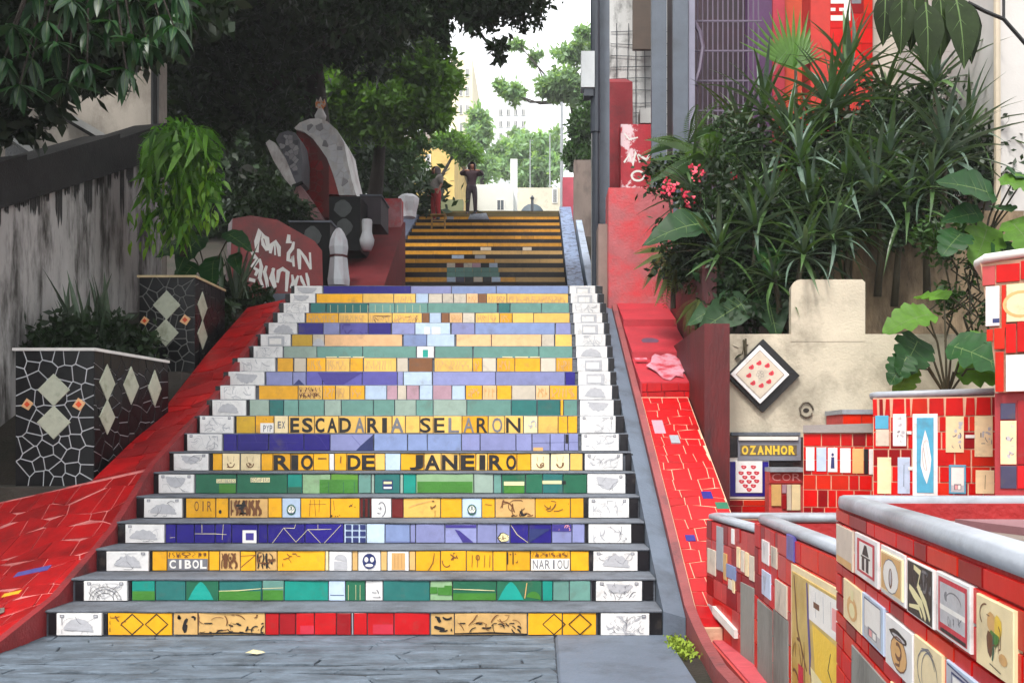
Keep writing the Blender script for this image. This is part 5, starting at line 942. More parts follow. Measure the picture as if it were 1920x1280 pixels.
DKB = mat('black_box_glaze', srgb(12, 12, 15), .45, .25, 8, .1, .06, spec=.25); GDI = mat('grey_diamond', srgb(74, 78, 78), .5, .2, 8)
def dbox(name, px0, px1, pyt, pyb, Y, d, dias, label, m=DKB, rim=True):
    t = thing(name, label, 'planter', P((px0 + px1) / 2, pyb, Y)); mb = MB(); mb.box(XX(px0, Y), XX(px1, Y), Y, Y + d, ZZ(pyb, Y), ZZ(pyt, Y) - .02); mb.build('body', m, t)
    fr = Plane((0, Y, 0), (1, 0, 0), (0, 0, 1))
    if rim: mb = MB(); mb.box(XX(px0, Y) - .02, XX(px1, Y) + .02, Y - .02, Y + d, ZZ(pyt, Y) - .02, ZZ(pyt, Y) + .01); mb.build('rim', CONC, t)
    for (cx_, cy_, rx, ry) in dias:
        u, v = XX(cx_, Y), ZZ(cy_, Y); a, b = rx * Y / F, ry * Y / F
        tile(t, 'diamond_tile', [(u - a, v - b * .2), (u - a * .75, v - b * .5), (u - a * .2, v - b), (u + a * .2, v - b), (u + a * .8, v - b * .45), (u + a, v + b * .1), (u + a * .7, v + b * .6), (u + a * .2, v + b), (u - a * .2, v + b), (u - a * .8, v + b * .6)], fr, GDI, .012)
    return t
dbox('mosaic_planter', 544, 619, 415, 560, 13.4, .8, [(586, 444, 17, 20)], 'dark mosaic box with one grey diamond behind the lettered wall')
dbox('mosaic_planter', 617, 676, 366, 470, 15, .8, [(643, 391, 17, 16), (646, 426, 16, 16)], 'dark mosaic box with two grey diamonds beside the white topped red shelter', rim=False)
dbox('mosaic_planter', 677, 714, 366, 420, 15.6, .8, [], 'grey box standing right of the box with two diamonds', mat('violet_grey_render', srgb(64, 56, 62), .8, .2))
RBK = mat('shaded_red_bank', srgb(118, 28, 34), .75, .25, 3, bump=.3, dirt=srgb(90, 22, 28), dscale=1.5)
mb = MB(); a, b, c, d = P(556, 560, 13.9), P(712, 560, 13.6), P(760, 416, 17.5), P(600, 440, 17.0)
mb.hexa([a - Vector((0, 0, 1)), b - Vector((0, 0, 1)), c - Vector((0, 0, 2)), d - Vector((0, 0, 2))], [a, b, c, d]); mb.build('red_bank', RBK, label='sloping red painted bank between the dark boxes and the upper stairs', cat='bank')
mb = MB(); mb.box(XX(700, 17.2), XX(752, 17.2), 17.2, 17.5, 4, ZZ(372, 17.2)); mb.build('pink_wall', mat('patchy_pink_wall', srgb(176, 120, 124), .8, .3, 4, dirt=srgb(196, 40, 44), dscale=1.2, dlo=.48, dhi=.6), label='patchy pink and red wall beside the grey coping of the upper stairs', cat='wall')
WCE = mat('streaked_white_ceramic', srgb(200, 202, 206), .35, .18, 6, bump=.1, dirt=srgb(150, 120, 124), dscale=3, dlo=.52, dhi=.8, stretch=(1, 1, .4)); BND = mat('dark_red_band', srgb(78, 24, 28), .5, .2)
def pot(name, px, pyb, Y, prof, label, m=WCE, cat='pot', band=None, n=14):
    t = thing(name, label, cat, P(px, pyb, Y)); mb = MB(); mb.smooth = n > 8; k = Y / F; mb.lathe([(r_ * k, z * k) for r_, z in prof], P(px, pyb, Y), n); mb.build('body', m, t)
    if band: mb = MB(); mb.lathe([(band[0] * k, band[1] * k), (band[0] * k, band[2] * k)], P(px, pyb, Y), n); mb.build('band', BND, t)
    return t
pot('ceramic_vase', 635, 536, 13.0, [(20, 0), (21, 10), (18.5, 30), (16.5, 50), (15.5, 55), (16.5, 60), (18, 72), (16, 86), (11, 98), (5, 107), (1, 109)], 'tall streaked white ceramic vase with a dark band beside the dark box', band=(17, 53, 57), n=7)
pot('ceramic_vase', 688, 470, 15.0, [(8, 0), (13, 12), (14, 20), (10, 32), (9.5, 36), (10, 54), (9, 58)], 'small white ceramic jar in front of the grey box')
pot('flower_pot', 766, 408, 22.5, [(14, 0), (15, 10), (19, 26), (20, 36), (13, 42), (10, 42), (9, 38)], 'white faceted pot on the coping holding the small tree', n=7, cat='pot')
# curved red shelter with white top, and the folded white wing in front
SHR = mat('dark_red_shelter', srgb(96, 12, 12), .5, .25, 4, .0, .15); SHW = mat('streaked_white_top', srgb(214, 212, 210), .5, .2, 5, bump=.15, dirt=srgb(140, 120, 116), dscale=2.2, dlo=.5, dhi=.72, stretch=(1, 1, .5))
def slab(par, name, pts, Y, d, m, skew=(0, 0)):
    a = [P(x, y, Y) for x, y in pts][::-1]; mb = MB(); o = Vector((skew[0], d, skew[1])); mb.hexa([p + o for p in a], a); return mb.build(name, m, par)
sh = thing('curved_shelter', 'dark red curved shelter with a white rounded top on the left bank', 'shelter', P(610, 410, 16)); Y = 16
slab(sh, 'red_side', [(556, 408), (617, 408), (617, 300), (600, 275), (578, 250), (556, 242)], Y, .9, SHR)
out = [(552, 240), (562, 230), (580, 223), (598, 222), (614, 228), (632, 244), (645, 268), (652, 305), (660, 340), (668, 366)]; inn = [(636, 366), (624, 325), (613, 297), (600, 278), (585, 258), (570, 247), (556, 243)]
slab(sh, 'white_top', out + inn, Y - .08, 1.0, SHW)
slab(sh, 'red_infill', [(616, 364), (637, 364), (622, 322), (616, 303)], Y, .5, ROSE)
def inside(pt, pg):
    c = False
    for i in range(len(pg)):
        (x1, y1), (x2, y2) = pg[i], pg[i - 1]
        if (y1 > pt[1]) != (y2 > pt[1]) and pt[0] < (x2 - x1) * (pt[1] - y1) / (y2 - y1) + x1: c = not c
    return c
def shards(par, pg, Yq, nx_, ny_, mts, gap=.012, seed=1, th=.008):
    q = [(XX(x, Yq), ZZ(y, Yq)) for x, y in pg]; x0, x1, y0, y1 = min(a for a, _ in q), max(a for a, _ in q), min(b for _, b in q), max(b for _, b in q); fr = Plane((x0, Yq, y0), (1, 0, 0), (0, 0, 1)); g_ = random.Random(seed)
    for po in voronoi(x1 - x0, y1 - y0, nx_, ny_, .35, gap, g_):
        if all(inside((a + x0, b + y0), q) for a, b in po): tile(par, 'shard', po, fr, g_.choice(mts), th + g_.uniform(-.002, .003), 0, .002)
WSH = mat('white_shard', srgb(206, 206, 208), .35, .12, 8, .12, .05, spec=.3); GSH = mat('grey_shard', srgb(150, 148, 150), .4, .15, 8, .15, .05, spec=.3); RSH = mat('dark_red_shard', srgb(116, 14, 18), .35, .2, 8, .25, .06, spec=.3)
shards(sh, [(556, 408), (617, 408), (617, 300), (600, 275), (578, 250), (556, 242)], 16, 5, 11, [RSH], .016, 3)
shards(sh, out + inn, Y - .08, 9, 14, [WSH, WSH, WSH, GSH], .01, 4)
wg = thing('folded_wing', 'streaked grey and white wing shape leaning against the red shelter', 'sculpture', P(580, 412, 15.2)); Y = 15.2
slab(wg, 'white_blade', [(498, 268), (505, 262), (516, 268), (536, 300), (548, 330), (556, 348), (548, 352), (534, 336), (512, 300)], Y - .06, .3, SHW)
slab(wg, 'grey_dome', [(517, 262), (524, 250), (540, 245), (553, 249), (562, 264), (567, 300), (566, 340), (556, 346), (548, 330), (536, 298)], Y, .5, mat('streaked_grey_top', srgb(96, 96, 102), .6, .3, 6, dirt=srgb(60, 56, 60), stretch=(1, 1, .4)))
slab(wg, 'pink_foot', [(549, 352), (562, 346), (580, 372), (606, 412), (566, 412), (556, 385)], Y, .4, mat('streaked_pink_foot', srgb(150, 110, 112), .6, .3, 5, dirt=srgb(96, 50, 54), stretch=(1, 1, .4)))
mb = MB(); a, b = P(548, 350, Y - .09), P(568, 342, Y - .09); mb.tube([a, b], .03, 6); mb.build('strap', DKB, wg)
fi = thing('flame_finial', 'small white and orange flame shaped finial on the shelter top', 'finial', P(601, 222, 16.3)); Y = 16.3
mb = MB(); mb.smooth = True; k = Y / F; mb.lathe([(10 * k, 0), (11 * k, 6 * k), (6 * k, 16 * k), (4 * k, 22 * k)], P(601, 224, Y), 9); mb.build('base', SHW, fi)
mb = MB(); mb.lathe([(5 * k, 18 * k), (8 * k, 26 * k), (3 * k, 36 * k), (.5 * k, 42 * k)], P(601, 224, Y), 7); mb.lathe([(2 * k, 18 * k), (3 * k, 26 * k), (.5 * k, 34 * k)], P(594, 220, Y), 6); mb.lathe([(2 * k, 18 * k), (3 * k, 24 * k), (.5 * k, 32 * k)], P(608, 218, Y), 6); mb.build('flame', mat('orange_flame_glaze', srgb(216, 130, 60), .4, .4, 20, dirt=srgb(220, 210, 200), dscale=12, dlo=.45, dhi=.55), fi)
shards(wg, [(517, 262), (524, 250), (540, 245), (553, 249), (562, 264), (567, 300), (566, 340), (556, 346), (548, 330), (536, 298)], 15.2, 6, 11, [mat('slate_shard', srgb(84, 84, 90), .4, .2, 8, .2, .05, spec=.3), GSH], .008, 5)
ar = thing('stone_arch', 'mossy grey stone arch in the shade behind the hanging ferns', 'arch', P(464, 390, 15)); Y = 15
AST = mat('mossy_grey_stone', srgb(104, 106, 98), .9, .4, 7, bump=.5, dirt=srgb(50, 56, 44)); mb = MB(); mb.smooth = False
o_ = [(446 + 18 - 18 * math.cos(t), 330 - 22 * math.sin(t)) for t in [i * math.pi / 8 for i in range(9)]]; i_ = [(464 - 11 * math.cos(t), 334 - 13 * math.sin(t)) for t in [i * math.pi / 8 for i in range(9)]]
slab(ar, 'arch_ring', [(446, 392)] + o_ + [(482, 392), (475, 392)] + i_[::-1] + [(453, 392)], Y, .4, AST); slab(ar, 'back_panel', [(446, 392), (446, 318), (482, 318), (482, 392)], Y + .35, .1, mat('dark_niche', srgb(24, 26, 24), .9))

# ================================================================ background beyond the top
LGT = mat('lamp_grey', srgb(150, 154, 158), .5, .1)
sl_ = thing('street_lamp', 'grey street lamp with a curved arm rising from the small tree', 'street lamp', P(743, 300, 29)); Y = 29; k = Y / F
mb = MB(); mb.tube([P(743, 420, Y), P(743, 184, Y)], [.07, .05], 8); mb.build('pole', LGT, sl_); mb = MB(); mb.tube([P(744, 236, Y), P(758, 226, Y), P(775, 214, Y), P(792, 204, Y)], .035, 6); mb.build('arm', LGT, sl_)
mb = MB(); mb.hexa([P(786, 212, Y), P(800, 209, Y), P(800, 209, Y) + Vector((0, .3, 0)), P(786, 212, Y) + Vector((0, .3, 0))], [P(786, 204, Y), P(799, 199, Y), P(799, 199, Y) + Vector((0, .3, 0)), P(786, 204, Y) + Vector((0, .3, 0))]); mb.build('lamp_head', mat('lamp_white', srgb(200, 204, 206), .4), sl_)
def building(label, px0, px1, pyt, Y, d, m, wins=(), pyb=None, roof=None, cat='house', name='house'):
    t = thing(name, label, cat, P((px0 + px1) / 2, 402, Y)); mb = MB(); zb = 7.0 if pyb is None else ZZ(pyb, Y); mb.box(XX(px0, Y), XX(px1, Y), Y, Y + d, zb, ZZ(pyt, Y)); mb.build('wall', m, t)
    for (a, b, c, e_) in wins:
        fm = MB(); fm.box(XX(a, Y) - .05, XX(b, Y) + .05, Y - .06, Y + .02, ZZ(e_, Y) - .05, ZZ(c, Y) + .05); f_ = fm.build('window', RIMW, t); g = MB(); n_ = 2
        for i in range(n_): w_ = (b - a) / n_; g.box(XX(a + i * w_ + .6, Y), XX(a + (i + 1) * w_ - .6, Y), Y - .075, Y - .055, ZZ(e_, Y), ZZ(c, Y))
        g.build('pane', mat('dark_pane', srgb(60, 68, 76), .15, .2) if 'dark_pane' not in MATS else MATS['dark_pane'], f_)
    if roof: rm = MB(); rm.box(XX(px0, Y) - .2, XX(px1, Y) + .2, Y - .2, Y + d + .2, ZZ(pyt, Y), ZZ(pyt, Y) + .3); rm.build('roof', roof, t)
    return t
building('low yellow house behind the small tree at the top', 768, 852, 262, 44, 8, mat('yellow_house_render', srgb(206, 176, 104), .8, .15, 1.2, dirt=srgb(160, 130, 80)), [(800, 806, 262 + 30, 345)], roof=mat('grey_roof', srgb(150, 140, 130), .8))
building('tall pale yellow apartment block far behind the leafy tree', 845, 886, 110, 78, 12, mat('cream_block', srgb(226, 214, 184), .8, .1, .6), [(862, 867, y, y + 16) for y in range(130, 330, 34)] + [(874, 879, y, y + 16) for y in range(130, 330, 34)])
building('pale grey tower block far beyond the stairs', 928, 993, 190, 120, 20, mat('pale_grey_tower', srgb(190, 194, 196), .8, .06, .3), [(936 + i * 14, 942 + i * 14, y, y + 10) for y in range(206, 300, 22) for i in range(4)])
building('low white house with a double window beyond the top of the stairs', 846, 962, 346, 52, 8, mat('white_house_render', srgb(206, 208, 202), .8, .08, 1), [(932, 945, 376, 394)])
building('cream boundary wall and shed beyond the top step', 955, 1052, 352, 60, 6, mat('cream_shed_render', srgb(198, 190, 170), .8, .14, .8, dirt=srgb(150, 146, 130)), [(1037, 1044, 346 + 10, 380)], cat='shed', name='shed')
mb = MB(); mb.box(XX(957, 54), XX(970, 54), 54, 54.4, 7.5, ZZ(298, 54)); mb.build('gate_pillar', mat('white_pillar', srgb(214, 216, 214), .7, .06), label='tall white pillar rising behind the low white house', cat='pillar')
mb = MB(); mb.tube([P(998, 430, 40), P(998, 374, 40)], [.09, .06], 8); mb.lathe([(.05, 0), (.1, .08), (.02, .2)], P(998, 375, 40), 8); mb.build('bollard', DPOL, label='small dark post standing at the far end of the top landing', cat='bollard')
mb = MB(); mb.smooth = True; c = P(998, 402, 42); mb.add([c + Vector((.55 * math.cos(a), .8 * math.sin(a) * 0 + b * 1.2, .5 * math.sin(a))) for b in (0, 1) for a in [i * math.pi / 8 for i in range(9)]], [(i, i + 1, 10 + i, 9 + i) for i in range(8)] + [tuple(range(8, -1, -1))])
mb.build('covered_cart', mat('dark_cover', srgb(72, 84, 92), .6), label='low rounded dark cover behind the small dark post', cat='cart')
for px, pt, Y, r_, lb in ((1053, 192, 33, .07, 'tall thin utility pole right of the far trees'), (1031, 250, 62, .06, 'thin pale pole in front of the hazy far trees'), (994, 262, 66, .05, 'slender white mast among the hazy far trees')):
    mb = MB(); mb.tube([P(px, 430, Y), P(px, pt, Y)], [r_, r_ * .7], 7); mb.build('utility_pole', LGT, label=lb, cat='pole')
# walls on the right of the upper flight
RW2 = mat('worn_crimson_wall', srgb(142, 20, 34), .6, .3, 3, bump=.3, dirt=srgb(74, 26, 34), dscale=1.4, dlo=.5, dhi=.72)
mb = MB()
for a, b, za, zb in ((13.4, 18, 6.6, 8.6), (18, 23.5, 8.6, 9.9)): mb.hexa([(1.02, a, 3), (1.4, a, 3), (1.55, b, 3), (1.22, b, 3)] if a < 15 else [(1.22, a, 3), (1.55, a, 3), (1.75, b, 3), (1.42, b, 3)], [(1.02, a, za), (1.4, a, za), (1.55, b, zb), (1.22, b, zb)] if a < 15 else [(1.22, a, za), (1.55, a, za), (1.75, b, zb), (1.42, b, zb)])
mb.build('crimson_wall', RW2, label='tall worn crimson wall along the right of the upper stairs', cat='wall')
mb = MB(); mb.box(.95, 1.5, 24.2, 24.6, 6, ZZ(300, 24.2)); mb.build('grey_wall', mat('old_grey_render', srgb(128, 116, 108), .85, .3, 2, dirt=srgb(80, 70, 66), stretch=(1, 1, .4)), label='narrow old grey wall end past the crimson wall', cat='wall')
mb = MB(); mb.box(XX(1055, 26.5), XX(1081, 26.5), 26.4, 26.9, 7, ZZ(334, 26.5)); mb.build('pink_pillar', mat('far_pink_render', srgb(196, 86, 100), .8, .2, 3), label='far pink pillar at the right end of the top step', cat='pillar')
mb = MB(); mb.box(XX(780, 27), XX(868, 27), 27, 27.3, 7, ZZ(374, 27)); mb.build('low_wall', mat('pale_green_wall', srgb(126, 132, 96), .8, .3, 2, dirt=srgb(196, 80, 70), dscale=.9, dlo=.5, dhi=.58), label='low mottled green and red wall behind the two people', cat='wall')

# ================================================================ people at the top of the stairs
def skin_mesh(verts, edges, rad, root=0, sub=2):
    me = bpy.data.meshes.new('body'); me.from_pydata(verts, edges, []); ob = bpy.data.objects.new('body', me); C.objects.link(ob)
    m = ob.modifiers.new('skin', 'SKIN'); m.use_smooth_shade = True
    for i, r_ in enumerate(rad): me.skin_vertices[0].data[i].radius = (r_, r_) if not isinstance(r_, tuple) else r_; me.skin_vertices[0].data[i].use_root = (i == root)
    ss = ob.modifiers.new('sub', 'SUBSURF'); ss.levels = sub; ss.render_levels = sub
    dg = bpy.context.evaluated_depsgraph_get(); dg.update(); out = bpy.data.meshes.new_from_object(ob.evaluated_get(dg)); bpy.data.objects.remove(ob); return out
def person(label, loc, hgt, yaw, skinc, hairc, topc, legc, arms, topname, legname, hair_len, lean=0., fore=None):
    """standing figure facing -Y before yaw; sizes relative to height"""
    t = thing('person', label, 'person', loc); s = hgt
    J = {'pelvis': (0, 0, .52), 'waist': (0, 0, .60), 'chest': (lean * .5, 0, .71), 'neck0': (lean, .005, .815), 'neck1': (lean, .0, .855), 'head': (lean, -.012, .905), 'crown': (lean, -.008, .965)}
    rad = {'pelvis': (.088, .068), 'waist': (.07, .055), 'chest': (.09, .062), 'neck0': (.05, .045), 'neck1': .03, 'head': (.05, .058), 'crown': (.044, .05)}
    E_ = [('pelvis', 'waist'), ('waist', 'chest'), ('chest', 'neck0'), ('neck0', 'neck1'), ('neck1', 'head'), ('head', 'crown')]
    for sg, sd_ in ((-1, 'l'), (1, 'r')):
        ft = fore[0 if sg < 0 else 1] if fore else 0
        J['hip' + sd_] = (sg * .055, 0, .49); J['knee' + sd_] = (sg * .068, -.02 + ft * .5, .275); J['ank' + sd_] = (sg * .075, .01 + ft, .045); J['toe' + sd_] = (sg * .085, -.075 + ft, .018)
        rad['hip' + sd_] = .058; rad['knee' + sd_] = .036; rad['ank' + sd_] = .024; rad['toe' + sd_] = (.024, .016)
        J['sho' + sd_] = (lean + sg * .105, 0, .80); rad['sho' + sd_] = .036
        e, w_, h_ = arms[0 if sg < 0 else 1]; J['elb' + sd_] = e; J['wri' + sd_] = w_; J['pal' + sd_] = h_; rad['elb' + sd_] = .025; rad['wri' + sd_] = .017; rad['pal' + sd_] = (.021, .012)
        E_ += [('pelvis', 'hip' + sd_), ('hip' + sd_, 'knee' + sd_), ('knee' + sd_, 'ank' + sd_), ('ank' + sd_, 'toe' + sd_), ('neck0', 'sho' + sd_), ('sho' + sd_, 'elb' + sd_), ('elb' + sd_, 'wri' + sd_), ('wri' + sd_, 'pal' + sd_)]
        d = (Vector(h_) - Vector(w_)).normalized(); sdv = d.orthogonal().normalized(); 
        for i, (o, l) in enumerate(((-.016, .036), (-.0055, .042), (.0055, .04), (.016, .032), (.024, .022))):
            n1, n2 = 'f%d%s' % (i, sd_), 'g%d%s' % (i, sd_); b = Vector(h_) + sdv * o; J[n1] = tuple(b + d * l * .5); J[n2] = tuple(b + d * l + Vector((0, -.006, -.008))); rad[n1] = .0062; rad[n2] = .005; E_ += [('pal' + sd_, n1), (n1, n2)]
    ks = list(J); ix = {k_: i for i, k_ in enumerate(ks)}; rot = Matrix.Rotation(yaw, 3, 'Z')
    def mk(keys, scale=1., add=0.):
        kk = [k_ for k_ in ks if k_ in keys]; jx = {k_: i for i, k_ in enumerate(kk)}
        rr_ = [tuple(c * scale * s + add * s for c in (rad[k_] if isinstance(rad[k_], tuple) else (rad[k_],) * 2)) for k_ in kk]
        return skin_mesh([rot @ (Vector(J[k_]) * s) for k_ in kk], [(jx[a], jx[b]) for a, b in E_ if a in jx and b in jx], rr_)
    def put(nm, me, m):
        for p in me.polygons: p.use_smooth = True
        me.materials.clear(); me.materials.append(m); o = link(nm, me, loc, t); return o
    put('body', mk(set(ks)), skinc)
    put(topname, mk({'waist', 'chest', 'neck0', 'shol', 'shor', 'elbl', 'elbr', 'pelvis'} | ({'wril', 'wrir'} if 'sleeve' in label else set()), 1.0, .017), topc)
    put(legname, mk({'waist', 'pelvis', 'hipl', 'hipr', 'kneel', 'kneer', 'ankl', 'ankr'}, 1.0, .010), legc)
    for sd_ in 'lr': put('shoe', mk({'ank' + sd_, 'toe' + sd_}, 1.0, .011), MATS['shoe_black'] if 'shoe_black' in MATS else mat('shoe_black', srgb(24, 22, 24), .5))
    hd = Vector(J['head']); mb = MB(); mb.smooth = True; vs = []; n_, m_ = 12, 9                 # hair: cap open at the face, falling to the shoulders
    for i in range(m_):
        v = i / (m_ - 1)
        for j in range(n_ + 1):
            a = math.radians(-52 + 284 * j / n_)
            if v < .5: th = v * math.pi; r_ = .080 * math.sin(th) + .002; z = .074 * math.cos(th) + .028
            else: r_ = .082 + .006 * math.sin(j * 2.1) - .01 * (v - .5); z = .03 - (v - .5) * 2 * hair_len * (1 + .1 * math.sin(j * 1.7))
            vs.append(rot @ (Vector((hd.x + r_ * math.cos(a), hd.y + .008 + r_ * 1.1 * math.sin(a), hd.z + z)) * s) + Vector(loc))
    mb.add(vs, [(i * (n_ + 1) + j, i * (n_ + 1) + j + 1, (i + 1) * (n_ + 1) + j + 1, (i + 1) * (n_ + 1) + j) for i in range(m_ - 1) for j in range(n_)]); mb.build('hair', hairc, t)
    for o_, sz, m2 in (((-.02, -.066, .008), .006, 'K'), ((.02, -.066, .008), .006, 'K'), ((0, -.072, -.008), .009, None), ((0, -.062, -.03), .008, 'R')):
        mb = MB(); c = rot @ ((hd + Vector(o_)) * s) + Vector(loc); mb.smooth = True; mb.lathe([(.2 * sz * s, -.8 * sz * s), (sz * s, 0), (.2 * sz * s, .8 * sz * s)], c, 6); mb.build('eye' if m2 == 'K' else 'nose' if m2 is None else 'mouth', INK[m2] if m2 else skinc, t)
    return t
SKN = mat('warm_skin', srgb(150, 100, 76), .5, .1, 20); HB = mat('dark_brown_hair', srgb(34, 22, 22), .5, .35, 40, stretch=(4, 4, .5)); HR = mat('brown_hair', srgb(44, 26, 24), .5, .35, 40, stretch=(4, 4, .5))
zs2 = lambda y: LAND + (int((y - Y2) / RUN2 + 1e-6) + 1) * RISE2
yP2 = TOPY - RUN2 * .45; yP1 = TOPY - RUN2 * 2.45
ped = person('person with shoulder length dark hair in dark maroon long sleeves and trousers, forearms raised', (XX(884, yP2), yP2, zs2(yP2)), 1.50, .15, SKN, HB, mat('dark_maroon_cloth', srgb(58, 34, 42), .8, .2, 20), mat('dark_trousers', srgb(44, 32, 40), .8, .2, 20), (((-.21, -.03, .765), (-.12, -.135, .80), (-.085, -.15, .80)), ((.215, -.03, .775), (.13, -.135, .812), (.095, -.15, .812))), 'jacket', 'trousers', .09, .012)
person('person with long brown hair in a grey top and red trousers beside the wooden stool', (XX(818, yP1) , yP1, zs2(yP1)), 1.50, -.75, SKN, HR, mat('grey_top_cloth', srgb(128, 122, 118), .85, .15, 20), mat('red_trousers', srgb(150, 20, 24), .8, .18, 20), (((-.135, .01, .65), (-.13, -.05, .54), (-.13, -.07, .505)), ((.135, .01, .65), (.13, -.05, .54), (.13, -.07, .505))), 'top', 'trousers', .14)
# tripod-like wooden stool, and a pale bag on the steps
WOOD = mat('golden_wood', srgb(150, 112, 48), .6, .25, 12, dirt=srgb(90, 64, 30), stretch=(6, 6, 1)); Ys_ = yP1 - RUN2 * 3.0; st = thing('wooden_stool', 'slim golden wooden step stool in front of the person in red trousers', 'stool', (XX(821, Ys_), Ys_, zs2(Ys_)))
zb = zs2(Ys_); x0, x1 = XX(809, Ys_), XX(834, Ys_); zt = ZZ(404, Ys_)
for x_ in (x0, x1):
    for y_ in (Ys_ - .02, Ys_ + .12): mb = MB(); mb.tube([(x_, y_, zb), (x_ + (.01 if x_ == x0 else -.01), y_, zt)], .018, 6); mb.build('leg', WOOD, st)
for f_ in (.3, .65): mb = MB(); mb.box(x0, x1, Ys_ - .035, Ys_ + .0, zb + (zt - zb) * f_ - .015, zb + (zt - zb) * f_ + .015); mb.build('rung', WOOD, st)
mb = MB(); mb.box(x0 - .03, x1 + .03, Ys_ - .05, Ys_ + .15, zt, zt + .03); mb.build('seat', WOOD, st)
yB = TOPY - RUN2 * 2.5; bgx = XX(898, yB); bt = thing('shoulder_bag', 'pale blue grey bag lying on the steps below the person in maroon', 'bag', (bgx, yB, zs2(yB)))
mb = MB(); mb.smooth = True; z = zs2(yB); mb.hexa([(bgx - .3, yB - .1, z), (bgx + .3, yB - .1, z), (bgx + .28, yB + .12, z), (bgx - .28, yB + .12, z)], [(bgx - .24, yB - .06, z + .17), (bgx + .2, yB - .05, z + .21), (bgx + .2, yB + .1, z + .2), (bgx - .22, yB + .1, z + .18)]); mb.build('body', mat('pale_bag_cloth', srgb(140, 146, 156), .8, .25, 20), bt); mb = MB(); mb.tube([(bgx - .2, yB - .08, z + .16), (bgx - .05, yB - .1, z + .27), (bgx + .12, yB - .08, z + .2)], .012, 6); mb.build('strap', DPOL, bt)
# ================================================================ plants
def leafmat(name, r, g, b, trans=.3, rough=.45, var=.25, tint=True, scale=3): return mat(name, srgb(r, g, b), rough, var, scale, .16, 0, trans=trans, tint=tint, spec=.4)
LF = {'dark': leafmat('dark_leaf', 34, 54, 26, .22), 'mid': leafmat('mid_green_leaf', 52, 84, 32, .3), 'bright': leafmat('bright_green_leaf', 92, 132, 38, .4), 'hazy': leafmat('haze_paled_far_leaf', 128, 158, 120, .4), 'sun': leafmat('sunny_leaf', 84, 122, 38, .4), 'fern': leafmat('fern_leaf', 84, 138, 28, .38), 'drac': mat('strap_leaf', srgb(66, 94, 48), .32, .3, 12, .3, 0, trans=.15), 'drac2': mat('blue_green_strap_leaf', srgb(84, 104, 90), .32, .3, 12, .25, 0, trans=.12),  # hazy: distance haze put into a paler leaf colour
      'broad': mat('broad_leaf', srgb(28, 66, 26), .5, .3, 10, .3, .0, trans=.2, spec=.25), 'monst': mat('light_green_leaf', srgb(84, 124, 42), .5, .25, 10, .25, .0, trans=.3, spec=.25), 'mango': mat('mango_leaf', srgb(30, 70, 34), .35, .25, 12, .3, 0, trans=.25), 'palm': mat('palm_leaf', srgb(84, 128, 44), .45, .2, 12, .1, 0, trans=.35), 'feath': leafmat('feathery_leaf', 74, 104, 44, .3)}
BARK = mat('dark_bark', srgb(48, 40, 34), .9, .35, 6, bump=.8, bscale=18, stretch=(3, 3, .6)); STEM = mat('green_brown_stem', srgb(58, 52, 34), .8, .25, 10, bump=.3)
def leaves(par, name, cen, rad, n, size, m, label=None, flat=.0, hang=0., seed=0, shell=.55, clump=0, kw=None):
    """crown: many small folded leaf faces spread through a set of ellipsoids, grouped in clumps"""
    g = np.random.default_rng(seed); cen = np.array(cen, float); rad = np.array(rad, float); vol = rad.prod(1); pk = g.choice(len(cen), n, p=vol / vol.sum())
    if clump:
        k = max(8, n // clump); ck = g.choice(len(cen), k, p=vol / vol.sum()); d = g.normal(size=(k, 3)); d /= np.linalg.norm(d, axis=1)[:, None]
        c0 = cen[ck] + rad[ck] * d * (shell + (1 - shell) * g.random(k)[:, None]) ; ti = .65 + .7 * g.random(k); j = g.integers(0, k, n)
        p = c0[j] + g.normal(size=(n, 3)) * (rad[ck].mean(1)[j][:, None] * .14); tint = ti[j] * (.8 + .4 * g.random(n))
    else:
        d = g.normal(size=(n, 3)); d /= np.linalg.norm(d, axis=1)[:, None]; p = cen[pk] + rad[pk] * d * (shell + (1 - shell) * g.random(n)[:, None]); tint = .7 + .6 * g.random(n)
    u = g.normal(size=(n, 3)); u[:, 2] = u[:, 2] * (1 - flat) - hang; u /= np.linalg.norm(u, axis=1)[:, None]
    v = np.cross(u, g.normal(size=(n, 3))); v /= np.linalg.norm(v, axis=1)[:, None]; w_ = np.cross(u, v); s = size * (.6 + .8 * g.random(n))[:, None]
    A = p; B = p + u * s * .5 + v * s * .22; D = p + u * s; E_ = p + u * s * .5 - v * s * .22; M = p + u * s * .52 - w_ * s * .06
    V = np.stack([A, B, D, E_], 1).reshape(-1, 3); o = V.mean(0) if par is not None else np.array([V[:, 0].mean(), V[:, 1].mean(), V[:, 2].min()])
    me = bpy.data.meshes.new(name); me.vertices.add(4 * n); me.vertices.foreach_set('co', (V - o).ravel()); me.loops.add(4 * n); me.loops.foreach_set('vertex_index', np.arange(4 * n)); me.polygons.add(n); me.polygons.foreach_set('loop_start', np.arange(n) * 4)
    at = me.attributes.new('tint', 'FLOAT', 'FACE'); at.data.foreach_set('value', tint.astype(np.float32)); me.materials.append(m); me.update(); me.validate()
    return link(name, me, o, par, **(kw or {}))
def blob(px, py, Y, r_, ry=None, rd=None): p = P(px, py, Y); k = Y / F; return (p, (r_ * k, (rd or r_) * k, (ry or r_) * k))
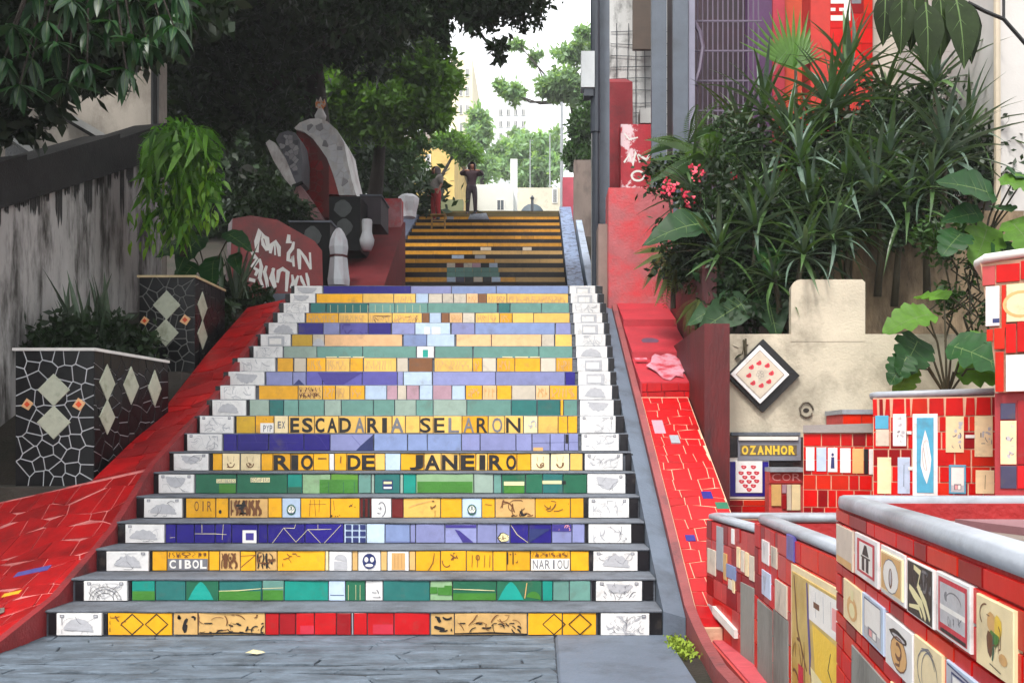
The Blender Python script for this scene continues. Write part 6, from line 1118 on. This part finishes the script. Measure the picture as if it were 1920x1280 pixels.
def tree(name, label, Y, trunk, blobs, n, size, m, cat='tree', group=None, seed=0, clump=60, r0=.2, bark=BARK, flat=0., hang=0., limbs=True, shell=.4):
    base = trunk[0]; t = thing(name, label, cat, base, group); mb = MB(); mb.smooth = True; k = len(trunk); mb.tube(trunk, [r0 * (1 - .6 * i / (k - 1)) for i in range(k)], 9)
    if limbs:
        for c, r_ in blobs[:14]:
            a = Vector(trunk[-1]); b = Vector(c); mid = (a + b) / 2 + Vector((R.uniform(-.3, .3), R.uniform(-.3, .3), -.1 * (b - a).length)); mb.tube([a, mid, b], [r0 * .35, r0 * .22, r0 * .08], 6)
    mb.build('trunk', bark, t); leaves(t, 'crown', [tuple(b[0]) for b in blobs], [b[1] for b in blobs], n, size, m, seed=seed, clump=clump, flat=flat, hang=hang, shell=shell); return t

# ---- big dark tree over the left bank
bl = [blob(330, 60, 17, 120, 90), blob(450, 40, 17, 130, 90), blob(570, 30, 17, 130, 80), blob(680, 10, 16, 120, 70), blob(400, 150, 18, 120, 90), blob(500, 150, 18, 110, 80), blob(350, 230, 18, 100, 60), blob(470, 230, 18.5, 90, 60), blob(690, 90, 18, 90, 60), blob(560, -60, 16, 200, 80), blob(760, -50, 15, 180, 90), blob(380, -80, 16, 220, 90)]
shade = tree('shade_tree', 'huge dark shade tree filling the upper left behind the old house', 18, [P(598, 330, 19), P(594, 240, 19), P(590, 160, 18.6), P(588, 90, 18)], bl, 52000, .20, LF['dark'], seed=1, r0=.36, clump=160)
bl = [blob(690, 150, 22, 70, 60), blob(760, 90, 22, 70, 60), blob(800, 150, 22.5, 66, 60), blob(720, 210, 22, 80, 50), blob(815, 210, 22, 46, 40), blob(640, 200, 22, 70, 60), blob(770, 40, 22, 60, 40), blob(660, 90, 22, 70, 60)]
tree('leafy_tree', 'bright green leafy tree at the sunlit edge of the dark shade tree', 22, [P(700, 400, 23), P(710, 300, 22.6), P(720, 200, 22)], bl, 42000, .19, LF['sun'], seed=2, r0=.22, clump=90)
bl = [blob(700, 10, 11.5, 60, 40), blob(790, 15, 11.5, 70, 44), blob(880, 20, 11.5, 66, 40), blob(960, 15, 11.5, 60, 34), blob(1015, 12, 11.5, 34, 26), blob(840, 65, 11.5, 40, 22), blob(925, 95, 11.5, 22, 30), blob(900, -60, 11.5, 160, 60), blob(600, -40, 11.5, 120, 50)]
mb = MB(); mb.smooth = True; mb.tube([P(588, 90, 18), P(620, -40, 16), P(720, -90, 13.5), P(800, -60, 11.8)], [.2, .16, .12, .06], 8)
for c, _ in bl[:7]: mb.tube([P(720, -90, 13), (P(720, -90, 12.4) + c) / 2 + Vector((0, 0, .3)), c], [.06, .04, .015], 6)
mb.build('bough', BARK, shade); leaves(shade, 'hanging_foliage', [tuple(b[0]) for b in bl], [b[1] for b in bl], 26000, .10, LF['dark'], seed=3, clump=70, shell=.2)
# wooded slope that closes the view behind the left bank
leaves(None, 'wooded_slope', [tuple(P(x, y, Yq)) for x, y, Yq in ((120, 120, 26), (300, 160, 26), (430, 200, 26), (560, 200, 26), (430, 330, 24), (560, 340, 25), (640, 330, 25), (300, 20, 26), (520, 80, 26), (160, 0, 26), (430, 90, 27))], [(2.6, 1.6, 2.2)] * 11, 60000, .28, LF['dark'], seed=4, clump=140, shell=.1, kw=dict(kind='stuff'))
bl = [blob(735, 290, 27, 56, 34), blob(700, 310, 27, 44, 40), blob(770, 325, 27, 38, 36), blob(728, 345, 27, 48, 34), blob(790, 275, 27, 32, 20), blob(690, 275, 27, 30, 24)]
tree('small_tree', 'small airy green tree beside the coping below the street lamp', 27, [P(752, 420, 26.6), P(750, 380, 26.8), P(742, 340, 27)], bl, 15000, .13, LF['mid'], seed=5, r0=.08, clump=40)
bl = [blob(866, 280, 38, 30, 22), blob(880, 295, 38, 24, 14), blob(842, 262, 38, 28, 16)]
tree('small_tree', 'pale green tree above the two people by the yellow house', 38, [P(826, 400, 38.5), P(828, 330, 38), P(850, 290, 38)], bl, 5000, .2, LF['bright'], seed=6, r0=.12, clump=40)
bl = [blob(1055, 158, 44, 42, 22), blob(1085, 175, 44, 26, 22), blob(1030, 165, 44, 30, 14), blob(1000, 108, 46, 26, 8), blob(1075, 100, 44, 40, 12), blob(1095, 60, 44, 24, 12), blob(970, 80, 46, 14, 8), blob(960, 175, 46, 24, 14), blob(940, 160, 46, 14, 8)]
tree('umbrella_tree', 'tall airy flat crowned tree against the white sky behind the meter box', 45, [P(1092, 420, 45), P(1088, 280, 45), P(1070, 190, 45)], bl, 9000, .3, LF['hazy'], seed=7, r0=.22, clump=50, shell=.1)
bl = [blob(1095, 240, 30, 26, 34), blob(1085, 290, 30, 26, 30), blob(1102, 200, 30, 16, 24)]
tree('bushy_tree', 'bushy tree growing behind the top of the crimson wall', 30, [P(1092, 400, 30.5), P(1092, 300, 30)], bl, 7000, .17, LF['mid'], seed=8, r0=.1, clump=50)
bl = [blob(980, 290, 70, 46, 36), blob(1020, 295, 70, 36, 40), blob(945, 300, 70, 34, 34), blob(1000, 330, 70, 46, 30), blob(1035, 270, 72, 22, 30)]
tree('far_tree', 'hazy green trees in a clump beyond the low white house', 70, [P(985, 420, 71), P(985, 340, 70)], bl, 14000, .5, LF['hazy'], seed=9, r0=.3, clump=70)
bl = [blob(898, 250, 60, 22, 50), blob(912, 320, 60, 24, 30)]
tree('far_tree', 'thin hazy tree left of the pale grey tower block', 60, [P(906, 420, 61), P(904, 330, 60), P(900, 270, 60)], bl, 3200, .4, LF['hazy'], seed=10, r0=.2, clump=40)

# unseen canopy added above the picture to shade left bank and upper stairs
ov = [((x, y, z), (1.7, 1.7, .8)) for x, y, z in ((-7.5, 8, 7.4), (-5.2, 7.2, 7.2), (-8.5, 11, 8.2), (-5.6, 10, 8.2), (-3.6, 9.6, 8.3), (-7, 13.5, 9.2), (-4.4, 13, 9.4), (-2.2, 13, 9.3), (-5.5, 16, 10.2), (-2.8, 16.5, 10.8), (-.4, 15.5, 10.6), (-3.4, 20, 12.4), (-2, 23, 14), (-9.5, 7, 7.4))]
leaves(shade, 'added_shade_canopy', [b[0] for b in ov], [b[1] for b in ov], 48000, .28, LF['dark'], seed=18, clump=60, shell=.1)
# ---- leaf shapes (grow along +X, droop towards -Z)
def leafmesh(name, kind, L=1., W=.1, droop=.3, m=None, seg=7, wav=0.):
    vs = []; fs = []
    if kind == 'strap':
        for i in range(seg + 1):
            t = i / seg; x = L * t * (1 - .15 * droop * t); z = -droop * L * t * t; w_ = W * (1.0 - t ** 2.2) * (.55 + .9 * t * (1 - t) * 1.5) / 2 + .001
            vs += [(x, -w_, z + w_ * .5), (x, 0, z), (x, w_, z + w_ * .5)]
        for i in range(seg): a = i * 3; fs += [(a, a + 1, a + 4, a + 3), (a + 1, a + 2, a + 5, a + 4)]
    elif kind in ('heart', 'lance', 'monstera'):
        n = 14 if kind != 'lance' else 8
        for i in range(n + 1):
            t = i / n
            if kind == 'heart': x = -.18 + 1.18 * t; w_ = .62 * math.sin(math.pi * min(1, t ** .75)) ** .8 * (1.15 - .5 * t); 
            elif kind == 'lance': x = t; w_ = .5 * math.sin(math.pi * t ** .8)
            else: x = -.12 + 1.12 * t; w_ = .72 * math.sin(math.pi * t ** .7) ** .7 * (.78 if i % 3 == 1 and 2 < i < n - 1 else 1.05)
            z = -droop * L * max(0, x) ** 2 + wav * .05 * math.sin(i * 1.9); vs += [(x * L, -w_ * W, z + .25 * w_ * W * (1 if i % 2 else .7)), (max(x, 0) * L, 0, -droop * L * max(0, x) ** 2), (x * L, w_ * W, z + .25 * w_ * W * (.7 if i % 2 else 1))]
        for i in range(n): a = i * 3; fs += [(a, a + 1, a + 4, a + 3), (a + 1, a + 2, a + 5, a + 4)]
    elif kind == 'frond':
        n = 22
        for i in range(n + 1):
            t = i / n; x = L * t * (1 - .2 * droop * t); z = -droop * L * t * t; l = W * (math.sin(math.pi * min(1, t * .9 + .1)) ** .7)
            for sg in (-1, 1):
                k = len(vs); dx = l * .45; vs += [(x, 0, z), (x + dx * .5, sg * l * .5, z + .05 * l), (x + dx, sg * l, z - .25 * l), (x + dx * .5 + L * .022, sg * l * .5, z + .03 * l)]; fs.append((k, k + 1, k + 2, k + 3))
        k = len(vs); vs += [(0, -.006 * L, 0), (0, .006 * L, 0), (L * (1 - .2 * droop), 0, -droop * L), (L * .5, 0, -droop * L * .25 + .004)]; fs.append((k, k + 3, k + 2)); fs.append((k + 1, k + 3, k + 2))
    nf = len(fs)
    if kind in ('heart', 'monstera', 'lance'):                       # midrib and side veins stand proud of the blade
        up = .004 * L
        for i in range(n):
            a, b = vs[i * 3 + 1], vs[i * 3 + 4]; w_ = .012 * L * (1 - .8 * i / n); k = len(vs); vs += [(a[0], -w_, a[2] + up), (a[0], w_, a[2] + up), (b[0], w_, b[2] + up), (b[0], -w_, b[2] + up)]; fs.append((k, k + 1, k + 2, k + 3))
        for i in range(1, n - 2, 2):
            for e in (0, 2):
                a, b = Vector(vs[i * 3 + 1]), Vector(vs[(i + 2) * 3 + e]); b = a + (b - a) * .85; k = len(vs); z = Vector((0, 0, up * 1.6)); q = Vector((.006 * L, 0, 0)); vs += [tuple(a + z - q), tuple(a + z + q), tuple(b + z)]; fs.append((k, k + 1, k + 2))
    me = bpy.data.meshes.new(name); me.from_pydata(vs, [], fs); me.materials.append(m)
    if len(fs) > nf:
        me.materials.append(MATS['leaf_vein'] if 'leaf_vein' in MATS else mat('leaf_vein', srgb(96, 120, 70), .5, .2, 10, trans=.2, spec=.25))
        for i in range(nf, len(fs)): me.polygons[i].material_index = 1
    for p in me.polygons: p.use_smooth = True
    return me
def put(par, name, me, loc, az, el, roll=0., s=1., kw=None):
    o = bpy.data.objects.new(name, me); C.objects.link(o); o.rotation_euler = (Matrix.Rotation(az, 3, 'Z') @ Matrix.Rotation(-el, 3, 'Y') @ Matrix.Rotation(roll, 3, 'X')).to_euler(); o.scale = (s, s, s)
    if par: o.parent = par; o.location = Vector(loc) - wloc(par)
    else: o.location = loc
    return tag(o, **(kw or {}))
rl = random.Random(31)
SM = [leafmesh('strap_leaf', 'strap', 1, .092, d, LF[k], 7) for d, k in ((.15, 'drac'), (.4, 'drac'), (.7, 'drac'), (.3, 'drac2'), (.55, 'drac2'))]
def dracaena(label, px, py, Y, r_px, n, zg, ms=SM, upright=.2, group='palms with strap leaves in the raised bed'):
    c = P(px, py, Y); L = 1.14 * r_px * Y / F; t = thing('dracaena', label, 'palm', (c.x + rl.uniform(-.1, .1), c.y + .1, zg), group)
    mb = MB(); mb.smooth = True; b = wloc(t); mb.tube([b, b * .5 + c * .5 + Vector((rl.uniform(-.06, .06), 0, 0)), c], [.04, .03, .024], 7); mb.build('stem', STEM, t)
    for i in range(n):
        f_ = i / n; az = i * 2.39996 + rl.uniform(-.2, .2); el = math.radians(80 - 115 * f_ ** 1.1 + rl.uniform(-8, 8) + upright * 30); put(t, 'leaf', rl.choice(ms), c + Vector((0, 0, -.12 * L * f_)), az, el, rl.uniform(-.4, .4), L * rl.uniform(.75, 1.1))
    return t
Z0 = 2.35
dracaena('feathery tipped palm nearest the violet gate, at the left top of the bed', 1432, 205, 10.6, 120, 34, 3.2)
dracaena('large spiky palm in the middle top of the bed below the white emblem', 1558, 196, 10.2, 135, 44, 3.2)
dracaena('spiky palm just right of the middle one, below the beige wall', 1668, 285, 9.6, 120, 40, 2.9)
dracaena('upright tall leaved palm between the middle palm and the large hanging leaves', 1590, 140, 10.9, 130, 26, 3.3, upright=1.2)
dracaena('upright palm directly under the large hanging leaves', 1752, 150, 10.4, 135, 30, 3.2, upright=1.1)
dracaena('dark blue green palm nearest the right house corner', 1772, 282, 9.3, 135, 46, 2.9, SM[3:])
dracaena('low palm overhanging the raised concrete block', 1506, 470, 8.7, 120, 38, 2.3, [SM[3], SM[4], SM[1]])
dracaena('palm with thin pale leaves in the shade at the bed centre', 1500, 300, 9.4, 110, 34, 2.8)
dracaena('palm leaning out above the pink pillar side of the bed', 1415, 420, 9.0, 105, 32, 2.5, [SM[1], SM[3], SM[4]])
dracaena('dark palm under the brown wall top on the right', 1700, 390, 9.0, 115, 36, 2.6, SM[2:])
dracaena('small palm drooping over the shaded brown wall', 1590, 420, 8.95, 95, 30, 2.5, SM[2:])
dracaena('far palm rising behind the other palms near the beige wall', 1660, 190, 11.2, 110, 34, 3.3)
for lb, a in (('palm half hidden behind the feathery tipped one by the gate', (1390, 250, 10.9, 110, 30, 3.1)), ('pale bladed palm between the gate side palm and the middle palm', (1480, 250, 10.0, 115, 34, 3.0, [SM[3], SM[4], SM[0]])), ('palm in front of the middle of the bed with arching leaves', (1590, 340, 9.2, 120, 36, 2.8)), ('palm at the lower left of the bed above the dark heart leaves', (1445, 380, 9.2, 110, 34, 2.6)), ('palm beside the near house corner with blades against the pale wall', (1815, 250, 9.9, 110, 34, 3.0)), ('low palm spreading over the top of the brown wall', (1640, 360, 9.0, 120, 40, 2.7, [SM[3], SM[4], SM[2]])), ('palm with spreading blades under the green fan leaf', (1530, 260, 10.3, 115, 34, 3.1)), ('dark palm at the right end of the brown wall', (1745, 345, 8.95, 110, 36, 2.7, [SM[4], SM[2]]))): dracaena(lb, *a)
for lb, a in (('low palm spilling over the dark red wall at the left end of the bed', (1350, 470, 9.1, 100, 36, 2.4)), ('spiky palm in front of the pink pillar below the feathery fern', (1300, 360, 10.0, 100, 34, 2.9)), ('dense spiky palm hanging over the left of the raised block', (1450, 520, 8.75, 90, 34, 2.3, [SM[3], SM[1], SM[2]])), ('spiky palm drooping between the low palm and the brown wall', (1560, 440, 8.8, 100, 38, 2.4, [SM[2], SM[4], SM[1]])), ('broad spreading palm at the heart of the bed', (1520, 390, 9.2, 130, 42, 2.6))): dracaena(lb, *a)
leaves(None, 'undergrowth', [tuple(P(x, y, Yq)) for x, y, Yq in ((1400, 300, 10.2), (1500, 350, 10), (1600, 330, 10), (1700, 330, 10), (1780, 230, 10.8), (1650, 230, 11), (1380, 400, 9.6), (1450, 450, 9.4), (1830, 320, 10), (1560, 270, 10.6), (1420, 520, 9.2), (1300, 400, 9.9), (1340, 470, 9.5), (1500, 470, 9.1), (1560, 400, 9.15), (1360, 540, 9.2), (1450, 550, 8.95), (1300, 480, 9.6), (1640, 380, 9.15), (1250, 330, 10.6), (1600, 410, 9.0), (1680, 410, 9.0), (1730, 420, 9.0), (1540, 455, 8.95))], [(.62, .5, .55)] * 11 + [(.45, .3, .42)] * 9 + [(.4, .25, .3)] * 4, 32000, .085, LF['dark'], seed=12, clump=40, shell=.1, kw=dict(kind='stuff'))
bl = [blob(1790, 150, 11.4, 46, 40), blob(1830, 120, 11.4, 40, 50), blob(1825, 200, 11.4, 50, 60), blob(1740, 210, 11.5, 40, 50), blob(1840, 270, 11, 36, 60)]
tree('bushy_shrub', 'bushy dark green shrub between the palms and the right house corner', 11.4, [P(1810, 480, 11.4), P(1812, 330, 11.4), P(1815, 220, 11.4)], bl, 9000, .13, LF['mid'], cat='shrub', seed=13, r0=.05, clump=30)
# ferns, red flowers, broad leaves at the left end of the bed
FR = [leafmesh('fern_frond', 'frond', 1, .16, d, LF['feath'].copy() if False else mat('fern_frond_green_%d' % i, srgb(*c_), .5, .25, 8, .2, 0, trans=.3)) for i, (d, c_) in enumerate(((.35, (70, 100, 42)), (.7, (60, 92, 44)), (.5, (104, 116, 60))))]
def fern(label, px, py, Y, r_px, n, zg, ms, el0=55, spread=70, azr=(0, 6.28)):
    c = P(px, py, Y); L = r_px * Y / F; t = thing('fern', label, 'fern', (c.x, c.y, zg), 'ferns at the left end of the bed'); mb = MB(); mb.tube([wloc(t), c], [.03, .02], 6); mb.build('stem', STEM, t)
    for i in range(n): put(t, 'frond', rl.choice(ms), c, rl.uniform(*azr), math.radians(el0 - spread * i / n + rl.uniform(-10, 10)), rl.uniform(-.4, .4), L * rl.uniform(.75, 1.1))
fern('feathery fern hanging over the red mural wall', 1330, 300, 10.2, 120, 26, 2.9, FR[:2]); fern('fern leaning left towards the red flowers', 1290, 270, 10.8, 90, 20, 3, FR[:2]); fern('dry yellowish fern hanging over the pink pillar edge', 1262, 470, 9.9, 100, 22, 2.7, [FR[2]], 20, 100); fern('dry brownish fern drooping beside the dark red wall', 1310, 560, 9.2, 80, 16, 2.4, [FR[2]], 0, 80)
PF = leafmesh('fan_leaf', 'frond', 1, .30, .1, LF['palm']); t = thing('fan_palm', 'bright green fan palm leaf in front of the red column', 'palm', P(1500, 330, 12), None); mb = MB(); mb.tube([P(1500, 330, 12), P(1492, 200, 12), P(1492, 130, 12)], [.04, .03, .02], 7); mb.build('stem', STEM, t)
for i in range(17): a = -1.15 + i * .14; put(t, 'frond', SM[0] if False else leafmesh('fan_blade', 'strap', 1, .1, .05, LF['palm']) if i == 0 else bpy.data.meshes['fan_blade'], P(1490, 128, 12), 0 if math.sin(a) >= 0 else math.pi, math.pi / 2 - abs(a), math.pi / 2, .82)
mf = mat('red_flower', srgb(206, 40, 70), .5, .25, 20); t = thing('flowering_plant', 'small plant with clustered red flowers beside the pink pillar', 'plant', P(1270, 480, 9.7)); mb = MB(); mb.tube([P(1275, 500, 9.75), P(1262, 420, 9.7), P(1252, 360, 9.6)], .012, 6); mb.tube([P(1275, 480, 9.75), P(1300, 400, 9.7), P(1290, 375, 9.6)], .012, 6); mb.build('stem', STEM, t)
for px, py, r_, n_ in ((1252, 352, 14, 30), (1290, 372, 16, 26), (1302, 320, 14, 18), (1374, 340, 10, 14)):
    mb = MB()
    for _ in range(n_):
        c = P(px + rl.gauss(0, r_ * .45), py + rl.gauss(0, r_ * .55), 9.6 + rl.uniform(-.06, .06)); a = rl.uniform(0, 6.28); s_ = rl.uniform(.02, .05)
        mb.add([c, c + Vector((s_ * math.cos(a), -.01, s_ * math.sin(a))), c + Vector((s_ * 1.3 * math.cos(a + .5), -.02, s_ * 1.3 * math.sin(a + .5))), c + Vector((s_ * math.cos(a + 1), -.01, s_ * math.sin(a + 1)))], [(0, 1, 2, 3)])
    mb.build('flower', mf, t)
HL = [leafmesh('broad_leaf', 'heart', 1, .62, d, LF['broad'], wav=.5) for d in (.15, .35)]; ML = [leafmesh('notched_leaf', 'monstera', 1, .62, d, m_, wav=.8) for d, m_ in ((.2, LF['monst']), (.3, LF['monst']), (.25, LF['broad']))]; LL = [leafmesh('long_leaf', 'lance', 1, .26, d, LF['mango']) for d in (.15, .35, .55)]; BL = leafmesh('big_oval_leaf', 'lance', 1, .44, .2, mat('dusky_oval_leaf', srgb(36, 50, 22), .6, .3, 8, .35, 0, trans=.12, spec=.15))
def broad(label, name, pts, Y, ms, base, cat='plant', group=None):
    """leaves at photo points (x, y, size px, azimuth deg, elevation deg), stalks back to the base"""
    t = thing(name, label, cat, base, group)
    for px, py, s_, az, el in pts:
        c = P(px, py, Y + rl.uniform(-.12, .12)); mb = MB(); b = Vector(base); mb.tube([b, (b + c) / 2 + Vector((0, 0, .12)), c], [.012, .010, .007], 5); mb.build('stalk', STEM, t); put(t, 'leaf', rl.choice(ms), c, math.radians(az), math.radians(el), .9 * math.cos(math.radians(az)) + rl.uniform(-.25, .25), s_ * Y / F)
    return t
broad('large arrow shaped leaf plant under the red flowers', 'philodendron', [(1310, 420, 110, 200, -10), (1320, 500, 80, 300, -50), (1380, 520, 90, 250, -40), (1420, 500, 70, 330, -30), (1340, 560, 90, 280, -50), (1400, 540, 80, 300, -45)], 9.3, HL, P(1370, 600, 9.5))
broad('dark heart leaved plant below the low palm', 'philodendron', [(1440, 470, 80, 260, -40), (1390, 570, 100, 190, -30), (1440, 560, 90, 280, -60), (1350, 575, 70, 200, -20)], 8.9, HL, P(1420, 620, 9.2))
broad('light green notched leaf plant beside the turquoise tiled planter', 'monstera', [(1740, 590, 90, 190, -10), (1720, 640, 90, 230, -40), (1705, 690, 60, 210, -60), (1790, 650, 110, 320, -20), (1830, 640, 110, 20, -20), (1800, 700, 90, 340, 0), (1770, 560, 70, 120, 20), (1850, 690, 80, 10, 10), (1700, 670, 60, 200, -50)], 7.9, ML, P(1775, 745, 8.0))
broad('large dusky oval leaves hanging at the top right', 'hanging_leaves', [(1690, -10, 110, 260, -80), (1735, 5, 130, 270, -75), (1660, -15, 100, 250, -80), (1790, -10, 150, 280, -70), (1760, -20, 130, 300, -80), (1800, 0, 120, 330, -75), (1715, -30, 120, 265, -85)], 8.6, [BL], P(1740, -90, 8.8))
broad('climbing plant with drooping leaves against the right house wall', 'climber', [(1850, 360, 110, 200, 10), (1880, 340, 80, 330, -20), (1900, 420, 90, 300, -50), (1850, 430, 90, 230, -50), (1800, 440, 70, 220, -30), (1880, 460, 80, 260, -60), (1910, 350, 70, 20, 0), (1890, 395, 60, 100, 30), (1830, 400, 70, 190, -10), (1905, 330, 60, 60, 30)], 8.0, ML[2:] + HL[:1] + ML[:1], P(1830, 520, 8.2))
t = thing('climber', 'tangled thin vine stems with small leaves on the brown wall', 'vine', P(1800, 640, 8.3)); mb = MB(); mb.smooth = True
for _ in range(12): x, y = rl.uniform(1750, 1850), 640; pts = [P(x, y, 8.3)]; \
    [pts.append(P(x + rl.uniform(-40, 40), y - 45 * (i + 1), 8.3 + rl.uniform(-.15, .1))) for i in range(rl.randint(2, 5))]; mb.tube(pts, .009, 5)
mb.build('stems', STEM, t); leaves(t, 'foliage', [tuple(P(x, y, 8.3)) for x, y in ((1770, 470), (1780, 560), (1830, 500), (1850, 590), (1800, 430), (1740, 440))], [(.2, .15, .2)] * 6, 1100, .07, LF['mid'], seed=14, shell=.1)
broad('tiny green sprout behind the diamond tile corner', 'sprout', [(1390, 655, 24, 200, 30), (1398, 650, 22, 60, 50), (1392, 664, 20, 150, -20)], 8.36, [leafmesh('sprout_leaf', 'lance', 1, .4, .2, LF['bright'])], P(1398, 668, 8.42))

# ---- left side
t = thing('hanging_fern', 'bright green fern cascading over the end of the white plaster wall', 'fern', P(330, 260, 10.8)); mb = MB(); mb.smooth = True; mb.tube([P(345, 480, 10.9), P(338, 330, 10.9), P(335, 250, 10.8)], [.05, .05, .03], 7); mb.build('stem', STEM, t)
leaves(t, 'foliage', [tuple(P(x, y, Yq)) for x, y, Yq in ((335, 255, 10.9), (310, 290, 10.8), (368, 285, 10.8), (345, 330, 10.8), (385, 340, 10.8), (340, 390, 10.8))], [(.26, .2, .2)] * 6, 7000, .085, LF['fern'], seed=15, hang=1.4, shell=.2, clump=14)
FF = [leafmesh('cascade_frond', 'frond', 1, .17, d, mat('bright_frond_%d' % i, srgb(*c_), .45, .3, 8, .25, 0, trans=.3)) for i, (d, c_) in enumerate(((1.0, (78, 128, 30)), (1.6, (98, 150, 36)), (.6, (58, 104, 30))))]
for i in range(170):
    a = rl.uniform(0, 6.28); q = rl.random() ** .5; x, y = 335 + 62 * q * math.cos(a), 235 + rl.random() ** 1.3 * 190
    if y > 380 and x > 360: x -= 40
    az = math.pi + rl.uniform(-.7, .7) if x < 330 else rl.uniform(-.9, .7); put(t, 'frond', rl.choice(FF), P(x, y, 10.6 - .25 * rl.random()), az if rl.random() < .65 else rl.uniform(4, 5.4), math.radians(rl.uniform(-60, 25)), rl.uniform(-.5, .5), rl.uniform(.18, .36))
put_l = [leafmesh('dangling_leaf', 'lance', 1, .3, d, mat('yellow_green_leaf_%d' % i, srgb(*c_), .45, .2, 8, .2, 0, trans=.35)) for i, (d, c_) in enumerate(((.3, (120, 164, 40)), (.5, (96, 140, 40))))]
for i in range(150): x = rl.choice((rl.gauss(280, 20), rl.gauss(335, 26), rl.gauss(390, 14))); y = rl.uniform(330, 470) if x < 360 else rl.uniform(300, 420); put(t, 'leaf', rl.choice(put_l), P(x, y, 10.5 - .2 * rl.random()), rl.uniform(0, 6.28), math.radians(rl.uniform(-85, -35)), rl.uniform(-.6, .6), rl.uniform(.08, .17))
broad('large dark heart shaped leaves beside the lettered red wall', 'philodendron', [(370, 450, 80, 250, -40), (430, 440, 60, 340, -30), (400, 490, 70, 280, -60), (360, 500, 60, 220, -50), (350, 460, 60, 200, -20), (440, 480, 40, 300, -50)], 11.2, HL, P(390, 560, 11.3))
SV = leafmesh('blade_leaf', 'strap', 1, .13, .06, mat('blade_leaf_green', srgb(66, 84, 62), .45, .3, 12, .25, 0, trans=.1))
def blades(label, px, py, Y, n, h_px, spr, name='agave'):
    t = thing(name, label, 'plant', P(px, py, Y), 'blade leaved plants along the left wall')
    for i in range(n): put(t, 'leaf', SV, P(px + rl.uniform(-spr, spr), py, Y + rl.uniform(-.15, .15)), rl.uniform(0, 6.28), math.radians(rl.uniform(62, 88)), rl.uniform(-1, 1), h_px * Y / F * rl.uniform(.6, 1.05))
blades('tall blade leaved plant between the plaster wall and the black planters', 165, 655, 9.2, 20, 160, 40); blades('blade leaved plant drooping behind the smaller black planter', 440, 560, 11.2, 12, 130, 26)
leaves(None, 'ground_cover', [tuple(P(x, y, Yq)) for x, y, Yq in ((130, 640, 9.1), (220, 640, 9.3), (430, 560, 11.6), (390, 600, 11), (470, 400, 14), (520, 390, 14), (540, 400, 14.2), (480, 350, 14.6))], [(.5, .35, .28)] * 8, 9000, .11, LF['dark'], seed=16, clump=30, shell=.1, kw=dict(kind='stuff'))
t = thing('mango_tree', 'overhanging mango branches with long drooping leaves at the top left', 'tree', P(-60, 700, 7.4)); mb = MB(); mb.smooth = True; b0 = P(110, -330, 7.9); mb.tube([P(-200, 700, 7.6), P(-170, 300, 7.5), b0], [.16, .13, .09], 8)
tips = [(60, 40), (130, 20), (230, 25), (300, 50), (110, 100), (170, 140), (60, 130), (250, 95), (335, 35), (20, 70), (120, 175), (200, 60), (280, 90), (330, 70), (40, 180), (90, 60), (160, 80), (230, 150), (10, 130), (190, 10), (310, 10), (260, 20), (75, 10), (340, 5)]
cs = []
for i, (x, y) in enumerate(tips): Yq = 6.6 + rl.uniform(-.4, .6); c = P(x + rl.uniform(-8, 8), y - 20, Yq); cs.append(c); mb.tube([b0, (b0 + c) / 2 + Vector((0, .3, .25)), c], [.03, .016, .006], 5)
mb.build('branches', BARK, t)
for c in cs:
    for k in range(11): put(t, 'leaf', rl.choice(LL), c, k * 2.4 + rl.uniform(-.3, .3), math.radians(rl.uniform(-75, 5)), rl.uniform(-.5, .5), rl.uniform(.15, .26))
leaves(t, 'crown', [tuple(P(x, y, Yq)) for x, y, Yq in ((40, 20, 8), (160, 20, 8), (260, 10, 8.2), (60, 90, 8.2), (160, 70, 8.2), (330, -20, 8.4), (-20, 60, 7.8), (-10, 190, 8.6))], [(.55, .45, .42)] * 8 , 14000, .16, LF['dark'], seed=17, hang=.6, clump=24, shell=.2)

leaves(t, 'added_shade_crown', [(x, y, z) for x, y, z in ((-7.2, 2, 5.6), (-5.6, 3.5, 5.6), (-7.5, 5, 5.8), (-5.4, 5.6, 5.6), (-4.2, 4.6, 5.5), (-6.6, 7, 6), (-4.6, 7, 5.9), (-8.8, 3.5, 5.4), (-9, 6, 5.6))], [(1.3, 1.3, .6)] * 9, 22000, .2, LF['dark'], seed=19, hang=.5, clump=40, shell=.1)  # unseen crown added above the view to darken the left side
# ---------------------------------------------------------------- air
HZ = True
if HZ:
    mh = bpy.data.materials.new('haze'); mh.use_nodes = True; n = mh.node_tree.nodes; n.clear(); o = n.new('ShaderNodeOutputMaterial'); v = n.new('ShaderNodeVolumePrincipled'); v.inputs['Color'].default_value = (.93, .96, .97, 1); v.inputs['Density'].default_value = .0013; v.inputs['Anisotropy'].default_value = .2; mh.node_tree.links.new(v.outputs[0], o.inputs['Volume'])
    mb = MB(); mb.box(-310, 310, -310, 330, -2, 42); mb.build('haze', mh, kind='stuff')
